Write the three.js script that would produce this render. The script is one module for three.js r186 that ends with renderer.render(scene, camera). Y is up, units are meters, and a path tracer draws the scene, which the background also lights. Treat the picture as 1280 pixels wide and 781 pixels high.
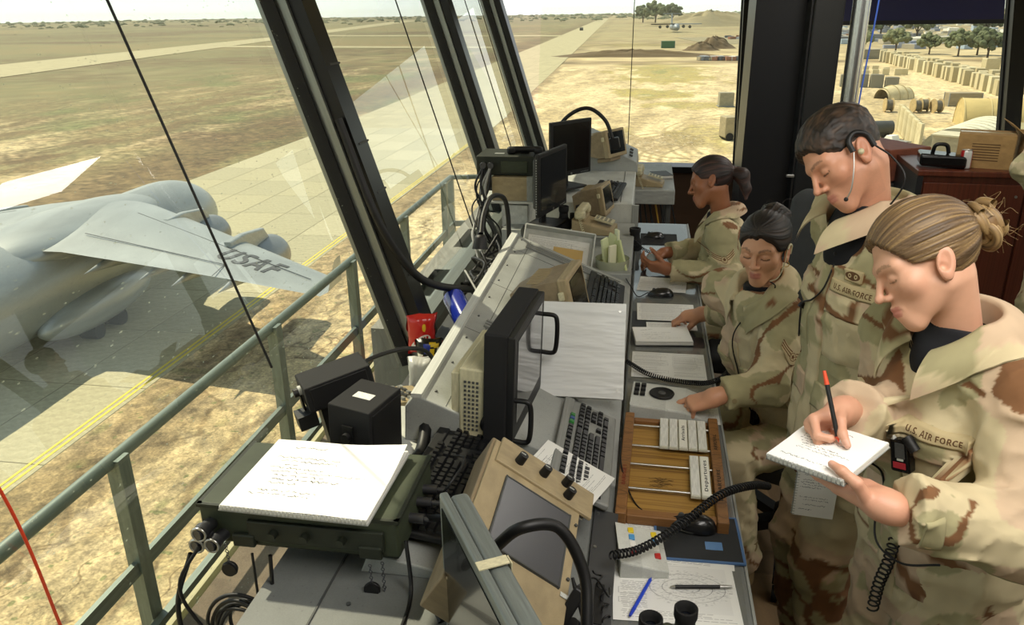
import * as THREE from 'three';
import { RoundedBoxGeometry } from 'three/addons/geometries/RoundedBoxGeometry.js';
import { mergeGeometries, mergeVertices } from 'three/addons/utils/BufferGeometryUtils.js';
import { RectAreaLightUniformsLib } from 'three/addons/lights/RectAreaLightUniformsLib.js';
import { FontLoader } from 'three/addons/loaders/FontLoader.js';
import { TextGeometry } from 'three/addons/geometries/TextGeometry.js';

// ---------- camera, sky, sun, lamps, exposure ----------
const scene = new THREE.Scene();
const renderer = new THREE.WebGLRenderer({ antialias: true });
renderer.toneMapping = THREE.LinearToneMapping;
renderer.toneMappingExposure = 0.86;
renderer.shadowMap.enabled = true;
RectAreaLightUniformsLib.init();
const DEG = Math.PI / 180;
const camera = new THREE.PerspectiveCamera(2 * Math.atan(390.5 / 980) / DEG, 1280 / 781, 0.05, 12000);
camera.position.set(0, 1.95, 0);
camera.rotation.set(-21 * DEG, 9.7 * DEG, 0.8 * DEG * -1, 'YXZ');
scene.add(camera);
{ // hazy desert sky: pale at the horizon, light blue overhead
  const w = 256, h = 128, d = new Float32Array(w * h * 4);
  for (let y = 0; y < h; y++) for (let x = 0; x < w; x++) {
    const e = Math.max(0, (y + .5) / h - .5) * 2, t = Math.pow(e, .33), o = (y * w + x) * 4;
    d[o] = 1.75 * (1 - t) + .3 * t; d[o + 1] = 1.8 * (1 - t) + .42 * t; d[o + 2] = 1.68 * (1 - t) + .62 * t; d[o + 3] = 1;
  }
  const t = new THREE.DataTexture(d, w, h, THREE.RGBAFormat, THREE.FloatType);
  t.mapping = THREE.EquirectangularReflectionMapping; t.magFilter = THREE.LinearFilter; t.needsUpdate = true;
  scene.background = t;
}
const sun = new THREE.DirectionalLight(0xfff0d8, 7.6);
sun.position.set(-49, 75, -25); sun.target.position.set(0, 0, 0);
sun.castShadow = true; sun.shadow.radius = 1; sun.shadow.mapSize.set(4096, 4096);
Object.assign(sun.shadow.camera, { left: -90, right: 90, top: 90, bottom: -90, near: 1, far: 300 });
scene.add(sun, sun.target);
scene.fog = new THREE.FogExp2(0xf6f4e4, .00007);

// ---------- helpers ----------
let seed = 7;
const rnd = () => { seed = (seed + 0x6D2B79F5) | 0; let t = Math.imul(seed ^ (seed >>> 15), 1 | seed); t = (t + Math.imul(t ^ (t >>> 7), 61 | t)) ^ t; return ((t ^ (t >>> 14)) >>> 0) / 4294967296; };
const rr = (a, b) => a + (b - a) * rnd();
const clamp = (x, a = 0, b = 1) => Math.min(b, Math.max(a, x)), mix = (a, b, t) => a + (b - a) * t;
const sstep = (a, b, x) => { const t = clamp((x - a) / (b - a)); return t * t * (3 - 2 * t); };
const V = (x, y, z) => new THREE.Vector3(x, y, z), V3 = (a) => Array.isArray(a) ? new THREE.Vector3(...a) : a.clone();
const PERM = new Uint8Array(512); { const p = [...Array(256).keys()]; for (let i = 255; i > 0; i--) { const j = Math.floor(rnd() * (i + 1)); [p[i], p[j]] = [p[j], p[i]]; } for (let i = 0; i < 512; i++) PERM[i] = p[i & 255]; }
const fd = (t) => t * t * t * (t * (t * 6 - 15) + 10);
function n2(x, y) { // value noise -1..1
  const xi = Math.floor(x), yi = Math.floor(y), u = fd(x - xi), v = fd(y - yi), X = xi & 255, Y = yi & 255;
  const a = PERM[PERM[X] + Y], b = PERM[PERM[X + 1] + Y], c = PERM[PERM[X] + Y + 1], d = PERM[PERM[X + 1] + Y + 1];
  return (a + (b - a) * u + (c - a) * v + (a - b - c + d) * u * v) / 127.5 - 1;
}
function n3(x, y, z) {
  const xi = Math.floor(x), yi = Math.floor(y), zi = Math.floor(z), u = fd(x - xi), v = fd(y - yi), w = fd(z - zi), X = xi & 255, Y = yi & 255, Z = zi & 255;
  const P = PERM, A = P[X] + Y, B = P[X + 1] + Y, A0 = P[A] + Z, A1 = P[A + 1] + Z, B0 = P[B] + Z, B1 = P[B + 1] + Z;
  const l = (a, b, t) => a + (b - a) * t;
  return l(l(l(P[A0], P[B0], u), l(P[A1], P[B1], u), v), l(l(P[A0 + 1], P[B0 + 1], u), l(P[A1 + 1], P[B1 + 1], u), v), w) / 127.5 - 1;
}
const fbm2 = (x, y, o = 4) => { let s = 0, a = .5; for (let i = 0; i < o; i++) { s += a * n2(x, y); x = x * 2.03 + 17.1; y = y * 2.03 + 5.7; a *= .5; } return s; };
const fbm3 = (x, y, z, o = 3) => { let s = 0, a = .5; for (let i = 0; i < o; i++) { s += a * n3(x, y, z); x = x * 2.03 + 7.1; y = y * 2.03 + 3.7; z = z * 2.03 + 11.3; a *= .5; } return s; };
const lin = (c) => { const k = new THREE.Color(c); return [k.r, k.g, k.b]; };

const used = {};
const numbered = (n) => { const k = used[n] = (used[n] ?? -1) + 1; return k ? n + '_' + String(k).padStart(3, '0') : n; };
const shade = (o) => { o.castShadow = true; o.receiveShadow = true; return o; };
function tag(o, label, category, group, kind) { if (label) o.userData.label = label; if (category) o.userData.category = category; if (group) o.userData.group = group; if (kind) o.userData.kind = kind; return o; }
function thing(name, label, category, pos = [0, 0, 0], ry = 0, group) { const o = new THREE.Group(); o.name = numbered(name); o.position.set(...pos); o.rotation.y = ry; scene.add(o); return tag(o, label, category, group); }
function geoOf(gs) { gs = [gs].flat(Infinity); if (gs.length === 1) return gs[0]; const ix = gs.map((g) => { g = g.index ? g.toNonIndexed() : g; for (const k of Object.keys(g.attributes)) if (!['position', 'normal', 'uv', 'color'].includes(k)) g.deleteAttribute(k); return g; });
  const keys = ['position', 'normal', 'uv', 'color'].filter((k) => ix.every((g) => g.attributes[k])); for (const g of ix) for (const k of Object.keys(g.attributes)) if (!keys.includes(k)) g.deleteAttribute(k); return mergeGeometries(ix); }
function part(name, gs, mat, parent, label) { const m = shade(new THREE.Mesh(geoOf(gs), mat)); m.name = parent === scene ? numbered(name) : name; parent.add(m); if (label) m.userData.label = label; return m; }
function solo(name, gs, mat, label, category, group) { return tag(part(name, gs, mat, scene), label, category, group); }
function struct(name, gs, mat, parent = scene) { const m = part(name, gs, mat, parent); if (parent === scene) m.userData.kind = 'structure'; return m; }
function dup(o, pos, ry, label, group) { const c = o.clone(); c.name = numbered(o.name.replace(/_\d{3}$/, '')); scene.add(c); c.userData = { ...o.userData }; if (pos) c.position.set(...pos); if (ry !== undefined) c.rotation.y = ry; if (label) c.userData.label = label; if (group) c.userData.group = group; return c; }
// geometry makers: position p, rotation r (euler)
function xf(g, p, r) { if (r) g.applyMatrix4(new THREE.Matrix4().makeRotationFromEuler(new THREE.Euler(r[0], r[1], r[2], 'YXZ'))); if (p) g.translate(p[0], p[1], p[2]); return g; }
const box = (w, h, d, p, r) => xf(new THREE.BoxGeometry(w, h, d), p, r);
const rb = (w, h, d, rad, p, r, s = 2) => xf(new RoundedBoxGeometry(w, h, d, s, Math.min(rad, w / 2.01, h / 2.01, d / 2.01)), p, r);
const cyl = (r0, r1, h, p, r, n = 20, open = false) => xf(new THREE.CylinderGeometry(r0, r1, h, n, 1, open), p, r);
const sph = (rad, p, s, n = 16) => { const g = new THREE.SphereGeometry(rad, n, Math.ceil(n * .7)); if (s) g.scale(...s); return xf(g, p); };
const tor = (R, r, p, rot, arc = Math.PI * 2, n = 24) => xf(new THREE.TorusGeometry(R, r, 8, n, arc), p, rot);
const tube = (pts, r, seg, n = 8, closed = false) => { const c = new THREE.CatmullRomCurve3(pts.map(V3), closed, 'centripetal'); return new THREE.TubeGeometry(c, seg ?? Math.max(8, pts.length * 8), r, n, closed); };
const bar = (a, b, r, n = 10, r2) => { a = V3(a); b = V3(b); const d = b.clone().sub(a), g = new THREE.CylinderGeometry(r2 ?? r, r, d.length(), n); g.applyQuaternion(new THREE.Quaternion().setFromUnitVectors(V(0, 1, 0), d.normalize())); g.translate(...a.add(b).multiplyScalar(.5).toArray()); return g; };
const beam = (a, b, w, h, roll = 0) => { a = V3(a); b = V3(b); const d = b.clone().sub(a), L = d.length(), g = new THREE.BoxGeometry(w, h, L); const m = new THREE.Matrix4().lookAt(b, a, Math.abs(d.y) > .999 * L ? V(0, 0, 1) : V(0, 1, 0)); if (roll) g.rotateZ(roll); g.applyMatrix4(m); g.translate(...a.add(b).multiplyScalar(.5).toArray()); return g; };
const lathe = (pts, p, r, n = 24) => xf(new THREE.LatheGeometry(pts.map((q) => new THREE.Vector2(q[0], q[1])), n), p, r);
function prism(pts, depth, p, r, bevel = 0) { // outline in x,y extruded along z (centred)
  const s = new THREE.Shape(pts.map((q) => new THREE.Vector2(q[0], q[1])));
  const g = new THREE.ExtrudeGeometry(s, { depth: depth - 2 * bevel, bevelEnabled: bevel > 0, bevelSize: bevel, bevelThickness: bevel, bevelSegments: 2, bevelOffset: -bevel, curveSegments: 10 });
  g.translate(0, 0, -depth / 2 + bevel); return xf(g, p, r);
}
function surf(nu, nv, f, closedU = false) { // parametric sheet f(u,v)->[x,y,z]
  const pos = [], uv = [], ix = [];
  for (let j = 0; j <= nv; j++) for (let i = 0; i <= nu; i++) { const q = f(i / nu, j / nv); pos.push(q[0] ?? q.x, q[1] ?? q.y, q[2] ?? q.z); uv.push(i / nu, j / nv); }
  for (let j = 0; j < nv; j++) for (let i = 0; i < nu; i++) { const a = j * (nu + 1) + i; ix.push(a, a + 1, a + nu + 1, a + 1, a + nu + 2, a + nu + 1); }
  const g = new THREE.BufferGeometry(); g.setAttribute('position', new THREE.Float32BufferAttribute(pos, 3)); g.setAttribute('uv', new THREE.Float32BufferAttribute(uv, 2)); g.setIndex(ix); g.computeVertexNormals(); return g;
}
// oriented slab from a centre and two half-axes, with thickness along their normal; uv on the top face
function slab(c, ux, uy, w, h, th) { ux = V3(ux).normalize(); const n = ux.clone().cross(V3(uy)).normalize(); uy = n.clone().cross(ux); const g = new THREE.BoxGeometry(w, h, th); g.applyMatrix4(new THREE.Matrix4().makeBasis(ux, uy, n)); g.translate(...(Array.isArray(c) ? c : c.toArray())); return g; }
const basis = (ux, uy, c) => { ux = V3(ux).normalize(); const n = ux.clone().cross(V3(uy)).normalize(); uy = n.clone().cross(ux); const m = new THREE.Matrix4().makeBasis(ux, uy, n); m.setPosition(...(Array.isArray(c) ? c : c.toArray())); return m; };
function coil(pts, R, r, turns, seg = 12) { // coiled cord along a path
  const c = new THREE.CatmullRomCurve3(pts.map(V3), false, 'centripetal'), n = turns * seg, fr = c.computeFrenetFrames(n), q = [];
  for (let i = 0; i <= n; i++) { const a = i / seg * Math.PI * 2, p = c.getPointAt(i / n); q.push(p.addScaledVector(fr.normals[i], R * Math.cos(a)).addScaledVector(fr.binormals[i], R * Math.sin(a))); }
  return new THREE.TubeGeometry(new THREE.CatmullRomCurve3(q), n, r, 5);
}
// textures
function canvas(w, h, draw, srgb = true) { const c = document.createElement('canvas'); c.width = w; c.height = h; const x = c.getContext('2d'); draw(x, w, h); const t = new THREE.CanvasTexture(c); if (srgb) t.colorSpace = THREE.SRGBColorSpace; t.wrapS = t.wrapT = THREE.RepeatWrapping; t.magFilter = THREE.LinearFilter; return t; }
function dataTex(w, h, f, srgb = true) { const d = new Uint8Array(w * h * 4); for (let y = 0; y < h; y++) for (let x = 0; x < w; x++) { const c = f(x, y), o = (y * w + x) * 4; d[o] = clamp(c[0]) * 255; d[o + 1] = clamp(c[1]) * 255; d[o + 2] = clamp(c[2]) * 255; d[o + 3] = c.length > 3 ? clamp(c[3]) * 255 : 255; } const t = new THREE.DataTexture(d, w, h); t.magFilter = THREE.LinearFilter; t.minFilter = THREE.LinearMipmapLinearFilter; t.generateMipmaps = true; t.wrapS = t.wrapT = THREE.RepeatWrapping; if (srgb) t.colorSpace = THREE.SRGBColorSpace; t.needsUpdate = true; return t; }
const std = (color, roughness = .6, metalness = 0, extra = {}) => new THREE.MeshStandardMaterial({ color, roughness, metalness, ...extra });
const phy = (color, roughness = .6, extra = {}) => new THREE.MeshPhysicalMaterial({ color, roughness, ...extra });
const grain = dataTex(256, 256, (x, y) => { const v = .5 + .28 * fbm2(x / 9, y / 9, 3) + .35 * (rnd() - .5); return [v, v, v]; }, false);
const wearTex = dataTex(512, 512, (x, y) => { const a = fbm2(x / 60, y / 60, 4), v = .93 + .09 * a + .05 * (rnd() - .5) - (n2(x / 3.1, y / 3.3) > .93 ? .12 : 0); return [v, v, v * .985]; });
const worn = (color, roughness = .6, metalness = 0, extra = {}) => std(color, roughness, metalness, { map: wearTex, ...extra });
const M = {
  white: worn(0xd2d4d0, .5), whiteGrey: worn(0xa9acaa, .5), grey: worn(0x8f918f, .55), dgrey: worn(0x4c4e4e, .6), black: std(0x0d0d0e, .5), blackGloss: std(0x08080a, .22), blackMatte: std(0x101011, .8),
  beige: worn(0xb09e7c, .55), cream: worn(0xd8d0ae, .55), tan: worn(0x98866a, .6), olive: worn(0x39412f, .6), oliveDark: worn(0x23291d, .6), steel: std(0xb8b8b4, .3, .9), dsteel: std(0x55565a, .4, .8), galv: worn(0x9ba09b, .42, .55),
  screen: phy(0x0a0b0c, .16, { clearcoat: .4 }), paper: worn(0xeeeeea, .85), rubber: std(0x0b0b0b, .75), cable: std(0x0a0a0b, .5), cableGrey: std(0x9b9b96, .5), red: std(0xb5201b, .5), blue: std(0x1e3cb8, .35), orange: std(0xe2502a, .45),
};
const stage = (s) => console.log('stage ' + s);
const font = await new FontLoader().loadAsync('fonts/droid/droid_sans_bold.typeface.json');
// ---------- the tower cab ----------
const LEAN = .311, GX = (y) => -.92 - LEAN * (y - .75), GZ = (y) => -6.7 - LEAN * (y - .75), TOP = 2.62, SILL = .75, RX = 4.6, RZ = 2.6;
const frameMat = std(0x0c0c0d, .35, .2), frameSilver = worn(0x9a9f9c, .35, .7), gasket = std(0x050505, .7);
const floorMat = std(0xffffff, .85, 0, { map: dataTex(512, 512, (x, y) => { const v = fbm2(x / 40, y / 40, 5), g = rnd() * .06; return [.37 + .09 * v + g, .32 + .085 * v + g, .255 + .07 * v + g]; }), bumpMap: grain, bumpScale: .001 });
floorMat.map.repeat.set(4, 6);
struct('floor', box(RX + 1.9, .2, RZ + 7.6, [(RX - 1.1) / 2, -.1, (RZ - 6.9) / 2]), floorMat);
const wallMat = worn(0x6b4f3c, .7), wallIn = worn(0x8b8a83, .7);
struct('wall_left', [box(.14, 1.25, 4.0, [-1.0, .125, -4.83]), box(.14, .8, RZ + 2.9, [-.88, -.12, (RZ - 2.86) / 2])], wallIn);
struct('wall_back', [box(RX + 1.3, 1.23, .14, [(RX - .9) / 2, .105, -6.8])], wallMat);
struct('unseen_wall_back_header', slab([(RX - 1.2) / 2, 2.37, GZ(2.37) + .03], [1, 0, 0], [0, 1, -LEAN], RX + 2.2, .53, .05), worn(0x35332f, .8));  // out of view; cuts off the back window as reflected in the left panes
struct('unseen_wall_right', [box(.14, 1.35, RZ + 7.2, [RX, .175, (RZ - 6.6) / 2]), box(.14, 2.0, 3.2, [RX, 1.7, 1.05])], wallIn);  // out of view; solid near part keeps bright reflections off the left pane
struct('wall_rear', [box(RX + 1.3, 2.8, .14, [(RX - .9) / 2, 1.2, RZ])], wallIn);
const ceilMat = worn(0xe6e4dc, .9);
struct('ceiling', box(RX + 2.24, .12, RZ + 8.6, [(RX + .7 - 1.54) / 2, TOP + .06, (RZ - 7.3) / 2]), ceilMat);
// sills
struct('trim_1', [box(.16, .04, 3.9, [-.93, SILL - .02, -4.8]), box(.03, .05, 3.9, [-.86, SILL, -4.8]), box(.1, .04, RZ + 2.85, [-.81, .29, (RZ - 2.86) / 2]), box(.12, .5, .08, [-.9, .52, -2.86])], worn(0x8d938e, .4, .5));
struct('trim_2', [box(RX + 1.2, .05, .2, [(RX - .9) / 2, SILL - .04, -6.7])], frameMat);
// glass panes with dust on them
const glass = phy(0xf4faf2, 0, { transmission: 1, thickness: 0, ior: 1.5 });
function dustTex(w, h, f) { return dataTex(w, h, (x, y) => { const v = f(x / w, y / h); return [v, v, v]; }, false); }
function dustMat(f, w = 1024, h = 1024) { const m = std(0xe9ead6, 1, 0, { transparent: true, alphaMap: dustTex(w, h, f) }); m.side = THREE.DoubleSide; return m; }
const speckField = (() => { const N = 1024, a = new Float32Array(N * N); for (let k = 0; k < 5200; k++) { const x = rnd() * N | 0, y = Math.pow(rnd(), 1.6) * N | 0, s = .25 + rnd() * .6; a[y * N + x] = s; if (rnd() < .25) a[y * N + Math.min(N - 1, x + 1)] = s * .8; } return (u, v) => a[Math.min(N - 1, v * N | 0) * N + Math.min(N - 1, u * N | 0)]; })();
// pane between two stations s0..s1 on a leaning wall: at(s,y,off)
function pane(n, at, s0, s1, dust, SILL = .75) {
  const w = new THREE.Group(); w.name = 'window_' + n; w.userData.kind = 'structure'; scene.add(w);
  const p = (s, y) => at(s, y, 0);
  part('glass_pane', surf(1, 1, (u, v) => p(mix(s0, s1, u), mix(SILL, TOP, v))), glass, w);
  if (dust) part('dust_film', surf(1, 1, (u, v) => at(mix(s0, s1, u), mix(SILL, TOP, v), -.004)), dust, w, 'thin film of dust and specks on the glass');
  return w;
}
const atL = (s, y, off) => [GX(y) + off, y, s], atB = (s, y, off) => [s, y, GZ(y) + off], atR = (s, y, off) => [RX + LEAN * (y - SILL) + off, y, s];
const ML = [-2.8, -4.93, -6.7], dBase = (u, v) => .002 + .011 * clamp(.5 + fbm2(u * 6, v * 6, 4)) + .012 * clamp(fbm2(u * 40, v * 5, 3));
pane(1, atL, 2.5, ML[0], dustMat((u, v) => dBase(u, v) + .02 * sstep(.45, .1, v) * clamp(.6 + fbm2(u * 14, v * 10, 4)) + speckField(u, v) * .9), .3);
pane(2, atL, ML[0], ML[1], dustMat((u, v) => dBase(u, v) + .03 * clamp(.4 + fbm2(u * 9, v * 9, 3)) + speckField(v, u) * .25));
pane(3, atL, ML[1], ML[2], dustMat((u, v) => dBase(u, v) + .04 * clamp(.5 + fbm2(u * 7 + 3, v * 9, 3))));
const MB_ = [-.92, .79, 2.79, RX];
for (let i = 0; i < 3; i++) pane(4 + i, atB, MB_[i], MB_[i + 1], null);
pane(7, atR, -6.5, -3.5); pane(8, atR, -3.5, -.5);  // right-hand panes, out of view, let skylight onto the people
// mullions: dark inner rail, silver cap facing the glass, black gasket
function mullion(at, s, wd, dirS) {
  const g = new THREE.Group(); g.name = numbered('window_mullion'); g.userData.kind = 'structure'; scene.add(g);
  const q = (ds, y, off) => V(...at(s + ds, y, off)), y0 = SILL - .1, y1 = TOP;
  const L = (ds, off, w, d) => { const a = q(ds, y0, off), b = q(ds, y1, off), ax = b.clone().sub(a).normalize(), us = V(...at(s + 1, 1, 0)).sub(V(...at(s, 1, 0))).normalize(), c = a.clone().add(b).multiplyScalar(.5); const gg = new THREE.BoxGeometry(w, a.distanceTo(b), d); const n = us.clone().cross(ax).normalize(); gg.applyMatrix4(new THREE.Matrix4().makeBasis(us, ax, n)); gg.translate(...c.toArray()); return gg; };
  part('outer_rail', L(0, dirS * -.02, wd * .95, .05), frameSilver, g);
  part('inner_rail', L(-wd * .06, dirS * .06, wd * .88, .11), frameMat, g);
  part('silver_edge', [L(wd * .44, dirS * .03, wd * .12, .07)], frameSilver, g);
  part('gasket', [L(-wd * .52, dirS * .005, .012, .05), L(wd * .58, dirS * .005, .012, .05)], gasket, g);
  if (s === ML[0]) for (const y of [1.0, 1.32, 1.5, 1.78, 2.05]) { const c = q(-.03, y, .11); part('cable_clip', rb(.02, .008, .1, .002, [c.x, c.y, c.z], [0, 0, .3]), M.dgrey, g); }
  return g;
}
mullion(atL, ML[0], .14, 1); mullion(atL, ML[1], .13, 1); mullion(atL, -6.72, .16, 1); mullion(atL, 2.5, .12, 1);
mullion(atB, .79, .12, 1); mullion(atB, 2.79, .13, 1); mullion(atR, -3.5, .12, -1); mullion(atR, -.5, .12, -1); mullion(atR, -6.46, .12, -1);
{ const g = tube([[GX(1.6) + .1, 1.6, -2.72], [GX(1.2) + .12, 1.2, -2.7], [GX(.98) + .16, .98, -2.8], [-.68, .86, -3.05], [-.7, .8, -3.3]], .016); solo('cable_bundle', g, M.cable, 'thick black cable running down the dark window mullion to the sill', 'cable'); }
// shade wires hanging beside the glass
for (const [at, s, l] of [[atL, -1.79, 'in front of the window pane above the jet'], [atL, -4.06, 'between the two dark mullions'], [atL, -5.66, 'next to the window pane by the far mullion'], [atL, -6.13, 'in the window pane beside the room corner'], [atB, -.14, 'in the far window above the runway'], [atB, 1.62, 'in the far window under the blue shade']]) {
  const b = at === atL ? at(s, s === -1.79 ? 1.06 : SILL, .05) : at(s, SILL, .05), t = at(s, TOP, .05);
  solo('shade_wire', bar(b, t, at === atB ? .004 : .0035, 6), M.black, 'thin black shade wire ' + l, 'wire');
}
solo('antenna_wire', tube([[-1.12, 1.6, -.9], [-1.02, 1.227, -.945], [-1.02, .908, -.987], [-1.02, .76, -1.0]], .003, 24, 6), std(0xd8401c, .5), 'thin red wire hanging outside the glass above the sand', 'wire');
// blue roller shade
{ const y0 = 1.83, g = thing('roller_shade', 'dark blue see-through roller shade drawn down across the far window top', 'shade', [0, 0, 0]);
  part('shade_cloth', slab([1.96, (y0 + TOP) / 2, GZ((y0 + TOP) / 2) + .09], [1, 0, 0], [0, 1, -LEAN], 1.42, (TOP - y0) * 1.047, .004), phy(0x121c55, .35, { clearcoat: .6, clearcoatRoughness: .2 }), g);
  part('bottom_bar', box(1.42, .03, .02, [1.96, y0, GZ(y0) + .09]), M.black, g); }
// column and pipe
{ const g = thing('structural_column', 'broad black steel column standing in front of the far window', 'column', [.88, 0, -5.6]);
  part('column_shaft', prism([[-.24, -.2], [.13, -.2], [.24, -.09], [.24, .2], [-.24, .2]], 2.66, [0, 1.31, 0], [-Math.PI / 2, 0, 0], .012), std(0x17181b, .38, .1), g);
  part('column_cover', rb(.2, 2.6, .1, .01, [.17, 1.31, .23], [0, .35, 0]), std(0x101113, .45), g); part('cover_seam', box(.012, 2.58, .012, [.08, 1.31, .285]), M.black, g);
  part('latch', rb(.05, .018, .03, .004, [.06, .93, .3]), M.steel, g); }
{ const g = thing('steel_conduit', 'shiny silver conduit pipe running up beside the black column', 'pipe', [1.25, 0, -5.35]);
  part('pipe', cyl(.052, .052, 2.62, [0, 1.31, 0], null, 28), std(0xc4c6c6, .22, .95, { bumpMap: grain, bumpScale: .0006 }), g); part('pipe_clamp', cyl(.057, .057, .03, [0, 2.3, 0]), M.dsteel, g); part('pipe_clamp', cyl(.057, .057, .03, [0, .7, 0]), M.dsteel, g); }
solo('data_cable', tube([[1.34, 2.6, -5.3], [1.335, 2.2, -5.3], [1.33, 1.9, -5.31], [1.3, 1.4, -5.3], [1.3, .9, -5.3]], .005), std(0x3f66c8, .5), 'thin blue data cable hanging beside the silver pipe', 'cable');
// unseen ceiling panels, out of view: light the people in place of bounced flash
for (const [x, z, w, d, I, l] of [[.75, -.55, 1.2, 1.2, 9, 'over the near desk'], [2.3, -2.4, 1.2, 1.2, 5, 'over the open floor'], [1.46, -4.5, .45, .9, 15, 'over the far column']]) {
  const g = thing('unseen_ceiling_lamp', 'unseen white ceiling light panel ' + l, 'lamp', [x, TOP, z]);
  part('lamp_frame', [box(w + .06, .03, .03, [0, -.015, d / 2 + .015]), box(w + .06, .03, .03, [0, -.015, -d / 2 - .015]), box(.03, .03, d, [w / 2 + .015, -.015, 0]), box(.03, .03, d, [-w / 2 - .015, -.015, 0])], M.white, g);
  part('diffuser', box(w, .01, d, [0, -.012, 0]), std(0xffffff, .6, 0, { emissive: 0xfffaf2, emissiveIntensity: 1.5 }), g);  // glow of the unseen panel; the far one reflects in the left pane
  const r = new THREE.RectAreaLight(0xfffaf2, I, w, d); r.position.set(0, -.03, 0); r.rotation.x = -Math.PI / 2; g.add(r);
}
stage('room');
// ---------- outside: balcony, airfield, aircraft, camp ----------
const G = -20;
{ // balcony rail and walkway
  const steel = worn(0x7e8a83, .45, .5), X = -1.73, g = thing('balcony_railing', 'grey painted steel balcony railing outside the tower window', 'railing', [0, 0, 0]);
  part('top_rail', bar([X, .55, .5], [X, .55, -6.9], .024, 14), steel, g);
  part('mid_rail', [beam([X + .02, .12, -1.22], [X + .02, .12, -6.9], .02, .055), beam([X + .02, .12, .5], [X + .02, .12, -1.0], .02, .055)], steel, g);
  part('low_rail', beam([X + .06, -.12, .5], [X + .06, -.12, -6.9], .03, .03), steel, g);
  part('toe_board', beam([X + .08, -.27, .5], [X + .08, -.27, -6.9], .02, .09), steel, g);
  for (const z of [.3, -1.12, -2.05, -3.25, -4.3, -5.4, -6.6]) part('post', [box(.05, .88, .06, [X + .015, .12, z])], steel, g);
  part('corner_return_rail', [bar([X, .55, -6.9], [2.5, .55, -7.9], .022), beam([X, .12, -6.9], [2.5, .12, -7.9], .02, .05), box(.05, 1.1, .05, [X, 0, -6.9])], steel, g);
  const f = new THREE.Group(); f.name = 'balcony_floor'; f.userData.kind = 'structure'; scene.add(f);
  const conc = worn(0xbdb694, .9); part('floor_slab', [box(.86, .1, 8.4, [-1.34, -.37, -3.1]), box(.05, .16, 8.4, [-1.77, -.36, -3.1])], conc, f);
  const bars = []; for (let i = 0; i < 90; i++) bars.push(box(.13, .02, .012, [-1.55, -.31, -.1 - i * .05])); part('drain_grating', [...bars, box(.012, .025, 4.6, [-1.62, -.31, -2.3]), box(.012, .025, 4.6, [-1.48, -.31, -2.3])], worn(0x62655f, .5, .5), f);
  // tower shaft under the cab
  const sh = struct('tower_shaft', box(6.2, 19.2, 8, [1.9, -10.4, -2.6]), worn(0xb9ad8c, .9));
}
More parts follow.
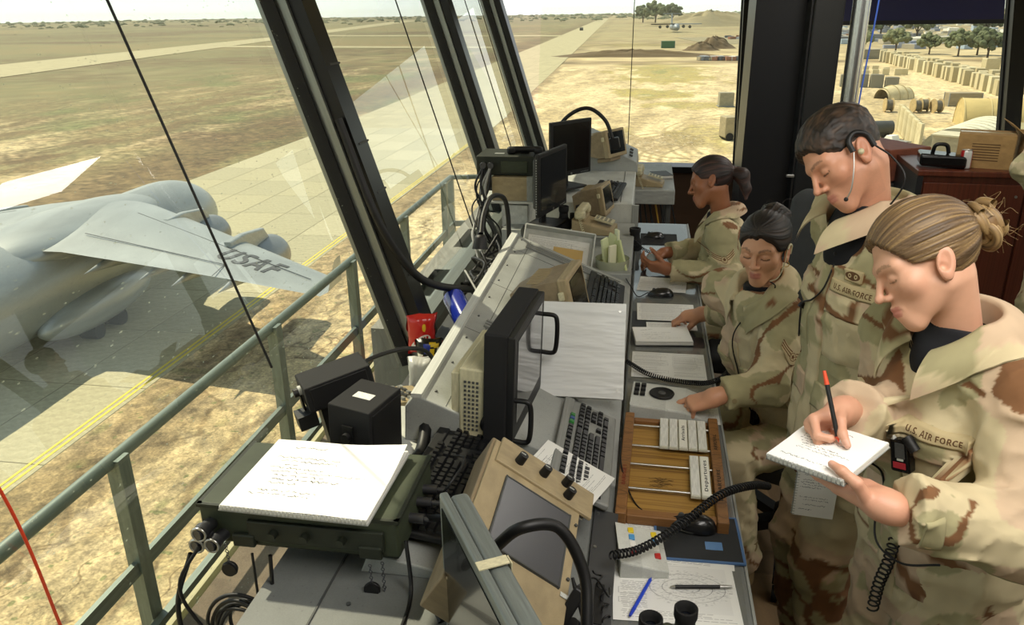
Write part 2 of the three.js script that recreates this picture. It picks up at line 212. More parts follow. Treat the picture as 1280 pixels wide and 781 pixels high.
// ground colours (x,z in metres on the airfield)
const C = (h) => { const k = new THREE.Color(h); k.convertLinearToSRGB(); return [k.r, k.g, k.b]; };
const rwR = (z) => z > -60 ? -30.3 : -30.3 - (-z - 60) * .031, rwL = (z) => -64 - Math.max(0, -z - 100) * .026;
const K = { sand: C(0xc6b38b), sand2: C(0xad9a72), dirt: C(0x84744f), brown: C(0x655439), olive: C(0x77744f), green: C(0x626b40), pale: C(0xd8c79a), yg: C(0x9a8d4b) };
const mx = (a, b, t) => [mix(a[0], b[0], t), mix(a[1], b[1], t), mix(a[2], b[2], t)];
const ell = (x, z, cx, cz, rx, rz, wob) => { const d = Math.hypot((x - cx) / rx, (z - cz) / rz) + wob; return sstep(1.15, .7, d); };
function ground(x, z) {
  const w = fbm2(x / 22 + 3, z / 30, 4), w2 = fbm2(x / 5, z / 9, 4), s = fbm2(x / 1.1, z / 1.1, 3), st = fbm2((x + z * .12) / 2.2, z / 34, 3);
  let c;
  if (x > rwR(z) - 18) { // sand side
    c = mx(K.sand, K.sand2, clamp(.42 + w * .7 + st * .9)); c = mx(c, K.pale, clamp(w2 * 1.2 - .05)); c = mx(c, K.dirt, clamp(-w2 * 1.1 - .25) * .6);
    const g = Math.max(ell(x, z, 6, -318, 17, 56, w2), ell(x, z, 3, -230, 12, 15, w2), ell(x, z, 9, -200, 10, 7, w2) * .8, ell(x, z, -6, -560, 40, 26, w2), ell(x, z, -8, -152, 7, 9, w2) * .5, ell(x, z, 12, -150, 9, 14, w2) * .6);
    c = mx(c, K.yg, g * .85 * clamp(.8 + s)); c = mx(c, K.green, g * clamp(w2 * 1.5 + s * .6) * .75);
    c = mx(c, K.brown, ell(x, z, 0, -142, 9, 13, w2 * .8) * .6 * clamp(.5 + s * 2)); if (ell(x, z, 0, -142, 9, 12, w2) > .4 && n2(x * 3.1, z * 2.3) > .66) c = mx(c, n2(x * 9, z * 7) > 0 ? [.9, .88, .82] : K.brown, .8);
    // wheel tracks in the sand
    for (const [cx, cz, r] of [[30, -118, 14], [24, -126, 22], [46, -112, 20], [9, -140, 12], [34, -150, 30]]) { const d = Math.abs(Math.hypot(x - cx, (z - cz) * .8) - r + w * 3); const q = Math.min(d, Math.abs(d - 1.9)); c = mx(c, K.dirt, sstep(.55, .15, q) * .55 * clamp(.6 + w2 * 2)); }
    const near = sstep(-70, -40, z) * sstep(-36, -28, x + w2 * 4); c = mx(c, K.dirt, near * clamp(.22 + w2 * 1.3 + s * .4) * .75); c = mx(c, K.green, near * clamp(n2(x / 1.3, z / 1.3) - .72) * 2.2);
    if (x < 4 && z > -110) { const k = Math.abs(x + 20 + w * 8 + z * .06), k2 = Math.abs(x + 25 + fbm2(z / 6, 3) * 6); c = mx(c, K.brown, (sstep(.5, .05, k) + sstep(.35, .05, k2)) * .5); }
    c = mx(c, K.brown, sstep(3.2, 1, Math.abs(x - rwR(z) - 2.4 + w2 * 2)) * .45);
    const band = sstep(16, 4, Math.abs(z + 372 + x * .05 + w2 * 10)); c = mx(c, K.brown, band * .55);
  } else { // fields beyond the taxiway
    c = mx(K.dirt, K.brown, clamp(.4 + w * 1.1 + s * .8)); c = mx(c, K.sand2, clamp(st * 1.2 + w2 * .9 + s * .7 - .12)); c = mx(c, K.olive, clamp(.25 + w2 * .9)); c = mx(c, K.sand, clamp(fbm2(x / 9, z / 30, 4) * 1.9 + s * .5 - .35) * .8);
    const g = clamp(fbm2(x / 18 + 40, z / 26 + 9, 4) * 2.4 - .25); c = mx(c, K.green, g * .75);
    c = mx(c, K.brown, sstep(14, 2, Math.abs(x - rwL(z) + 9 + w2 * 5)) * .75);
  }
  c = mx(c, K.brown, clamp(s * 1.2 - .2) * .5); const v = 1 + .3 * s + .06 * w2 + .1 * n2(x * 2.3, z * 2.3) + .08 * n2(x * 5.1 + 3, z * 1.7); c = [c[0] * v, c[1] * v, c[2] * v];
  const far = sstep(-260, -700, z) ; const strip = fbm2(x / 170 + 4, z / 120, 4) + .5 * s;
  c = mx(c, mx(K.olive, strip > 0 ? K.dirt : K.brown, clamp(Math.abs(strip) * 1.8)), x < rwR(z) - 18 ? sstep(-90, -220, x) * .75 + far * .25 : far * .6);
  return c;
}
function groundFine(x, z) { // pebbles, furrows and thin dark ruts that show only close to the tower
  let c = ground(x, z); const wx = x + .8 * n2(x * .7, z * .7), a = Math.abs(fbm2(wx * .33 + z * .1, z * .12 + 7, 4)), b = Math.abs(fbm2(x * .55 + 31, z * .2 + x * .1, 3)), m = clamp(.5 + 1.6 * n2(x * .12 + 3, z * .1)); c = mx(c, K.brown, (sstep(.03, .006, a) * .75 + sstep(.022, .004, b) * .5) * m); const p = n2(x * 9, z * 9), v = 1 + .13 * p + .14 * n2(x * 23, z * 23) + .16 * fbm2(x * 2.1 + 5, z * .9, 3); if (n2(x * 2.6 + 11, z * 2.6) > .87) c = mx(c, K.green, .6); return [c[0] * v, c[1] * v, c[2] * v]; }
function groundMesh(x0, x1, z0, z1, w, h, y, name, fn = ground) {
  const t = dataTex(w, h, (i, j) => fn(mix(x0, x1, (i + .5) / w), mix(z1, z0, (j + .5) / h))); t.wrapS = t.wrapT = THREE.ClampToEdgeWrapping;
  struct(name, surf(1, 1, (u, v) => [mix(x0, x1, u), y, mix(z1, z0, v)]), std(0xffffff, .95, 0, { map: t }));
}
groundMesh(-175, 125, -340, -10, 1700, 1700, G, 'ground');
groundMesh(-3200, 3200, -5200, 400, 1000, 1000, G - .12, 'ground_beyond');
groundMesh(-30.3, 4, -84, -12, 800, 1500, G + .03, 'ground_near', groundFine);
stage('ground');
{ // concrete taxiway in slabs, with yellow edge lines
  const tw = new THREE.Group(); tw.name = 'taxiway'; tw.userData.kind = 'structure'; scene.add(tw);
  const mats = [0xb9b292, 0xb3ad8f, 0xbfb899].map((c) => worn(c, .9)), sw = 5.6, sl = 9;
  for (const m of mats) { m.map = wearTex.clone(); m.map.repeat.set(3, 5); m.map.needsUpdate = true; }
  const g = rb(sw - .07, .1, sl - .07, .02, null, null, 1);
  for (let i = 0; i < 6; i++) for (let j = 0; j < 18; j++) { const m = part('concrete_slab', g, mats[Math.floor(rnd() * 3)], tw); m.position.set(-30.3 - sw * (i + .5), G + .0, 5 - sl * (j + .5)); }
  part('joint_filler', box(sw * 6, .06, sl * 18, [-30.3 - sw * 3, G, 5 - sl * 9]), worn(0x7d765c, .95), tw);
  const yl = std(0xd9c552, .8); part('edge_line', box(.16, .02, sl * 18, [-30.75, G + .056, 5 - sl * 9]), yl, tw); part('edge_line', box(.16, .02, sl * 18, [-31.15, G + .056, 5 - sl * 9]), yl, tw);
  const strip = (pts, y) => { const s = new THREE.Shape(pts.map(([x, z]) => new THREE.Vector2(x, -z))); const q = new THREE.ExtrudeGeometry(s, { depth: .05, bevelEnabled: false }); q.rotateX(-Math.PI / 2); q.translate(0, y, 0); return q; };
  const z0 = -157, ft = dataTex(256, 256, (x, y) => { const v = .74 + .06 * fbm2(x / 20, y / 20, 4) - (x % 64 < 2 || y % 64 < 2 ? .07 : 0); return [v, v * .975, v * .84]; }); ft.repeat.set(1 / 40, 1 / 40);
  const fm = std(0xe2dcc8, .9, 0, { map: ft });
  part('far_pavement', strip([[-30.3, z0], [-63.9, z0], [rwL(-600), -600], [-140, -2400], [-118, -2400], [rwR(-600), -600]], G), fm, tw);
  const r2 = new THREE.Group(); r2.name = 'runway'; r2.userData.kind = 'structure'; scene.add(r2);
  part('runway_surface', strip([[-190, 38], [-255, -287], [-343, -725], [-700, -2500], [-760, -2500], [-392, -815], [-325, -363], [-240, 38]], G + .02), fm, r2);
  part('cross_taxiway', strip([[-88, -520], [-330, -570], [-330, -596], [-88, -545]], G), fm, r2); part('cross_taxiway', strip([[-80, -760], [-420, -860], [-420, -900], [-80, -790]], G), fm, r2);
  part('parking_apron', strip([[40, -560], [330, -640], [330, -760], [20, -700]], G), std(0xb9b2a0, .9, 0, { map: ft }), r2);
}
// ---------- the jet transport ----------
{
  const skin = std(0xa4aaa9, .33, .25, { map: wearTex }), dark = worn(0x5c6062, .45, .3), g = thing('transport_jet', 'large grey four engined military transport jet on the taxiway', 'aircraft', [-42.2, G, -50.5], 2 * DEG);
  const ring = (st) => surf(40, st.length - 1, (u, v) => { const k = v * (st.length - 1), i = Math.min(st.length - 2, Math.floor(k)), f = k - i, L = (n) => mix(st[i][n], st[i + 1][n], f), a = u * Math.PI * 2; return [Math.sin(a) * L(1), L(2) + Math.cos(a) * L(3), L(0)]; });
  const stn = []; for (let i = 0; i <= 60; i++) { const z = mix(-20, 33, i / 60), n = clamp((z + 20) / 8), t = clamp((z - 11) / 22); const r = 3.45 * Math.sqrt(Math.max(.002, 1 - Math.pow(1 - n, 2.3))) * (1 - .8 * Math.pow(t, 1.5)); stn.push([z, r, 4.7 + 2.1 * t - .5 * Math.pow(1 - n, 2), r]); }
  const fus = part('fuselage', ring(stn), skin, g);
  part('cockpit_window', [-.9, -.3, .3, .9].map((x) => rb(.5, .38, .06, .03, [x * 1.3, 6.75, -17.2 + Math.abs(x) * .9], [-.9, 0, 0])), M.blackGloss, fus);
  part('wing_fairing', (() => { const q = new THREE.SphereGeometry(1, 32, 20); q.scale(3.7, 1.7, 10.5); q.translate(0, 7.0, -.5); return q; })(), skin, g);
  // aerofoil lofts: [x, y, zLE, chord, thickness]
  const foil = (st, s = 1) => surf(44, st.length - 1, (u, v) => { const k = v * (st.length - 1), i = Math.min(st.length - 2, Math.floor(k)), f = k - i, L = (n) => mix(st[i][n], st[i + 1][n], f); const a = u * Math.PI * 2, c = .5 + .5 * Math.cos(a), th = L(4) * (2.9 * Math.sqrt(c) - 1.4 * c - 3.1 * c * c + 1.6 * c * c * c) * .5, up = Math.sin(a) > 0 ? 1 : -.55; return [s * L(0), L(1) + up * th * L(3) + .02 * L(3) * Math.sin(Math.PI * c), L(2) + c * L(3)]; });
  const W = [[1.5, 7.45, -7.2, 13.4, .13], [4, 7.4, -6, 12.1, .125], [10, 7.15, -1.9, 9.3, .11], [17, 6.75, 2.8, 5.9, .1], [23.3, 6.35, 7, 3.1, .09]];
  for (const s of [1, -1]) {
    const wg = part('wing', foil(W, s), skin, g);
    part('winglet', foil([[23.2, 6.3, 7, 3.1, .08], [23.9, 6.7, 7.9, 2.4, .08], [24.4, 8.6, 9.1, 1.1, .07]], s), skin, wg);
    for (const [x, z] of [[6.9, 6.4], [11, 7.0], [13.6, 7.7], [17, 8.5]]) part('flap_fairing', (() => { const q = new THREE.ConeGeometry(.55, 4.6, 14); q.rotateX(Math.PI / 2); q.scale(.8, 1.15, 1); q.translate(s * x, 6.75 - x * .02, z - .4); return q; })(), skin, wg);
    part('flap_seam', [beam([s * 4, 7.95, 3.4], [s * 15.8, 7.12, 6.9], .07, .03), beam([s * 5, 8.22, -1.5], [s * 22, 6.7, 8.1], .05, .03), beam([s * 15.8, 7.1, 6.7], [s * 15.9, 6.95, 8.7], .06, .03)], dark, wg);
    for (const [x, z, y] of [[7.7, -7.6, 5.3], [14.6, -3.2, 5.0]]) {
      const e = part('engine', lathe([[.9, 0], [1.25, .02], [1.42, .25], [1.5, 1.2], [1.45, 2.6], [1.25, 3.9], [1.0, 4.2], [.95, 4.15], [.7, 5.6], [.45, 6.1], [.25, 5.6], [0, 6.9]], [s * x, y, z], [Math.PI / 2, 0, 0], 32), std(0x8d9192, .3, .5, { map: wearTex }), g);
      part('fan', [cyl(1.2, 1.2, .05, [s * x, y, z + .55], [Math.PI / 2, 0, 0], 28), xf(new THREE.ConeGeometry(.4, .7, 18), [s * x, y, z + .25], [-Math.PI / 2, 0, 0])], M.dgrey, e);
      part('pylon', prism([[0, -.1], [4.2, -.3], [6.5, 1.1], [6.5, 1.75], [4.2, 1.75], [1.2, 1.35]], .5, [s * x, y + .95, z + .6], [0, -Math.PI / 2, 0], .12), skin, e);
    }
  }
  part('tail_fin', foil([[6, 0, 20, 9.5, .1], [13.6, 0, 25, 6.4, .1]].map((q) => [q[0], 0, q[2], q[3], q[4]])).rotateZ(Math.PI / 2).translate(0, 1.5, 0), skin, g);
  for (const s of [1, -1]) part('tailplane', foil([[0, 15, 24.5, 6.4, .09], [9.8, 14.6, 28.8, 3, .08]], s), skin, g);
  const wingTop = (x, z) => { let i = 0; while (i < W.length - 2 && x > W[i + 1][0]) i++; const f = (x - W[i][0]) / (W[i + 1][0] - W[i][0]), q = W[i].map((k, n) => mix(k, W[i + 1][n], f)), c = clamp((z - q[2]) / q[3], .01, .99); return q[1] + q[4] * (2.9 * Math.sqrt(c) - 1.4 * c - 3.1 * c * c + 1.6 * c * c * c) * .5 * q[3] + .02 * q[3] * Math.sin(Math.PI * c); };
  const tx = new TextGeometry('USAF', { font, size: 1.7, depth: .02, curveSegments: 4 }); tx.rotateX(-Math.PI / 2); tx.scale(.95, 1, 1); tx.rotateY(-.42); tx.translate(14.35, 0, 5.6); { const p = tx.attributes.position; for (let i = 0; i < p.count; i++) p.setY(i, wingTop(p.getX(i), p.getZ(i)) + .03 + p.getY(i) * .3); tx.computeVertexNormals(); } part('usaf_lettering', tx, std(0x3c4144, .6), g, 'dark grey USAF letters painted on the wing');
  for (const s of [1, -1]) part('gear_sponson', (() => { const q = new THREE.SphereGeometry(1, 24, 16); q.scale(1.3, 1.5, 6.5); q.translate(s * 2.9, 2.3, 2); return q; })(), skin, g);
  for (const [x, z] of [[0, -14.5], [2.9, .6], [2.9, 3.4], [-2.9, .6], [-2.9, 3.4]]) part('landing_gear', [cyl(.62, .62, 1.3, [x, .62, z], [0, 0, Math.PI / 2], 18), cyl(.16, .16, 1.6, [x, 1.3, z])], M.rubber, g);
}
stage('jet');
// ---------- the camp and airfield beyond the far window ----------
{
  const conc = [0xcbbf9b, 0xbfb28d, 0xd6cba8].map((c) => worn(c, .9)), grey = worn(0x8d8a7c, .85);
  const blockG = (w, h, d) => [prism([[-w / 2, 0], [w / 2, 0], [w / 2, h * .96], [w / 2 - .15, h], [-w / 2 + .15, h], [-w / 2, h * .96]], d, null, null, .06)];
  const proto = tag(part('barrier_block', blockG(3.0, 4.1, 2.3), conc[0], scene), 'tall sand coloured concrete barrier block in the long double row', 'barrier', 'barrier blocks in the long double row');
  let first = true; const put = (x, z, ry, s, m) => { const o = first ? proto : dup(proto); first = false; o.position.set(x, G, z); o.rotation.y = ry; o.scale.set(s, s * rr(.9, 1.08), s); o.material = m ?? conc[Math.floor(rnd() * 3)]; };
  for (let i = 0; i < 26; i++) { const t = i / 25; put(mix(99, 90.5, t) + rr(-.6, .6), mix(-374, -228, t), 1.45 + rr(-.08, .08), 1.05); put(mix(105, 96.5, t) + rr(-.8, .8), mix(-376, -226, t), 1.45 + rr(-.1, .1), 1); }
  const setOf = (n, pts, s, label, group, m) => { const p = tag(part('barrier_block', blockG(3.4, 3.4, 2.2), m, scene), label, 'barrier', group); pts.forEach(([x, z, ry], i) => { const o = i ? dup(p) : p; o.position.set(x, G, z); o.rotation.y = ry ?? rr(-.2, .2); o.scale.set(s, s * rr(.8, 1.1), s); }); };
  setOf('r', [[114, -300], [121, -297], [128, -300], [135, -290], [117, -276], [125, -270], [133, -266], [142, -280]], 1.4, 'large pale barrier block in the second yard below the trees', 'pale blocks below the trees', conc[0]);
  setOf('g', [[57.5, -252, -.1], [61.3, -250.6, -.1], [65.1, -249.2, -.1], [68.9, -247.8, -.1]], 1.02, 'grey weathered barrier block in the short row behind the dome tent', 'grey barrier blocks behind the dome tent', grey);
  setOf('j', [...Array(11)].map((_, i) => [70 + (i % 6) * 3.3 + rr(-.3, .3), (i < 6 ? -296 : -310) + rr(-2, 2), rr(-.3, .3)]), .62, 'small stored crate in the yard left of the long row', 'small crates in the yard', conc[2]);
  const box_ = (n, label, cat, w, h, d, x, z, ry, mat, roof) => { const o = thing(n, label, cat, [x, G, z], ry); part('body', rb(w, h, d, .08, [0, h / 2, 0]), mat, o); part('door', box(.06, h * .8, d * .7, [w / 2 + .02, h * .45, 0]), M.grey, o); for (const [a, b] of [[1, 1], [1, -1], [-1, 1], [-1, -1]]) part('corner_post', box(.2, h, .2, [a * w / 2, h / 2, b * d / 2]), M.grey, o); return o; };
  box_('cargo_container', 'long tan cargo container standing beyond the cable drums', 'container', 7.4, 3.0, 2.6, 72.6, -203, .12, worn(0x9c8f72, .7));
  box_('cargo_container', 'low pale crate container beside the rounded shelter', 'container', 4.2, 1.6, 2.2, 75, -189, .1, worn(0xb8aa86, .7));
  box_('cargo_container', 'grey flat roofed store building behind the long barrier row', 'building', 15, 4, 8, 97, -395, .1, worn(0x9a927c, .8));
  box_('cargo_container', 'small green container on the sand beside the apron', 'container', 8, 4, 4, 11, -512, .05, worn(0x3f6b48, .7));
  // dome tent
  { const o = thing('dome_tent', 'pale canvas dome tent standing open on the sand', 'tent', [62, G, -219], .5); const cloth = worn(0xd9caa0, .95);
    part('canvas', [surf(20, 10, (u, v) => { const a = u * Math.PI, b = mix(-1, 1, v), r = 1 - .28 * b * b; return [b * 4.2, Math.sin(a) * 3.3 * r, -Math.cos(a) * 3.4 * r]; }), surf(10, 6, (u, v) => { const a = u * Math.PI, r = v * .72; return [4.2 + .2 * (1 - v), Math.sin(a) * 3.3 * r, -Math.cos(a) * 3.4 * r]; })], Object.assign(cloth.clone(), { side: THREE.DoubleSide }), o);
    part('rib', [-.9, -.3, .3, .9].map((b) => tor(3.42 * (1 - .28 * b * b), .09, [b * 4.2, 0, 0], [0, Math.PI / 2, 0], Math.PI)), worn(0xb5a57c, .9), o); part('entrance', prism([[-1, 0], [1, 0], [.7, 2], [-.7, 2]], .1, [4.3, 0, .4], [0, Math.PI / 2, 0]), M.dgrey, o); }
  // cable drums
  const drum = thing('cable_drum', 'wooden cable drum standing on edge on the sand', 'cable drum', [52.9, G, -190], 0, 'cable drums on the sand');
  part('flange', cyl(1.5, 1.5, .18, [.75, 1.5, 0], [0, 0, Math.PI / 2], 24), worn(0xc2aa7a, .9), drum); part('flange', cyl(1.5, 1.5, .18, [-.75, 1.5, 0], [0, 0, Math.PI / 2], 24), worn(0xc2aa7a, .9), drum); part('cable_winding', cyl(1.15, 1.15, 1.4, [0, 1.5, 0], [0, 0, Math.PI / 2], 24), worn(0x6f6a5f, .8), drum);
  for (const [x, z, ry] of [[58.4, -189, .15], [60.6, -191, -.1], [62.6, -189, .2]]) dup(drum, [x, G, z], ry);
  // rounded shelters
  const shelter = (name, label, x, z, ry, R, H, L, col, nr) => { const o = thing(name, label, 'shelter', [x, G, z], ry); const cm = Object.assign(worn(col, .9), { side: THREE.DoubleSide });
    part('cover', surf(24, nr * 2, (u, v) => { const a = u * Math.PI; return [mix(-L / 2, L / 2, v), Math.sin(a) * H, -Math.cos(a) * R]; }), cm, o);
    for (let i = 0; i <= nr; i++) part('rib', surf(24, 1, (u, v) => { const a = u * Math.PI; return [mix(-L / 2, L / 2, i / nr) + (v - .5) * .22, Math.sin(a) * (H + .1), -Math.cos(a) * (R + .1)]; }), worn(col === 0xe2ddc4 ? 0x8a8672 : 0xd9c58c, .8), o);
    for (const s of [-1, 1]) part('end_wall', surf(24, 1, (u, v) => { const a = u * Math.PI; return [s * L / 2, Math.sin(a) * H * v, -Math.cos(a) * R * v]; }), cm, o); return o; };
  shelter('arched_shelter', 'long yellow tan fabric shelter with rounded roof', 76, -166, -.15, 5.0, 5.2, 32, 0xcdb77c, 7);
  shelter('arched_shelter', 'low white ribbed tent roof behind the corrugated fence', 55.6, -147, .98, 5.2, 3.4, 20, 0xe2ddc4, 7);
  { const o = thing('peaked_tent', 'camouflage netted tent roof beside the white ribbed tent', 'tent', [62.5, G, -136], .9); part('roof', prism([[-5, 1.8], [5, 1.8], [0, 4.4]], 12), worn(0xa39a78, .95), o); part('wall', box(9.6, 1.9, 11.6, [0, .95, 0]), worn(0xb2a680, .95), o); }
  { const o = thing('utility_hut', 'grey flat concrete hut at the end of the corrugated fence', 'hut', [48.2, G, -132], .98); part('wall', rb(4.6, 3.2, 7.2, .06, [0, 1.6, 0]), worn(0xa8a08a, .85), o); part('roof', box(5, .22, 7.6, [0, 3.3, 0]), worn(0xc9c2a8, .8), o); }
  { const o = thing('barrier_panel_row', 'row of tall upright concrete wall panels beside the white truck', 'barrier', [0, 0, 0]);
    for (let i = 0; i < 15; i++) { const t = i / 14; part('panel', rb(.5, 4.6, 1.62, .06, [mix(47.5, 43.0, t), G + 2.3, mix(-162, -135.5, t)], [0, .17, 0], 1), conc[i % 3], o); } }
  { // white truck
    const o = thing('pickup_truck', 'white pickup truck parked beside the concrete wall panels', 'truck', [40.6, G, -139.5], 2.2), w = std(0xe6e6e0, .35);
    part('body', [rb(5.2, .85, 1.9, .15, [0, .9, 0])], w, o); part('cab', prism([[-.4, 1.3], [1.6, 1.3], [1.0, 2.05], [0, 2.05]], 1.7, null, null, .08), w, o); part('windscreen', slab([1.36, 1.68, 0], [0, 0, 1], [-.6, .75, 0], 1.5, .75, .03), M.blackGloss, o); part('cargo_bed', box(2.2, .1, 1.7, [-1.5, 1.33, 0]), M.grey, o); part('grille', box(.06, .4, 1.5, [2.6, .95, 0]), M.grey, o);
    for (const [x, z] of [[1.6, .9], [1.6, -.9], [-1.6, .9], [-1.6, -.9]]) part('wheel', cyl(.4, .4, .25, [x, .4, z], [Math.PI / 2, 0, 0], 16), M.rubber, o); }
  { const o = thing('fuel_tank', 'dark tank trailer beside the wall panels', 'trailer', [40.5, G, -150], .2); part('tank', cyl(1.2, 1.2, 5, [0, 1.9, 0], [0, 0, Math.PI / 2], 20), M.dgrey, o); for (const x of [-1.5, 1.5]) part('wheel', cyl(.5, .5, 1.8, [x, .5, 0], [Math.PI / 2, 0, 0], 14), M.rubber, o); }
  { const o = thing('ground_equipment', 'tan machine with pipes standing on the sand beside the window post', 'machine', [15.6, G, -147], .3); part('body', rb(4.5, 3.6, 3, .2, [0, 2.3, 0]), worn(0xa99c7c, .7), o); part('exhaust', [cyl(.3, .3, 3, [1.4, 5, .5]), cyl(.3, .3, 2.4, [.4, 4.6, .5])], M.grey, o); part('wheel', [cyl(.7, .7, 3.2, [1.4, .7, 0], [Math.PI / 2, 0, 0]), cyl(.7, .7, 3.2, [-1.4, .7, 0], [Math.PI / 2, 0, 0])], M.rubber, o); }
  { const o = thing('ground_equipment', 'small grey cabinet on the sand beyond the tan machine', 'cabinet', [18.6, G, -199], .1); part('body', rb(3.4, 3.2, 2.4, .1, [0, 1.7, 0]), worn(0xa09a84, .7), o); part('base', box(3.8, .25, 2.8, [0, .12, 0]), M.grey, o); }
  // spoil heaps and the long berm
  const heap = (label, x, z, rx, rz, h, col) => solo('spoil_heap', surf(36, 14, (u, v) => { const a = u * Math.PI * 2, r = v; const n = 1 + .25 * n2(Math.cos(a) * 3 + x, Math.sin(a) * 3 + z); return [x + Math.cos(a) * rx * r * n, G - .1 + h * Math.pow(Math.cos(r * Math.PI / 2), 1.2) * (1 + .3 * n2(a * 4, r * 6 + x)), z + Math.sin(a) * rz * r * n]; }), Object.assign(worn(col, .95), { side: THREE.DoubleSide }), label, 'mound');
  heap('low dark brown dirt mound with a rounded top on the sand', 29, -479, 10, 6, 4, 0x6f5d44); heap('tall dark brown dirt mound with a pointed top on the sand', 38, -503, 12, 8, 6, 0x75634a); heap('long dirt berm crossing the sand beyond the green patch', -8, -420, 44, 8, 3, 0x6b5a40); heap('broad hill like earth mound behind the parked grey jet', 80, -1150, 80, 40, 17, 0x9a8f70);
  // trees
  const leafM = [0x5f6644, 0x6e7350, 0x545c3e].map((c) => std(c, .95)), barkM = std(0x57493a, .95);
  const treeG = [0, 1, 2].map(() => { const gs = []; for (let k = 0; k < 70; k++) { const a = rr(0, 6.283), e = Math.asin(rr(-.5, 1)), r = Math.cbrt(rnd()) * .95; const q = new THREE.IcosahedronGeometry(rr(.12, .26), 0); q.rotateX(rr(0, 3)); q.rotateY(rr(0, 3)); q.translate(Math.cos(a) * Math.cos(e) * r, 1 + Math.sin(e) * r * .7, Math.sin(a) * Math.cos(e) * r); gs.push(q); } return geoOf(gs); });
  const trunkG = [bar([0, -.05, 0], [0, .8, 0], .07, 6, .05), bar([0, .4, 0], [.4, 1, .1], .045, 5, .02), bar([0, .4, 0], [-.35, 1, -.1], .045, 5, .02)];
  const tgeo = geoOf(trunkG), tree = (x, z, h, k, label, group) => { const o = thing('tree', label, 'tree', [x, G, z], rr(0, 6), group); const c = part('crown', treeG[k], leafM[k], o), t = part('trunk', tgeo, barkM, o); const s = h / 1.7; c.scale.set(s * 1.05, s, s * 1.05); t.scale.set(s, s, s); };
  for (const [x, z, h, k] of [[110, -462, 12, 1], [124, -448, 13, 1], [134, -428, 11, 0], [141, -410, 13, 0], [152, -418, 14, 2], [147, -392, 13, 2], [158, -400, 13, 0], [153, -374, 11, 0], [166, -384, 12, 1], [164, -366, 11, 2], [176, -372, 12, 0]]) tree(x, z, h * .86, k, 'dusty green tree in the clump beyond the barrier blocks', 'trees beyond the barrier blocks');
  for (const [x, z, h, k] of [[150, -620, 16, 1], [160, -650, 18, 0], [178, -690, 18, 2], [190, -640, 17, 1], [205, -690, 18, 0], [235, -640, 19, 2], [120, -600, 14, 1], [250, -600, 18, 0]]) tree(x, z, h, k, 'hazy olive tree standing among the far huts', 'trees among the far huts');
  for (const [x, z, h, k] of [[-14, -1540, 28, 2], [8, -1470, 34, 0], [38, -1530, 30, 2]]) tree(x, z, h, k, 'tall dark tree in the clump behind the parked grey jet', 'tall trees behind the parked jet');
  // far tree line and the far huts and vehicles: too many and too small to count
  const inst = (name, geo, mat, n, f, label) => { const im = new THREE.InstancedMesh(geo, mat, n), d = new THREE.Object3D(), c = new THREE.Color(); for (let i = 0; i < n; i++) { const [x, z, s, sy, col] = f(i); d.position.set(x, G, z); d.rotation.y = rnd() * 6; d.scale.set(s, sy, s); d.updateMatrix(); im.setMatrixAt(i, d.matrix); if (col !== undefined) im.setColorAt(i, c.set(col)); } im.name = name; shade(im); tag(im, label, name === 'tree_line' ? 'trees' : 'huts', null, 'stuff'); scene.add(im); };
  inst('tree_line', treeG[1], std(0x7f8468, .95), 1500, () => { const x = rr(-2600, 2200), z = -rr(1700, 4600) + Math.abs(x) * .25, s = rr(3, 7); return [x, z, s * 1.3, s * rr(.5, .9)]; }, 'far belt of small trees along the flat horizon');
  inst('distant_huts', box(1, 1, 1.6, [0, .5, 0]), std(0xffffff, .8), 520, () => { const z = -rr(480, 1500), x = rr(.2, .62) * -z + rr(-20, 20), s = rr(2.5, 8); return [x, z, s, s * rr(.35, .6), [0xd8d2c0, 0xb9b09a, 0x8d93a0, 0xe6e2d4, 0x6f7276, 0x9fb0bf][Math.floor(rnd() * 6)]]; }, 'far spread of pale huts and vehicles');
  inst('distant_vehicles', box(1, 1, 2.2, [0, .5, 0]), std(0xffffff, .7), 170, () => { const k = rnd(); const x = k < .6 ? rr(60, 190) : rr(24, 42), z = k < .6 ? -rr(640, 700) - (x - 60) * .1 : -386 + rr(-2, 2), s = rr(1.4, 2.6); return [x, z, s, s * .7, [0x8a8f96, 0x5b5f63, 0xd5d2c8, 0x9c6f55, 0xa99f86][Math.floor(rnd() * 5)]]; }, 'far parked vehicles on and near the apron');
  { // parked grey jet far away (seen from the front)
    const o = thing('parked_jet', 'distant grey high tailed transport jet parked on the apron', 'aircraft', [24, G, -868], .1), m = std(0x8f979c, .45, .2);
    part('fuselage', lathe([[0, 0], [2, 1.2], [3.4, 5], [3.4, 34], [1.2, 50], [0, 52]], [0, 5, 22], [-Math.PI / 2, 0, 0], 20), m, o); for (const s of [1, -1]) { part('wing', prism([[0, 0], [25, -9], [25, -12], [0, -10]], .8, [0, 8, 4], [-Math.PI / 2, 0, 0]).scale(s, 1, 1), m, o); part('engine', [cyl(1.5, 1, 6, [s * 8, 5.6, 6], [Math.PI / 2, 0, 0]), cyl(1.5, 1, 6, [s * 15, 5.2, 2], [Math.PI / 2, 0, 0])], M.dgrey, o); }
    part('tail_fin', prism([[0, 0], [8, 0], [9, 10], [4, 10]], .7, [0, 8, -18], [0, Math.PI / 2, 0]), m, o); part('tailplane', box(18, .5, 4, [0, 17.6, -25]), m, o); }
  { const o = thing('service_vehicle', 'small dark vehicle driving on the far runway', 'vehicle', [-80, G, -980], .1); part('body', rb(4, 2.6, 6, .3, [0, 2, 0]), M.dgrey, o); part('wheel', [cyl(.8, .8, 4.2, [0, .8, 2], [0, 0, Math.PI / 2]), cyl(.8, .8, 4.2, [0, .8, -2], [0, 0, Math.PI / 2])], M.rubber, o); }
}
stage('camp');
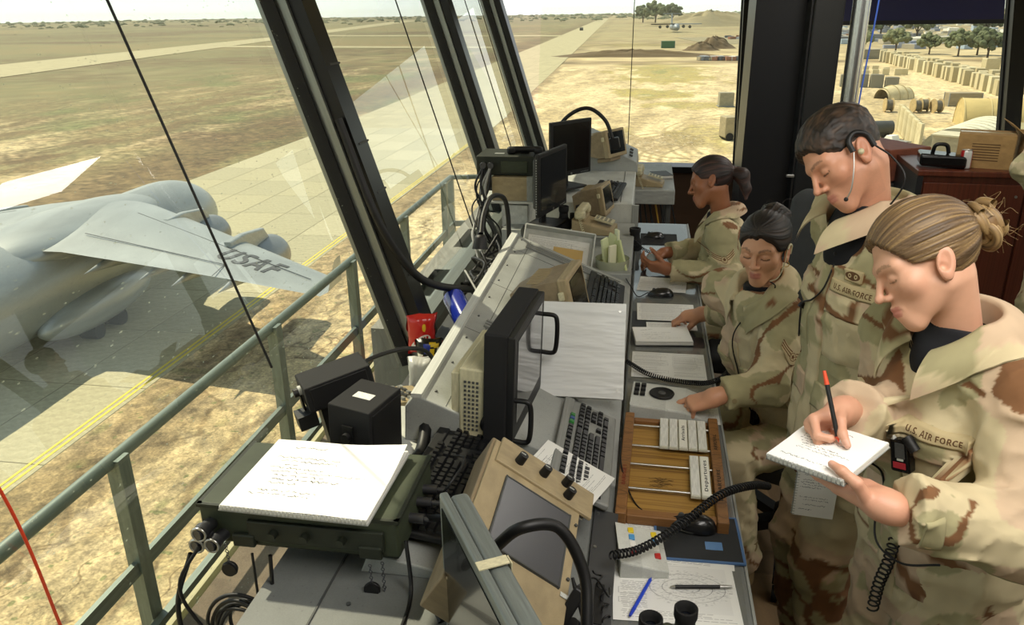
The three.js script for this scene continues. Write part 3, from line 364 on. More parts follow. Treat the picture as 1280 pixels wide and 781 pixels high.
// ---------- consoles and desks ----------
const prof = (pts, z0, z1, bev = .004) => prism(pts, Math.abs(z1 - z0), [0, 0, (z0 + z1) / 2], null, bev);
const SLOPE = Math.atan2(.2, .49); // console face tilt
const onSlope = (x, off = 0) => [x + off * Math.sin(SLOPE), .80 + (-.07 - x) * .408 + off * Math.cos(SLOPE)]; // x -> [x,y] on the sloped face
const paperMap = (seed_, dense = .8, map_ = false) => canvas(256, 340, (c, w, h) => { seed = seed_; c.fillStyle = '#e9e9e4'; c.fillRect(0, 0, w, h); c.fillStyle = 'rgba(60,60,64,.55)'; for (let y = 16; y < h - 14; y += 7) { if (rnd() > dense) continue; let x = 14 + rnd() * 8; const e = w - 14 - rnd() * 90; while (x < e) { const l = 4 + rnd() * 16; c.fillRect(x, y, l, 1.6); x += l + 3; } } c.strokeStyle = 'rgba(70,70,75,.5)'; for (let k = 0; k < 4; k++) { const y = 20 + rnd() * 250; c.strokeRect(12, y, w - 30 - rnd() * 60, 18 + rnd() * 40); } if (map_) { c.fillStyle = '#e2e2de'; c.fillRect(70, 30, 170, 250); for (let k = 0; k < 900; k++) { c.fillStyle = 'rgba(50,52,56,' + rnd() * .6 + ')'; const r = Math.sqrt(rnd()) * 90, a = rnd() * 6.28; c.fillRect(155 + Math.cos(a) * r, 150 + Math.sin(a) * r * 1.1, 1 + rnd() * 5, 1); } c.strokeStyle = 'rgba(40,40,44,.6)'; for (let k = 1; k < 4; k++) { c.beginPath(); c.arc(155, 150, k * 26, 0, 6.3); c.stroke(); } } });
const paperMats = [[11, .85], [23, .7], [37, .9, true], [51, .6]].map((a) => std(0xffffff, .8, 0, { map: paperMap(...a) }));
const deskMat = worn(0x7f8282, .35), unitGrey = worn(0x7a7d7c, .5);
{ const d = thing('worktop', 'long pale grey worktop running along the console', 'desk', [0, 0, 0]);
  part('top', rb(.3, .03, 3.75, .006, [.122, .735, -2.8]), deskMat, d); part('edge_strip', box(.006, .032, 3.75, [.274, .735, -2.8]), M.whiteGrey, d); part('plexiglass', box(.28, .003, 3.7, [.12, .7515, -2.8]), phy(0xffffff, .05, { transmission: 1, thickness: 0 }), d);
  for (const z of [-1.05, -2.9, -4.5]) part('support_leg', box(.04, .72, .05, [.02, .36, z]), M.dgrey, d); }
{ const d = thing('console_cabinet', 'long white sloped console cabinet with a ridge along the window', 'console', [0, 0, 0]);
  part('sloped_body', prof([[-.035, .04], [-.035, .775], [-.07, .80], [-.555, 1.0], [-.575, 1.0], [-.6, .97], [-.66, .04]], -1.79, -3.42), M.whiteGrey, d);
  part('ridge_strip', box(.03, .012, 1.63, [-.566, 1.004, -2.605]), M.white, d);
  for (const z of [-2.36, -3.3]) part('panel_rail', [0, 1, 2].map((k) => beam([...onSlope(-.09, .006), z - k * .022], [...onSlope(-.5, .006), z - k * .022], .012, .008)), M.grey, d);
  for (const z of [-2.3, -2.75, -3.22, -3.38]) part('panel_seam', beam([...onSlope(-.08, .001), z], [...onSlope(-.55, .001), z], .003, .002), M.dgrey, d);
  part('slope_seam', beam([...onSlope(-.49, .001), -1.8], [...onSlope(-.49, .001), -3.4], .003, .002), M.dgrey, d);
  for (let k = 0; k < 9; k++) part('screw', cyl(.005, .005, .004, [...onSlope(-.53, .002), -1.85 - k * .19], [0, 0, SLOPE], 8), M.dgrey, d);
  part('rear_tray', box(.13, .015, 1.4, [-.735, .73, -2.7]), M.dgrey, d); }
{ const d = thing('console_end_unit', 'low grey console end unit under the field radio and keyboard', 'console', [0, 0, 0]);
  part('body', prof([[-.035, .04], [-.035, .77], [-.09, .79], [-.3, .83], [-.75, .83], [-.75, .04]], -.7, -1.785), unitGrey, d);  // end unit body in one even grey
  part('top_plate', rb(.3, .012, .5, .003, [-.62, .862, -1.73]), M.white, d); part('plate_riser', box(.28, .03, .46, [-.62, .843, -1.73]), M.grey, d);
  part('top_seam', beam([-.61, .8315, -.72], [-.61, .8315, -1.4], .004, .003), M.dgrey, d); part('top_seam', beam([-.33, .8315, -.72], [-.33, .8315, -1.4], .004, .003), M.dgrey, d);
  part('side_panel', prof([[-.33, .84], [-.54, .88], [-.56, .83], [-.3, .83]], -1.3, -1.95), M.whiteGrey, d);
  for (const [x, z] of [[-.68, -1.1], [-.55, -1.2], [-.63, -.9]]) part('screw', cyl(.005, .005, .003, [x, .8325, z], null, 8), M.dgrey, d); }
{ const d = thing('far_console', 'boxy white far console carrying a black keyboard', 'console', [0, 0, 0]);
  part('body', rb(.5, .9, .95, .008, [-.3, .49, -4.83]), M.white, d); part('seam', box(.003, .003, .9, [-.12, .942, -4.83]), M.dgrey, d); part('side_trim', box(.035, .86, .02, [-.035, .5, -4.36]), M.whiteGrey, d); part('base_plinth', box(.48, .06, .9, [-.3, .03, -4.83]), M.dgrey, d);
  part('sloped_panel', prof([[-.04, .93], [-.05, 1.0], [-.5, 1.2], [-.55, 1.2], [-.55, .93]], -5.31, -5.85), M.whiteGrey, d);
  for (let k = 0; k < 6; k++) part('switch', rb(.025, .012, .03, .003, [-.09 - (k % 2) * .06, 1.03 + (k % 2) * .026, -5.4 - Math.floor(k / 2) * .12], [0, 0, -.42]), k % 2 ? M.beige : M.dgrey, d); }
{ const d = thing('far_side_table', 'grey side table holding a cream telephone under the far window', 'table', [0, 0, 0]);
  part('tabletop', rb(.31, .1, 1.0, .008, [.06, .76, -5.83]), M.whiteGrey, d); for (const [x, z] of [[-.06, -5.4], [.18, -5.4], [-.06, -6.28], [.18, -6.28]]) part('leg', box(.03, .72, .03, [x, .36, z]), M.dgrey, d); }
for (let k = 0; k < 9; k++) { const x = -.02 + k * .025; solo('floor_cable', tube([[x, .7, -5.6 - k * .05], [x + .03 + .02 * (k % 3), .45, -5.55 - k * .05], [x + .12 + .04 * (k % 4), .15, -5.5 + .03 * k], [x + .3 + .03 * k, .02, -5.3 + .04 * k]], .006), k === 4 ? std(0xb58a2a, .6) : M.cable, k === 4 ? 'yellow cable drooping under the far side table' : 'black cable drooping under the far side table', 'cable', k === 4 ? undefined : 'black cables under the far side table'); }
// ---------- keyboards ----------
const keyG = (w) => { const g = new THREE.BoxGeometry(w, .009, .0165); const p = g.attributes.position; for (let i = 0; i < p.count; i++) if (p.getY(i) > 0) { p.setX(i, p.getX(i) - Math.sign(p.getX(i)) * .0022); p.setZ(i, p.getZ(i) * .72 - .0008); } g.computeVertexNormals(); return g; };
const keyCache = {}, U = .0188;
function keyboard(label, c, ux, uy, body, keyM, accents = []) {
  const g = new THREE.Group(); g.name = numbered('keyboard'); scene.add(g); tag(g, label, 'keyboard'); g.applyMatrix4(basis(ux, uy, c)); // local x: length, y: away from user, z: up (basis n)
  const k = new THREE.Group(); // rotate so that y is up
  const up = (geo) => geo.rotateX(Math.PI / 2);
  part('case', up(geoOf([rb(.45, .018, .165, .006, [0, .007, 0]), rb(.45, .008, .03, .004, [0, .017, -.068])])), body, g);
  const rows = [[-.052, [[0, 1], [2, 1], [3, 1], [4, 1], [5, 1], [6.5, 1], [7.5, 1], [8.5, 1], [9.5, 1], [11, 1], [12, 1], [13, 1], [14, 1], [15.3, 1], [16.3, 1], [17.3, 1]]],
    [-.026, [...[...Array(13)].map((_, i) => [i, 1]), [13, 2], [15.3, 1], [16.3, 1], [17.3, 1], [18.6, 1], [19.6, 1], [20.6, 1], [21.6, 1]]],
    [-.007, [[0, 1.5], ...[...Array(12)].map((_, i) => [1.5 + i, 1]), [13.5, 1.5], [15.3, 1], [16.3, 1], [17.3, 1], [18.6, 1], [19.6, 1], [20.6, 1], [21.6, 1]]],
    [.012, [[0, 1.75], ...[...Array(11)].map((_, i) => [1.75 + i, 1]), [12.75, 2.25], [18.6, 1], [19.6, 1], [20.6, 1]]],
    [.031, [[0, 2.25], ...[...Array(10)].map((_, i) => [2.25 + i, 1]), [12.25, 2.75], [16.3, 1], [18.6, 1], [19.6, 1], [20.6, 1], [21.6, 1]]],
    [.05, [[0, 1.5], [1.5, 1.25], [2.75, 1.25], [4, 6], [10, 1.25], [11.25, 1.25], [12.5, 1.25], [13.75, 1.25], [15.3, 1], [16.3, 1], [17.3, 1], [18.6, 2], [20.6, 1]]]];
  let n = 0; for (const [z, ks] of rows) for (const [x, w] of ks) { const gg = keyCache[w] ??= up(keyG(w * U - .002)); const m = part('key', gg, accents.find((a) => a[0] === n)?.[1] ?? keyM, g); m.position.set(-.213 + (x + w / 2) * U, -z, .019 + (.05 - z) * .05); n++; }
  return g;
}
const kcase = std(0x151617, .55), kkey = std(0x17181a, .38);
const n1 = [.1, 1, 0], kA = onSlope(-.14, .006), kUp = [-Math.cos(SLOPE), Math.sin(SLOPE), 0];
keyboard('big black keyboard lying between the field radio and the tan scope', [-.44, .885, -1.58], [.06, -.0, -1], [-1, .12, 0], kcase, kkey);
keyboard('black keyboard on the sloped console behind the white binder', [kA[0], kA[1], -3.07], [0, 0, -1], kUp, kcase, kkey);
const kB = onSlope(-.13, .008);
keyboard('grey cased keyboard with green and blue keys below the white binder', [kB[0], kB[1], -1.86], [0, 0, -1], kUp, M.grey, kkey, [[13, std(0x2c7a34, .5)], [14, std(0x29477f, .5)], [15, std(0x2c7a34, .5)]]);
keyboard('small black keyboard on top of the boxy far console', [-.2, .955, -4.58], [.08, 0, -1], [-1, .03, 0], kcase, kkey);
// ---------- displays ----------
function at(name, label, cat, c, ux, uy, group) { const g = new THREE.Group(); g.name = numbered(name); scene.add(g); tag(g, label, cat, group); g.applyMatrix4(basis(ux, uy, c)); return g; } // local x along ux, y along uy, z = out
{ // rugged black console display with handles and beige vent box
  const g = at('console_display', 'thick black console display with two front handles', 'display', [-.30, 1.04, -1.945], [.08, 0, -1], [.03, 1, .12]);
  part('housing', rb(.37, .32, .062, .006, [0, 0, -.035]), M.blackMatte, g); part('front_bezel', rb(.36, .31, .02, .004, [0, 0, .004]), std(0x141516, .5), g); part('screen', box(.29, .235, .004, [.0, .015, .0135]), phy(0x3a3a3c, .12, { clearcoat: .5 }), g);
  const hd = (x, y) => part('handle', [tube([[x, y - .06, .01], [x, y - .058, .05], [x, y - .045, .056], [x, y + .045, .056], [x, y + .058, .05], [x, y + .06, .01]], .007, 40)], M.black, g); hd(.165, .03); hd(-.165, -.085);
  const v = part('vent_box', [rb(.33, .2, .07, .006, [-.005, -.05, -.1]), rb(.3, .16, .03, .004, [-.01, -.05, -.145])], M.cream, g); for (let i = 0; i < 4; i++) for (let j = 0; j < 12; j++) part('vent_slot', box(.003, .006, .006, [-.171, -.125 + j * .0125, -.118 + i * .011]), M.dgrey, v);
  part('stand_base', rb(.26, .03, .16, .006, [0, -.175, -.04]), M.black, g); }
{ // radar scope
  const g = at('radar_scope', 'tan radar scope with slanted dark screen and black knobs', 'radar scope', [-.205, .94, -1.36], [0, 0, -1], [-.205, .13, 0].map((v, i) => [-.84, .54, 0][i]));
  part('body', rb(.5, .25, .09, .005, [0, .01, -.055]), M.tan, g); part('face_plate', rb(.49, .245, .008, .003, [-.01, .005, -.006]), M.beige, g); part('screen', prism([[-.115, -.09], [.115, -.09], [.115, .075], [-.115, .075]], .006, [.0, 0, 0]), phy(0x45464a, .3), g); part('screen_rim', [box(.24, .004, .008, [0, -.092, 0]), box(.24, .004, .008, [0, .077, 0]), box(.004, .17, .008, [-.117, -.008, 0]), box(.004, .17, .008, [.117, -.008, 0])], M.dgrey, g);
  part('knob_panel', rb(.1, .26, .01, .003, [.2, -.015, 0]), M.beige, g);
  for (const [x, y] of [[.19, .06], [.2, -.005], [.215, -.065], [.175, -.075]]) { const k = part('knob', cyl(.011, .012, .026, [x, y, .016], [Math.PI / 2, 0, 0], 16), M.black, g); part('pointer', box(.002, .012, .002, [x, y + .003, .03]), M.white, k); }
  for (const [x, y] of [[-.235, .11], [.235, .11], [-.235, -.1], [.235, -.12], [-.08, -.11], [.1, -.11]]) part('screw', cyl(.004, .004, .004, [x, y, .001], [Math.PI / 2, 0, 0], 8), M.dgrey, g);
  for (let i = 0; i < 3; i++) for (let j = 0; j < 14; j++) part('vent_hole', cyl(.0035, .0035, .003, [-.2505, -.08 + j * .012, -.035 - i * .012], [0, 0, Math.PI / 2], 6), M.dgrey, g);
  part('label_tag', box(.012, .02, .001, [-.13, -.108, .0005]), M.white, g);
  const s = at('console_strip_panel', 'dark grey narrow panel set into the console beside the scope', 'panel', [-.052, .79, -1.4], [0, 0, -1], [-.5, .09, 0]); part('plate', rb(.5, .06, .006, .002), std(0x3b3c3d, .5), s); for (const x of [-.23, -.1, .1, .23]) part('screw', cyl(.004, .004, .004, [x, .02, .004], [Math.PI / 2, 0, 0], 8), M.steel, s); part('slot', box(.12, .02, .003, [-.08, 0, .004]), M.black, s); }
{ // silver LCD seen from behind
  const g = at('flat_monitor', 'silver grey flat monitor seen from its vented back', 'monitor', [-.215, 1.0, -.98], [.50, 0, .86], [0.0, 1, 0]); const sil = worn(0x7f8684, .4, .3);
  part('rear_shell', rb(.38, .31, .035, .01, [0, 0, -.014]), sil, g); part('front_bezel', rb(.39, .32, .016, .005, [0, 0, .012]), sil, g); part('screen', box(.35, .28, .003, [0, 0, .0205]), M.screen, g);
  for (let i = 0; i < 26; i++) part('vent_slot', box(.005, .05, .004, [-.15 + i * .012, .09, -.031], [0, 0, .35]), M.black, g); part('tape', [box(.02, .002, .05, [.02, .161, -.005]), box(.02, .06, .002, [.02, .13, -.033])], M.cream, g); part('stand', [rb(.1, .16, .03, .008, [0, -.16, -.03]), rb(.22, .02, .18, .006, [0, -.235, -.02])], M.dgrey, g); }
const lcd = (label, c, ux, w, h, extra) => { const g = at('flat_monitor', label, 'monitor', c, ux, [0, 1, 0]); part('bezel', rb(w, h, .022, .006), M.black, g); part('screen', box(w - .04, h - .05, .003, [0, .006, .0115]), extra ?? M.screen, g); part('rear_shell', rb(w * .8, h * .8, .035, .012, [0, 0, -.025]), M.dgrey, g); part('neck', rb(.06, h * .6, .02, .006, [0, -h * .5, -.05]), M.black, g); part('foot', rb(.2, .015, .16, .006, [0, -h * .5 - .07, -.03]), M.black, g); for (let k = 0; k < 5; k++) part('button', box(.008, .003, .002, [w * .25 + k * .014, -h / 2 + .012, .012]), M.grey, g); part('logo', cyl(.007, .007, .002, [0, -h / 2 + .012, .012], [Math.PI / 2, 0, 0], 12), M.steel, g); return g; };
{ const g = lcd('black flat monitor with grey edge vents beside the second field radio', [-.455, 1.155, -3.9], [.28, 0, -.96], .36, .31, phy(0x26282a, .14, { clearcoat: .5 })); for (let k = 0; k < 22; k++) part('edge_vent', box(.004, .007, .004, [-.181, -.135 + k * .0125, -.004]), M.whiteGrey, g); }
lcd('black flat monitor under the bent black lamp arm at the far console', [-.43, 1.2, -4.62], [.62, 0, -.78], .34, .32);
{ // small beige CRT on the slope
  const crt = (label, c, ux, uy, s) => { const g = at('tube_monitor', label, 'monitor', c, ux, uy); g.scale.setScalar(s); part('bezel', rb(.25, .2, .04, .008), M.beige, g); part('screen', rb(.2, .155, .006, .003, [0, .005, .0195]), M.screen, g);
    const q = new THREE.BoxGeometry(.235, .185, .2, 1, 1, 4), p = q.attributes.position; for (let i = 0; i < p.count; i++) { const t = clamp((.1 - p.getZ(i)) / .2), k = 1 - .42 * t * t; p.setX(i, p.getX(i) * k); p.setY(i, p.getY(i) * k); } q.computeVertexNormals(); q.translate(0, 0, -.118); const h = part('housing', q, M.tan, g);
    for (let k = 0; k < 10; k++) part('vent_rib', box(.006, .005, .1, [-.085 + k * .019, .089 - Math.abs(k - 4.5) * .0006, -.09], [.1, 0, 0]), M.beige, h); part('foot', rb(.16, .03, .12, .006, [0, -.11, -.06]), M.tan, g); for (const x of [.128, -.128]) part('side_tab', rb(.02, .03, .02, .004, [x, .04, -.01]), M.cream, g); return g; };
  crt('small tan tube monitor on the sloped console behind the white binder', [-.225, 1.0, -2.64], [.12, 0, -1], [-.22, 1, 0], .98);
  crt('small tan tube monitor standing on the far console', [-.2, 1.13, -5.28], [.5, 0, -.87], [-.25, 1, 0], .9); crt('tan tube monitor standing behind the cream telephone', [-.2, .99, -4.26], [.2, 0, -.98], [-.2, 1, 0], .78); }
{ const g = thing('plastic_bag', 'white plastic wrapped bundle with blue print lying behind the tan monitor', 'bag', [-.37, .955, -2.62]); const q = new THREE.SphereGeometry(1, 32, 22), p = q.attributes.position; for (let i = 0; i < p.count; i++) { const k = 1 + .22 * fbm3(p.getX(i) * 2.2, p.getY(i) * 2.2, p.getZ(i) * 2.2, 3); p.setXYZ(i, p.getX(i) * .045 * k, p.getY(i) * .035 * k, p.getZ(i) * .11 * k); } q.rotateY(-.55); q.translate(0, .035, 0); q.computeVertexNormals(); part('wrap', q, phy(0xffffff, .25, { map: canvas(128, 128, (c, w, h) => { seed = 91; c.fillStyle = '#e6e4e6'; c.fillRect(0, 0, w, h); for (let k = 0; k < 26; k++) { c.fillStyle = ['#3b62c4', '#d77f84', '#c9ccd6', '#8fa5dd'][Math.floor(rnd() * 4)]; c.fillRect(rnd() * w, rnd() * h, 3 + rnd() * 14, 2 + rnd() * 5); } }) }), g); }
stage('console');
// ---------- things on the consoles ----------
{ const d = thing('middle_console', 'low white middle console carrying the telephone and paper tray', 'console', [0, 0, 0]); part('body', rb(.6, .8, .92, .006, [-.335, .43, -3.885]), M.whiteGrey, d); part('base_plinth', box(.56, .05, .88, [-.335, .02, -3.885]), M.dgrey, d); part('tower_riser', rb(.14, .16, .3, .005, [-.66, .92, -4.14]), M.white, d); part('riser_column', box(.1, .9, .36, [-.66, .45, -4.05]), M.whiteGrey, d); }
const scribble = (sd, dark = '#222') => canvas(320, 320, (c, w, h) => { seed = sd; c.fillStyle = '#f6f6f2'; c.fillRect(0, 0, w, h); c.strokeStyle = dark; for (let l = 0; l < 15; l++) { let x = 30 + rnd() * 40, y = 36 + l * 17; if (rnd() < .35) continue; const e = 90 + rnd() * 180; c.lineWidth = 1.3 + rnd() * .9; c.beginPath(); c.moveTo(x, y); while (x < e) { x += 2 + rnd() * 4; c.lineTo(x, y + (rnd() - .5) * 9); if (rnd() < .16) { x += 7; c.moveTo(x, y); } } c.stroke(); } });
function notepad(name, label, c, ux, uy, w, h, th, tex, ringSide, dangle = 0) { // ringSide -1: rings along -y edge, 1: +y, 2: -x
  const g = at(name, label, 'notepad', c, ux, uy); part('cover', box(w, h, .002, [0, 0, -th - .001]), M.whiteGrey, g);
  part('pages', box(w * .985, h * .985, th, [0, 0, -th / 2]), M.paper, g); part('top_page', surf(16, 16, (u, v) => [(u - .5) * w * .98, (v - .5) * h * .98, .0015 + .003 * Math.max(0, fbm2(u * 3 + c[0] * 9, v * 3, 2)) + .016 * dangle * Math.pow(clamp(u + v - 1.35) / .65, 2)]), std(0xffffff, .85, 0, { map: tex, side: THREE.DoubleSide }), g);
  const n = Math.round((ringSide === 2 ? h : w) / .0085), rg = tor(.0052, .0009, null, null, Math.PI * 2, 10); for (let i = 0; i < n; i++) { const t = (i + .5) / n - .5; const m = part('ring', rg, M.steel, g); if (ringSide === 2) { m.position.set(-w / 2 + .003, t * h, -th / 2); m.rotation.x = Math.PI / 2; } else { m.position.set(t * w, ringSide * (h / 2 - .003), -th / 2); m.rotation.y = Math.PI / 2; } }
  return g; }
{ // field radio with sunlit notepad
  const g = thing('field_radio', 'olive green field radio beside the window with a notepad lying on it', 'radio', [-.68, .885, -1.405]);
  part('case', rb(.44, .095, .26, .008, [0, .055, 0]), M.olive, g); part('lid_rim', [box(.445, .008, .012, [0, .098, .126]), box(.012, .008, .26, [-.217, .098, 0]), box(.012, .008, .26, [.217, .098, 0])], M.oliveDark, g); part('mounting_tray', rb(.36, .018, .22, .004, [.03, .0, 0]), M.oliveDark, g);
  part('front_panel', rb(.3, .05, .012, .004, [.04, .05, .133]), M.oliveDark, g); for (const x of [-.05, .02, .1]) part('panel_knob', cyl(.009, .01, .016, [x, .05, .146], [Math.PI / 2, 0, 0], 12), M.oliveDark, g);
  for (const [x, y] of [[-.2, .055], [-.175, .03], [-.21, .025]]) { const k = part('connector', [cyl(.014, .014, .05, [x, y, .15], [Math.PI / 2, 0, .25], 14), cyl(.017, .017, .016, [x, y, .16], [Math.PI / 2, 0, 0], 14)], M.dsteel, g); part('collar', tor(.015, .003, [x, y, .172]), M.steel, k); }
  for (const z of [-.06, -.01, .05]) part('side_connector', [cyl(.011, .011, .035, [.235, .055, z], [0, 0, Math.PI / 2], 12), cyl(.006, .006, .03, [.262, .055, z], [0, 0, Math.PI / 2], 10)], M.dsteel, g);
  for (const x of [-.12, .16]) part('latch', rb(.05, .03, .012, .004, [x, .025, .137]), M.oliveDark, g);
  notepad('spiral_notepad', 'sunlit white spiral notepad lying on top of the olive radio', [-.668, 1.008, -1.378], [1, 0, .02], [.02, 0, -1], .325, .275, .009, scribble(5), -1, 1);
  const cap = (label, x, y, z, l) => { const k = thing('connector_cap', label, 'cap', [x, y, z]); part('cap', [cyl(.016, .016, .012, [0, -l, 0], [Math.PI / 2, 0, 0], 16), tor(.015, .003, [0, -l, 0])], M.black, k); const n = Math.floor(l / .008); for (let i = 0; i < n; i++) part('chain_link', tor(.0035, .0009, [0, -i * .0075, 0], [0, (i % 2) * 1.57, 0], Math.PI * 2, 8), M.dsteel, k); };
  cap('round black connector cap hanging on a chain at the radio corner', -.83, .91, -1.245, .06); cap('black connector cap hanging low below the radio latch', -.49, .9, -1.25, .09); cap('small black cap hanging beside the longer one below the radio', -.515, .895, -1.245, .06); }
{ const coilPts = []; for (let i = 0; i <= 120; i++) { const a = i / 120 * Math.PI * 2 * 6, r = .085 + .018 * Math.sin(i * .21) + .012 * n2(i * .13, 2); coilPts.push([-.82 + Math.cos(a) * r * .9, .67 + Math.sin(a) * r * 1.05 + .008 * Math.sin(i * .5), -1.235 + .012 * Math.cos(i * .37) - i * .0003]); } solo('coiled_cable', tube(coilPts, .0045, 480, 6), M.cable, 'coil of black cable hanging below the olive radio by the window', 'cable');
  const cb = (pts, r, label, m = M.cable) => solo('cable', tube(pts, r, 60, 7), m, label, 'cable');
  cb([[-.89, .91, -1.21], [-.92, .8, -1.18], [-.9, .66, -1.17], [-.8, .52, -1.16], [-.72, .35, -1.12], [-.7, .1, -1.1]], .0055, 'thick black cable dropping from the radio corner connectors to the floor');
  cb([[-.86, .94, -1.2], [-.9, .86, -1.17], [-.87, .74, -1.18], [-.75, .55, -1.2], [-.74, .2, -1.18]], .004, 'thin black cable looping from the radio corner connectors');
  cb([[-.77, .9, -1.24], [-.765, .7, -1.225], [-.765, .4, -1.2], [-.76, .05, -1.2]], .003, 'thin straight black cable hanging behind the coil below the radio'); cb([[-.73, .9, -1.24], [-.735, .7, -1.23], [-.72, .5, -1.22], [-.735, .1, -1.2]], .0045, 'black cable hanging straight beside the coil below the radio');
  cb([[-.42, .94, -1.36], [-.37, .96, -1.33], [-.35, .94, -1.25], [-.37, .88, -1.2], [-.345, .85, -1.16]], .008, 'thick black cable bending from the radio side to the console top'); cb([[-.42, .94, -1.42], [-.385, .99, -1.42], [-.37, 1.0, -1.5], [-.42, .95, -1.6]], .003, 'thin black cable arching over the big keyboard from the radio');
  cb([[-.45, .93, -1.29], [-.43, .84, -1.24], [-.42, .836, -1.1], [-.4, .836, -.9], [-.37, .836, -.75]], .0045, 'black cable lying on the grey end unit below the radio'); cb([[-.35, .836, -.74], [-.37, .85, -.86], [-.33, .88, -1.0], [-.27, .9, -1.08]], .011, 'very thick black cable rising behind the silver monitor');
  cb([[-.23, 1.06, -1.13], [-.18, 1.115, -1.12], [-.12, 1.1, -1.15], [-.07, 1.02, -1.13], [-.06, .95, -1.08], [-.05, .86, -1.02]], .011, 'thick black bent lamp arm crossing in front of the tan scope');
  { const s = [[-.55, .9, -1.6], [-.54, .88, -1.72], [-.56, .93, -1.84], [-.6, .95, -1.9]]; cb(s, .017, 'ribbed black hose curving behind the black speakers'); } }
// black speakers on brackets
{ const spk = (label, c, ux, uy, w, h, d, sticker) => { const g = at('speaker', label, 'speaker', c, ux, uy); part('cabinet', rb(w, h, d, .004), M.blackMatte, g); part('grille', rb(w * .86, h * .86, .006, .003, [0, 0, d / 2]), std(0x1a1a1b, .6, .3), g); if (sticker) part('sticker', box(.028, .001, .05, [-.005, h / 2 + .0008, 0]), M.paper, g); part('yoke', [box(.006, h * .7, .03, [w / 2 + .006, -.02, 0]), box(.006, h * .7, .03, [-w / 2 - .006, -.02, 0]), box(w + .02, .005, .03, [0, -h / 2 - .014, 0])], M.black, g); part('yoke_knob', cyl(.012, .012, .014, [-w / 2 - .014, .01, 0], [0, 0, Math.PI / 2], 14), M.black, g); return g; };
  spk('boxy black speaker with a white sticker behind the olive radio', [-.665, .975, -1.67], [.24, 0, -1], [.05, 1, .02], .15, .17, .12, true);
  const g = spk('long black speaker box tilted on a stand beside the window', [-.785, 1.035, -1.78], [.78, .16, -.6], [-.1, 1, .1], .18, .075, .1, false); part('side_cap', cyl(.014, .014, .008, [-.094, .012, 0], [0, 0, Math.PI / 2], 16), M.white, g); part('stand', [box(.08, .16, .06, [-.02, -.12, 0]), box(.05, .04, .05, [-.1, -.06, .02])], M.black, g);
  const k = thing('hand_microphone', 'grey round hand microphone lying behind the notepad', 'microphone', [-.735, .872, -1.58]); part('head', cyl(.04, .035, .02, [0, 0, 0], [.3, 0, .2], 24), M.dgrey, k); for (let i = 0; i < 7; i++) part('hole', cyl(.003, .003, .003, [Math.cos(i * .9) * .018, .011, Math.sin(i * .9) * .018], [.3, 0, .2], 6), M.black, k);
  for (let i = 0; i < 4; i++) solo('speaker_lead', tube([[-.64, .9 + i * .004, -1.62], [-.72, .9 + i * .008, -1.6 + i * .01], [-.82, .915, -1.56 + i * .014], [-.88, .93 - i * .006, -1.62]], .0035), M.cable, 'thin black lead running behind the notepad to the window', 'cable', 'leads behind the notepad'); }
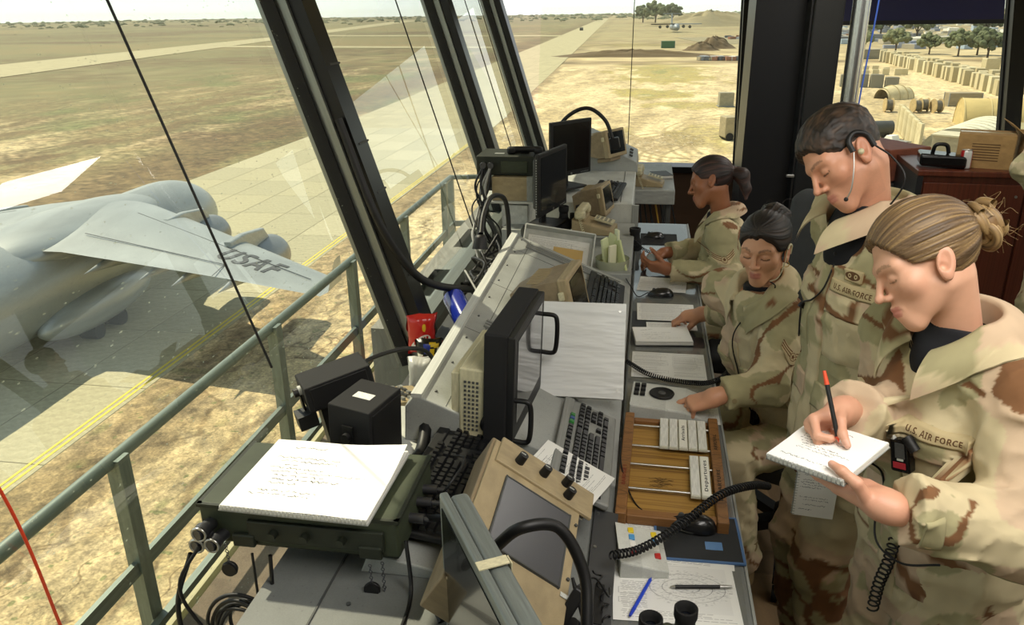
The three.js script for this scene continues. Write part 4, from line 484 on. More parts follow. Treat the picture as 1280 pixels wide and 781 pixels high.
// junk between console and window
{ const g = thing('desk_calculator', 'beige desk device with buttons in the gap by the sill', 'device', [-.735, .84, -2.1], .9); part('shelf', box(.22, .02, .26, [0, -.06, 0]), M.whiteGrey, g); part('case', prism([[-.11, -.05], [.11, -.05], [.11, -.03], [-.11, .03]], .14, null, null, .004), M.beige, g); part('display', box(.03, .004, .1, [-.075, .024, 0], [0, 0, -.27]), M.dgrey, g); for (let i = 0; i < 4; i++) for (let j = 0; j < 5; j++) part('button', box(.012, .008, .016, [-.03 + i * .028, .013 - i * .008, -.048 + j * .024], [0, 0, -.27]), j % 2 ? M.dgrey : M.grey, g); part('support', box(.14, .76, .12, [0, -.45, 0]), M.grey, g);
  solo('cable', tube([[-.82, .8, -2.0], [-.84, .93, -2.06], [-.78, .95, -2.16], [-.68, .93, -2.25], [-.64, .84, -2.3]], .007), M.cable, 'black cable arching over the beige device by the sill', 'cable');
  const bagTex = canvas(128, 128, (c, w, h) => { seed = 33; c.fillStyle = '#c21f1a'; c.fillRect(0, 0, w, h); c.fillStyle = '#e9e4dc'; c.beginPath(); c.ellipse(60, 84, 50, 20, -.3, 0, 6.3); c.fill(); c.fillStyle = '#b01814'; for (let k = 0; k < 5; k++) c.fillRect(22 + k * 16, 76 - k * 3, 10, 16); c.fillStyle = '#e8c12e'; c.beginPath(); c.arc(70, 38, 13, 0, 6.3); c.fill(); });
  const bag = (label, c, s, mat, r) => { const side = (k) => surf(22, 22, (u, v) => { const x = u * 2 - 1, y = v * 2 - 1, b = Math.pow(Math.max(0, (1 - x * x * x * x) * (1 - Math.pow(Math.abs(y), 5))), .5), n = fbm3(u * 3 + c[0] * 9, v * 3, k, 3); return [x * s[0] * (1 - .12 * (1 - y * y)) + .012 * n, y * s[1] + .01 * n, k * (b * s[2] + .012 * n * b)]; }); const o = thing('snack_bag', label, 'bag', c, r); const q = side(-1); q.index.array.reverse(); q.computeVertexNormals(); part('wrapper', [side(1), q], mat, o); return o; };
  bag('red snack bag with yellow spot wedged beside the mullion foot', [-.79, .83, -2.62], [.055, .075, .03], phy(0xffffff, .3, { map: bagTex, clearcoat: .4 }), .35);
  bag('yellow and blue printed snack bag wedged behind the console ridge', [-.73, .80, -2.5], [.05, .06, .03], phy(0xffffff, .3, { map: canvas(64, 64, (c, w, h) => { seed = 8; for (const k of ['#d9b51f', '#c3201c', '#23348f', '#e8e2cf', '#d9b51f', '#b9282a']) for (let i = 0; i < 5; i++) { c.fillStyle = k; c.fillRect(rnd() * w, rnd() * h, 8 + rnd() * 14, 6 + rnd() * 12); } }) }), .2);
  bag('crumpled clear white plastic bag beside the sill', [-.725, .79, -2.36], [.045, .06, .04], phy(0xdcdcd6, .3, { transmission: .35, thickness: 0 }), 0);
  const b = thing('drink_flask', 'shiny dark blue flask lying in the gap behind the console ridge', 'flask', [-.69, .84, -2.83], 0); part('body', lathe([[0, -.11], [.04, -.11], [.045, -.1], [.045, .06], [.035, .085], [0, .085]], null, [Math.PI / 2 + .25, .5, 0]), phy(0x1c2f96, .2, { clearcoat: 1 }), b); part('cap', lathe([[0, -.15], [.03, -.15], [.035, -.14], [.035, -.11], [0, -.11]], null, [Math.PI / 2 + .25, .5, 0]), M.black, b);
  part('shelf', box(.12, .02, .36, [-.02, -.07, 0]), M.dgrey, b);
  for (let k = 0; k < 7; k++) solo('tangled_cable', tube([...Array(7)].map((_, i) => [-.7 + rr(-.06, .07), .8 + rr(0, .12), -2.95 - i * .13 - rr(0, .05)]), rr(.004, .008), 60, 6), k === 3 ? M.cableGrey : M.cable, k === 3 ? 'grey cable lying in the tangle behind the console ridge' : 'black cable in the tangle behind the console ridge', 'cable', k === 3 ? undefined : 'black cables tangled behind the console');
  const l = thing('gooseneck_lamp', 'black gooseneck lamp leaning over the cables by the window', 'lamp', [-.6, 1.0, -3.42]); part('neck', tube([[0, -.16, -.02], [.0, .08, -.02], [-.01, .17, .02], [-.045, .2, .12], [-.06, .15, .24], [-.055, .09, .33]], .011, 60), M.black, l); part('lamp_head', lathe([[0, .06], [.018, .06], [.026, .045], [.034, 0], [.03, 0], [.02, .04], [0, .045]], [-.055, .03, .35], [-.25, 0, 0]), M.black, l); part('clamp', rb(.04, .06, .05, .006, [0, -.16, -.02]), M.black, l); }
// second field radio on its shelf
{ const g = thing('field_radio', 'dark green field radio on a shelf beside the second mullion', 'radio', [-.715, 1.15, -4.14]); part('case', rb(.3, .1, .24, .006, [0, .05, 0]), M.oliveDark, g); part('front_panel', rb(.14, .06, .01, .003, [.05, .045, .122]), M.olive, g); part('label_plate', box(.05, .002, .03, [-.04, .101, .04]), M.whiteGrey, g); for (const x of [-.11, -.07]) part('connector', [cyl(.013, .013, .04, [x, .055, .13], [Math.PI / 2, 0, 0], 12), tor(.014, .003, [x, .055, .148])], M.dsteel, g); part('handset_cradle', rb(.09, .012, .05, .004, [.07, .105, 0]), M.black, g);
  const h = thing('radio_handset', 'black handset lying on top of the dark green radio', 'handset', [-.62, 1.275, -4.1], .1); part('grip', [rb(.17, .03, .035, .014, [0, 0, 0]), rb(.05, .04, .045, .016, [.07, -.006, 0]), rb(.05, .04, .045, .016, [-.07, -.006, 0])], M.black, h);
  const s = thing('equipment_box', 'beige equipment box standing under the dark green radio', 'box', [-.68, 1.085, -4.1]); part('case', rb(.2, .125, .22, .005), M.beige, s); part('flange', box(.03, .13, .225, [.1, 0, 0]), M.whiteGrey, s); part('shelf', rb(.3, .012, .26, .003, [-.03, -.068, 0]), M.white, s); part('bracket', [beam([-.16, -.07, .1], [-.05, -.32, .1], .02, .02)], M.dgrey, s);
  for (let k = 0; k < 8; k++) solo('radio_lead', tube([[-.825 + (k % 2) * .04, 1.2, -4.0], [-.84 + rr(-.03, .05), 1.1, -3.97], [-.83 + rr(-.06, .06), 1.0, -3.94], [-.8 + rr(-.06, .08), .88, -3.9 + rr(-.1, .1)], [-.76 + rr(-.05, .05), .78, -3.8 + rr(-.2, .2)]], .004 + .002 * (k % 3)), k % 4 === 1 ? M.cableGrey : M.cable, k % 4 === 1 ? 'grey lead hanging from the dark green radio connectors' : 'black lead hanging from the dark green radio connectors', 'cable', k % 4 === 1 ? 'grey leads below the dark green radio' : 'black leads below the dark green radio'); }
{ const g = thing('bent_arm_lamp', 'long black arched lamp arm with a square head over the far console', 'lamp', [-.56, .94, -4.95]); part('arm', tube([[0, 0, 0], [0, .22, 0], [.06, .38, 0], [.2, .45, 0], [.31, .38, 0], [.36, .27, .01]], .012, 60), M.black, g); part('head', rb(.06, .07, .06, .008, [.375, .24, .01], [0, 0, .2]), M.black, g); part('base', cyl(.04, .045, .02, [0, .01, 0]), M.black, g); }
// telephones
function phone(label, c, ry) { const g = thing('telephone', label, 'telephone', c, ry); part('base', prism([[-.1, 0], [.11, 0], [.11, .025], [-.1, .075]], .17, null, null, .006), M.beige, g); part('keypad_panel', slab([.055, .062, 0], [0, 0, 1], [-.97, .23, 0], .07, .1, .01), M.cream, g); for (let i = 0; i < 3; i++) for (let j = 0; j < 4; j++) part('button', rb(.014, .006, .014, .002, [.02 + j * .021, .073 - j * .005, -.022 + i * .022], [0, 0, -.24]), M.dgrey, g);
  const h = part('handset', [rb(.055, .045, .05, .016, [-.06, .1, .07]), rb(.055, .045, .05, .016, [-.06, .1, -.07]), rb(.045, .03, .16, .012, [-.06, .118, 0])], M.cream, g); part('cradle', rb(.05, .02, .13, .006, [-.06, .072, 0]), M.beige, g);
  part('cord', coil([[-.06, .09, .09], [-.03, .03, .13], [.0, -.02, .14], [.02, -.03, .1], [.0, .01, .08]], .006, .0018, 22), M.cream, g); return g; }
{ const st = thing('phone_stand', 'grey stand under the cream desk telephone', 'stand', [-.24, .83, -3.95]); part('top', rb(.22, .01, .2, .002, [0, .05, 0]), M.whiteGrey, st); part('foot', box(.2, .045, .18, [0, .0225, 0]), M.grey, st); }
phone('cream desk telephone beside the far binoculars and paper tray', [-.24, .885, -3.95], -.12); phone('cream telephone with hanging cord on the far side table', [.03, .81, -5.5], -.1);
{ const g = thing('directory_booklet', 'grey booklet lying behind the cream telephone on the far side table', 'booklet', [.13, .812, -5.8], .3); part('pages', rb(.12, .02, .17, .003, [0, .01, 0]), M.paper, g); part('cover', box(.124, .003, .174, [0, .0215, 0]), M.dgrey, g); }
// document tray, holders, cups
{ const g = at('document_tray', 'white angled document tray holding papers beside the telephone', 'tray', [-.38, .91, -3.52], [1, -.16, -.1], [0, .6, -.5]); part('back_plate', rb(.33, .18, .006, .002, [0, 0, -.02]), M.white, g); part('side', [box(.006, .18, .05, [-.165, 0, .003]), box(.006, .18, .05, [.165, 0, .003]), box(.33, .006, .05, [0, .09, .003])], M.white, g); part('document', box(.29, .15, .004, [0, -.02, -.008]), paperMats[3], g); part('tan_envelope', box(.14, .1, .003, [.05, -.04, -.004]), std(0xc9a866, .8), g); part('clear_cover', box(.3, .17, .002, [0, -.01, .012]), phy(0xffffff, .08, { transmission: 1, thickness: 0 }), g); part('stand', prism([[-.12, -.1], [.12, -.1], [.12, -.02], [-.12, -.02]], .03, [0, -.05, -.05]), M.whiteGrey, g); }
{ const g = thing('pencil_tub', 'clear plastic tub stuffed with pale green folded notes', 'tub', [-.125, .762, -3.53]); part('tub', lathe([[0, 0], [.068, 0], [.072, .005], [.08, .11], [.077, .11], [.069, .008], [0, .006]], null, null, 32), phy(0xd9dcc8, .15, { transmission: .6, thickness: 0 }), g); part('contents', lathe([[0, .01], [.06, .01], [.066, .085], [0, .09]], null, null, 20), std(0xb7b58c, .8), g);
  for (const [x, z, h, c, t] of [[-.03, .01, .17, 0xd5dcae, .2], [.02, -.02, .2, 0xdfe2bf, -.1], [.04, .02, .16, 0xc8d09a, -.4], [0, .03, .14, 0xe3e0c2, 0], [-.02, -.04, .18, 0xcfd4a6, .3]]) part('folded_note', rb(.045, h, .012, .004, [x, h / 2 + .04, z], [0, rr(0, 3), t]), std(c, .85), g); }
{ const g = thing('monocular', 'black field monocular standing beside the pencil tub', 'monocular', [-.03, .752, -4.1]); part('barrel', lathe([[0, 0], [.036, 0], [.038, .01], [.036, .05], [.028, .06], [.026, .09], [.03, .095], [.03, .115], [.022, .115], [.02, .1], [0, .1]]), M.blackMatte, g); part('grip_ring', tor(.037, .004, [0, .03, 0], [Math.PI / 2, 0, 0]), M.black, g); }
function binoculars(label, c, ry, mat, s, lying) { const g = thing('binoculars', label, 'binoculars', c, ry); g.scale.setScalar(s); for (const x of [-.034, .034]) { const b = part('barrel', lathe([[0, 0], [.029, 0], [.03, .01], [.029, .045], [.024, .075], [.018, .085], [.017, .105], [.0, .105]], [x, 0, 0]), mat, g); part('eyecup', lathe([[.011, .1], [.017, .1], [.0205, .112], [.0205, .128], [.017, .13], [.013, .118], [.011, .112]], [x, 0, 0]), M.rubber, b); part('lens', cyl(.013, .013, .002, [x, .11, 0]), phy(0x0b0f16, .05, { clearcoat: 1 }), b); } part('bridge', [rb(.05, .04, .022, .006, [0, .055, 0]), cyl(.009, .009, .05, [0, .075, 0])], mat, g); return g; }
binoculars('olive green binoculars standing on the chart at the desk', [.085, .753, -1.2], .5, worn(0x3c4030, .55), 1.1); binoculars('black binoculars standing upright beside the far flat monitor', [-.36, .83, -4.02], .2, M.blackMatte, 1.3);
// white binder
{ const g = at('ring_binder', 'white vinyl ring binder propped against the tan monitor', 'binder', [-.165, .98, -2.2], [1, 0, -.03], [.0, .86, -.5]); const vin = phy(0xd9dbd9, .28, { bumpMap: dataTex(128, 128, (x, y) => { const v = .5 + .5 * fbm2(x / 60, y / 9, 3); return [v, v, v]; }, false), bumpScale: .004 }); part('front_cover', rb(.268, .29, .004, .0015, [0, 0, .022], null, 1), vin, g); part('rear_cover', rb(.268, .29, .004, .0015, [0, 0, -.022]), vin, g); part('spine', rb(.006, .29, .046, .002, [-.133, 0, 0]), vin, g); part('pages', box(.24, .275, .034, [0, 0, 0]), M.paper, g); for (const y of [.12, -.12]) part('rivet', cyl(.004, .004, .003, [.115, y, .025], [Math.PI / 2, 0, 0], 10), M.steel, g); }
{ const g = at('document_sheet', 'loose clear covered paper sheets lying beside the scope', 'paper', [-.16, .872, -1.66], [.3, -.1, -1], [-1, .3, 0]); part('sheet', surf(12, 12, (u, v) => [(u - .5) * .24, (v - .5) * .2, .006 * Math.sin(u * 5 + v * 2)]), Object.assign(paperMats[3].clone(), { side: THREE.DoubleSide }), g); }
{ const g = at('flight_strip_bay', 'row of pale flight strips in the sloped console face', 'strips', [...onSlope(-.36, .004), -2.95], [.12, -.05, -1], kUp); part('tray', rb(.2, .15, .006, .002), M.grey, g); for (let k = 0; k < 5; k++) part('strip', rb(.032, .13, .004, .001, [-.07 + k * .036, 0, .005]), M.paper, g); }
// desk papers under and on the glass
const sheets = [[.11, -1.43, .27, .2, .05, 2, 'map chart sheet under the olive binoculars'], [.12, -1.62, .26, .2, -.03, 0, 'printed sheet under the blue edged mouse pad'], [.06, -2.62, .14, .22, 0, 1, 'printed sheet beside the coiled cord'], [.19, -2.62, .12, .22, 0, 3, 'pale form beside the coiled cord'], [.12, -3.16, .24, .2, .02, 0, 'dense printed sheet below the black desk mouse'], [.11, -3.52, .22, .2, -.08, 1, 'pale printed sheet by the pencil tub'], [.14, -3.0, .2, .08, .05, 3, 'narrow form above the white notebook'], [.22, -2.3, .1, .2, 0, 0, 'sheet tucked under the strip board edge']];
sheets.forEach(([x, z, w, d, r, k, l], i) => { const m = solo('desk_paper', new THREE.PlaneGeometry(w, d).rotateX(-Math.PI / 2).rotateY(r).translate(x, .7536 + i * .0002, z), Object.assign(paperMats[k].clone(), { side: THREE.DoubleSide }), l, 'paper'); });
// wooden flight strip board
{ const wood = (a, b, sd) => std(0xffffff, .55, 0, { map: canvas(256, 256, (c, w, h) => { seed = sd; c.fillStyle = a; c.fillRect(0, 0, w, h); c.strokeStyle = b; for (let k = 0; k < 70; k++) { c.lineWidth = .5 + rnd() * 2; c.globalAlpha = .15 + rnd() * .4; c.beginPath(); const y = rnd() * h; c.moveTo(0, y); c.bezierCurveTo(80, y + rnd() * 16 - 8, 170, y + rnd() * 16 - 8, w, y + rnd() * 10 - 5); c.stroke(); } c.globalAlpha = 1; }) });
  const text = (t, sz, wd, ht, col = '#2b2118', bg = null) => canvas(512, 128, (c, w, h) => { if (bg) { c.fillStyle = bg; c.fillRect(0, 0, w, h); } else c.clearRect(0, 0, w, h); c.fillStyle = col; c.font = 'bold ' + sz + 'px sans-serif'; c.textAlign = 'center'; c.textBaseline = 'middle'; c.fillText(t, w / 2, h / 2); });
  const rail = wood('#8a6035', '#54371b', 3), bed = wood('#a9823f', '#6d4a1e', 4), g = thing('strip_board', 'wooden flight strip board with metal rods on the desk', 'strip board', [.112, .753, -1.915], -.02);
  part('backboard', box(.24, .008, .5, [0, .006, 0]), bed, g); part('side_rail', rb(.028, .034, .53, .003, [-.124, .019, 0]), rail, g); part('side_rail', rb(.028, .034, .53, .003, [.124, .019, 0]), rail, g); part('end_rail', rb(.22, .026, .03, .003, [0, .015, .245]), rail, g); part('end_rail', rb(.22, .02, .02, .003, [0, .012, -.25]), rail, g);
  for (const z of [-.21, -.09, .01, .13]) part('metal_rod', bar([-.12, .022, z], [.12, .022, z], .0035, 8), M.steel, g);
  const strip = (x, z, l, t) => { const s = part('strip_holder', rb(.0255, .009, l, .002, [x, .03, z]), worn(0xd9d8c8, .5), g); part('paper_strip', box(.021, .0012, l * .96, [x, .0352, z]), t ? std(0xffffff, .8, 0, { map: text(t, 76, 1, 1, '#333', '#e9e8dc') }) : M.paper, s); if (t) { const q = s.children[0]; q.geometry = box(l * .96, .0012, .021).rotateY(Math.PI / 2).translate(x, .0353, z); } };
  for (let k = 0; k < 5; k++) strip(-.02 + k * .0272, -.16, .17, k === 2 ? 'Arrivals' : null); for (let k = 0; k < 2; k++) strip(.062 + k * .0272, .06, .2, k === 1 ? 'Departures' : null);
  const lbl = (t, x, z, l, col) => { const q = new THREE.PlaneGeometry(l, .024); q.rotateX(-Math.PI / 2); q.rotateY(Math.PI / 2); q.translate(x, .0368, z); part('rail_lettering', q, std(0xffffff, .7, 0, { map: text(t, 70, 1, 1, col), transparent: true }), g); };
  lbl('BARDSIE 1', -.124, .09, .15, '#7a2018'); lbl('DEPARTURE', .124, .1, .2, '#2b2118'); lbl('ARRIVAL', .124, -.12, .16, '#2b2118');
  part('grain_scrawl', new THREE.PlaneGeometry(.09, .06).rotateX(-Math.PI / 2).translate(-.03, .0106, .075), std(0xffffff, .8, 0, { transparent: true, map: canvas(128, 96, (c) => { c.clearRect(0, 0, 128, 96); seed = 6; c.strokeStyle = '#3a2a18'; c.lineWidth = 2; for (let k = 0; k < 14; k++) { c.beginPath(); let x = 20 + rnd() * 50, y = 15 + k * 5; c.moveTo(x, y); for (let i = 0; i < 6; i++) c.lineTo(x += 6 + rnd() * 5, y + rnd() * 10 - 5); c.stroke(); } }) }), g); }
{ const g = thing('speaker_intercom', 'white wedge intercom with a round black speaker on the desk', 'intercom', [.105, .753, -2.285], -.06); part('case', prism([[-.11, 0], [.13, 0], [.135, .015], [.06, .04], [-.11, .05]], .17, null, null, .006), M.white, g); part('speaker_grille', [cyl(.037, .037, .006, [-.015, .049, -.01], [0, 0, -.05], 28), tor(.037, .003, [-.015, .051, -.01], [Math.PI / 2, 0, 0])], M.black, g); part('speaker_dome', sph(.013, [-.015, .05, -.01], [1, .5, 1]), M.dgrey, g); for (let i = 0; i < 2; i++) for (let j = 0; j < 3; j++) part('button', rb(.016, .01, .016, .002, [-.095 + i * .02, .054, -.05 + j * .03]), M.black, g); }
// mice and pads
function mouse(label, c, ry) { const g = thing('computer_mouse', label, 'mouse', c, ry); const q = new THREE.SphereGeometry(1, 28, 16, 0, 6.2832, 0, Math.PI / 2), p = q.attributes.position; for (let i = 0; i < p.count; i++) { const x = p.getX(i), y = p.getY(i), z = p.getZ(i); p.setXYZ(i, x * .058, y * .034 * (1 - .25 * x), z * (.031 - .004 * x)); } q.computeVertexNormals(); part('shell', q, phy(0x111114, .3, { clearcoat: .4 }), g); part('button_seam', [box(.045, .002, .0015, [.03, .0265, 0], [0, 0, -.42])], M.black, g); part('scroll_wheel', cyl(.008, .008, .006, [.03, .026, 0], [Math.PI / 2, 0, 0], 14), M.dgrey, g); part('skirt', cyl(.04, .04, .004, [0, .002, 0], null, 24).scale(1.45, 1, .78), M.dgrey, g); return g; }
mouse('black mouse on the blue edged mouse pad', [.16, .762, -1.66], Math.PI - .15); mouse('black mouse lying on the printed sheets beyond the white notebook', [.1, .754, -3.37], Math.PI + .1); mouse('dark mouse on the plain black pad at the far desk end', [.075, .757, -4.32], Math.PI);
solo('cable', tube([[.1, .77, -1.66], [.06, .76, -1.69], [.02, .765, -1.73], [-.02, .79, -1.85], [-.03, .8, -2.0]], .0022), M.cable, 'thin mouse cable running to the strip board corner', 'cable'); solo('cable', tube([[.045, .765, -3.37], [.0, .758, -3.33], [-.03, .79, -3.36], [-.06, .81, -3.45], [-.03, .8, -3.6]], .0022), M.cable, 'thin mouse cable running to the pencil tub', 'cable');
{ const g = thing('mouse_pad', 'dark mouse pad with a blue edge on the desk', 'mouse pad', [.17, .7545, -1.625], .03); part('mat', rb(.2, .003, .17, .0015, [0, .0015, 0]), std(0x2a2c2e, .8), g); part('blue_edge', [box(.204, .004, .006, [0, .0015, .087]), box(.204, .004, .006, [0, .0015, -.087]), box(.006, .004, .17, [.1, .0015, 0]), box(.006, .004, .17, [-.1, .0015, 0])], std(0x4a6d9c, .5), g); part('print', box(.04, .0005, .03, [.035, .0034, .03]), std(0x5f86b5, .6), g);
  const h = thing('mouse_pad', 'plain black mouse pad at the far desk end', 'mouse pad', [.1, .754, -4.3], 0); part('mat', rb(.2, .003, .22, .0015, [0, .0015, 0]), M.blackMatte, h); part('rim', box(.202, .002, .222, [0, .001, 0]), M.dgrey, h); }
// marker rack with coloured keys
{ const g = thing('status_button_box', 'white box with two columns of coloured status buttons', 'button box', [.03, .753, -1.535], .12); part('case', prism([[-.05, 0], [.06, 0], [.06, .02], [-.05, .045]], .15, null, null, .004), M.white, g); [-.015, .04].forEach((x, i) => [0xe0c422, 0x4b93c9, 0xeae8e0, 0xc0231f].forEach((c, j) => { const b = part('button', rb(.014, .014, .018, .002, [x, .042 - (x + .05) * .23, -.05 + j * .026]), std(c, .45), g); part('label_window', box(.016, .004, .02, [x - .019, .042 - (x + .03) * .23, -.05 + j * .026], [0, 0, -.22]), M.paper, b); })); }
{ const pen = (name, label, a, b, m1, m2, parent) => { const g = thing(name, label, 'pen', [0, 0, 0]); const A = V3(a), B = V3(b), L = (t) => A.clone().lerp(B, t); part('barrel', bar(L(.08), L(.8), .0042, 10), m1, g); part('tip', bar(L(.08), L(0), .0042, 10, .0008), m2 ?? m1, g); part('cap', bar(L(.8), L(1), .0046, 10, .003), m2 ?? m1, g); return g; };
  globalThis.makePen = pen; pen('ballpoint_pen', 'black ballpoint pen lying across the map chart', [.1, .76, -1.435], [.235, .76, -1.455], M.black, M.steel); pen('ballpoint_pen', 'clear blue ballpoint pen leaning on the chart beside the binoculars', [.06, .76, -1.46], [.015, .762, -1.33], phy(0x1f44c8, .2, { clearcoat: .6 }), M.blue); pen('ballpoint_pen', 'black capped pen standing in the grey console clip', [-.07, .84, -1.2], [-.1, .92, -1.24], M.black); }
// coiled headset cords
solo('coiled_headset_lead', coil([[-.03, .84, -1.42], [.03, .825, -1.47], [.12, .84, -1.55], [.22, .86, -1.66], [.31, .83, -1.76], [.36, .78, -1.84]], .0085, .0026, 60), M.black, 'thick black coiled cord sagging across the mouse pad', 'cord');
solo('coiled_headset_lead', coil([[-.03, .79, -2.56], [.05, .772, -2.5], [.14, .767, -2.47], [.24, .79, -2.42], [.3, .84, -2.38]], .007, .0022, 52), M.black, 'black coiled cord lying across the papers beside the intercom', 'cord');
solo('coiled_headset_lead', coil([[-.05, .82, -4.1], [.02, .775, -4.02], [.1, .765, -3.98], [.2, .775, -3.94], [.3, .82, -3.9]], .007, .0022, 44), M.black, 'black coiled cord lying across the far end of the desk', 'cord');
solo('curly_wire', coil([[-.06, .83, -1.38], [-.04, .8, -1.33], [-.03, .79, -1.25], [-.02, .78, -1.15]], .008, .002, 8), M.black, 'loose black curly wire beside the narrow grey panel', 'cord');
{ const g = thing('clip_microphone', 'black clip holder with cables beside the tan scope', 'clip', [-.1, .87, -1.22]); part('clip', [rb(.025, .075, .025, .005, [0, 0, 0], [-.5, 0, -.5]), cyl(.012, .012, .03, [.01, -.03, .02], [.6, 0, .3])], M.black, g); part('lead', tube([[.01, .03, -.02], [.04, .03, -.05], [.07, -.02, -.06], [.07, -.05, -.12]], .0022), M.black, g); part('spiral_base', [cyl(.03, .03, .02, [.03, -.06, .1]), tor(.024, .003, [.03, -.048, .1], [Math.PI / 2, 0, 0])], M.white, g); }
{ const g = thing('desk_fan_ring', 'small black ring speaker beside the big keyboard', 'speaker', [-.36, .94, -1.79]); part('ring', [tor(.028, .009, [0, 0, 0], [.2, .5, 0]), cyl(.026, .03, .03, [0, 0, -.012], [Math.PI / 2 + .2, 0, 0])], M.black, g); part('rim', tor(.024, .0025, [0, .003, .008], [.2, .5, 0]), M.steel, g); part('post', cyl(.008, .008, .08, [0, -.05, -.01]), M.black, g); }
// notebook by the seated controller
notepad('open_notebook', 'white open notebook lying on the papers by the writing hand', [.1, .77, -2.87], [1, 0, -.12], [.08, 0, -1], .22, .15, .012, scribble(77, '#888'), 2);
// ---------- furniture ----------
{ const wood = std(0xffffff, .32, 0, { map: canvas(256, 256, (c, w, h) => { seed = 12; c.fillStyle = '#5f2f1f'; c.fillRect(0, 0, w, h); for (let k = 0; k < 120; k++) { c.fillStyle = `rgba(${30 + rnd() * 40},${12 + rnd() * 14},8,${.08 + rnd() * .15})`; c.fillRect(rnd() * w, 0, .6 + rnd() * 3, h); } }) });
  const g = thing('wooden_cabinet', 'dark reddish wooden cabinet with doors below the far window', 'cabinet', [2.3, 0, -5.4], -.06); part('carcass', box(1.18, .95, .52, [0, .5, 0]), wood, g); part('top_board', rb(1.24, .035, .58, .006, [0, .99, 0]), wood, g); part('end_panel', rb(.035, .99, .56, .004, [-.6, .495, .005]), std(0x17181b, .45), g); for (const x of [-.29, .29]) { const d = part('door', rb(.565, .86, .02, .004, [x, .5, .268]), wood, g); part('lock', cyl(.008, .008, .008, [x + (x < 0 ? .24 : -.0), .86, .28], [Math.PI / 2, 0, 0], 12), M.steel, d); } part('plinth', box(1.1, .06, .48, [0, .03, 0]), M.black, g);
  const card = worn(0xb08d5a, .85); const carton = (label, c, ry, w, h, d, open) => { const b = thing('cardboard_box', label, 'box', c, ry); part('walls', [box(w, .006, d, [0, .003, 0]), box(w, h, .006, [0, h / 2, d / 2]), box(w, h, .006, [0, h / 2, -d / 2]), box(.006, h, d, [w / 2, h / 2, 0]), box(.006, h, d, [-w / 2, h / 2, 0])], card, b); if (open) for (const s of [-1, 1]) part('flap', slab([s * (w / 2 + .04), h + .03, 0], [0, 0, 1], [s * .6, .5, 0], d, .11, .005), card, b); else { part('lid', box(w, .006, d, [0, h, 0]), card, b); part('tape', box(w, .001, .05, [0, h + .004, 0]), phy(0xcdb98c, .2), b); } part('print', [...Array(7)].map((_, k) => box(w * .5, .006, .001, [0, h * .25 + k * h * .08, d / 2 + .0036])), std(0x5e4526, .8), b); return b; };
  carton('closed tan cardboard box on the wooden cabinet', [2.1, 1.008, -5.36], -.35, .3, .2, .24, false); carton('open brown cardboard box with raised flaps on the cabinet', [2.44, 1.008, -5.36], -.2, .28, .2, .3, true);
  const t = thing('black_tote', 'crumpled black plastic tote on the wooden cabinet corner', 'tote', [1.83, 1.01, -5.3], -.2); const q = new RoundedBoxGeometry(.26, .075, .2, 6, .02), p = q.attributes.position; for (let i = 0; i < p.count; i++) p.setXYZ(i, p.getX(i) * (1 + .06 * n3(p.getX(i) * 14, p.getY(i) * 14, 2)), p.getY(i) + .012 * n3(p.getX(i) * 16, p.getZ(i) * 16, 5), p.getZ(i)); q.computeVertexNormals(); q.translate(0, .045, 0); part('bag', q, M.blackGloss, t); part('handle', [tube([[-.05, .08, 0], [-.04, .13, .02], [.02, .13, .01], [.04, .08, 0]], .012)], M.black, t);
  const m = thing('drink_can', 'white and red drink can beside the black tote', 'can', [1.955, 1.008, -5.24]); part('can', lathe([[0, 0], [.028, 0], [.033, .008], [.033, .1], [.028, .112], [0, .112]]), std(0xffffff, .35, .2, { map: canvas(64, 64, (c) => { c.fillStyle = '#d9d7d2'; c.fillRect(0, 0, 64, 64); c.fillStyle = '#b3231f'; c.fillRect(8, 14, 20, 36); c.fillRect(40, 14, 16, 20); c.fillStyle = '#3a4a8a'; c.fillRect(40, 38, 16, 12); }) }), m); part('rim', tor(.028, .002, [0, .112, 0], [Math.PI / 2, 0, 0]), M.steel, m);
  const f = thing('red_case', 'flat reddish brown case with a small plant emblem below the window', 'case', [1.68, .79, -6.0], .5); part('case', rb(.36, .22, .5, .008, [0, .14, 0]), worn(0x8f4f38, .6), f); part('emblem', rb(.004, .05, .05, .002, [.183, .17, .1]), std(0x4d6b3f, .7), f); part('latch', rb(.01, .03, .04, .003, [.182, .2, -.1]), M.steel, f); part('stand', box(.34, .8, .48, [0, -.38, 0]), M.dgrey, f);
  const s = thing('paper_stack', 'stack of white paper reams beside the dark cabinet end', 'paper', [1.5, .62, -5.42], .2); for (let k = 0; k < 5; k++) part('ream', box(.22, .032, .29, [rr(-.006, .006), .02 + k * .034, rr(-.006, .006)], [0, rr(-.05, .05), 0]), M.paper, s); part('stand', box(.28, .62, .34, [0, -.3, 0]), M.dgrey, s); }
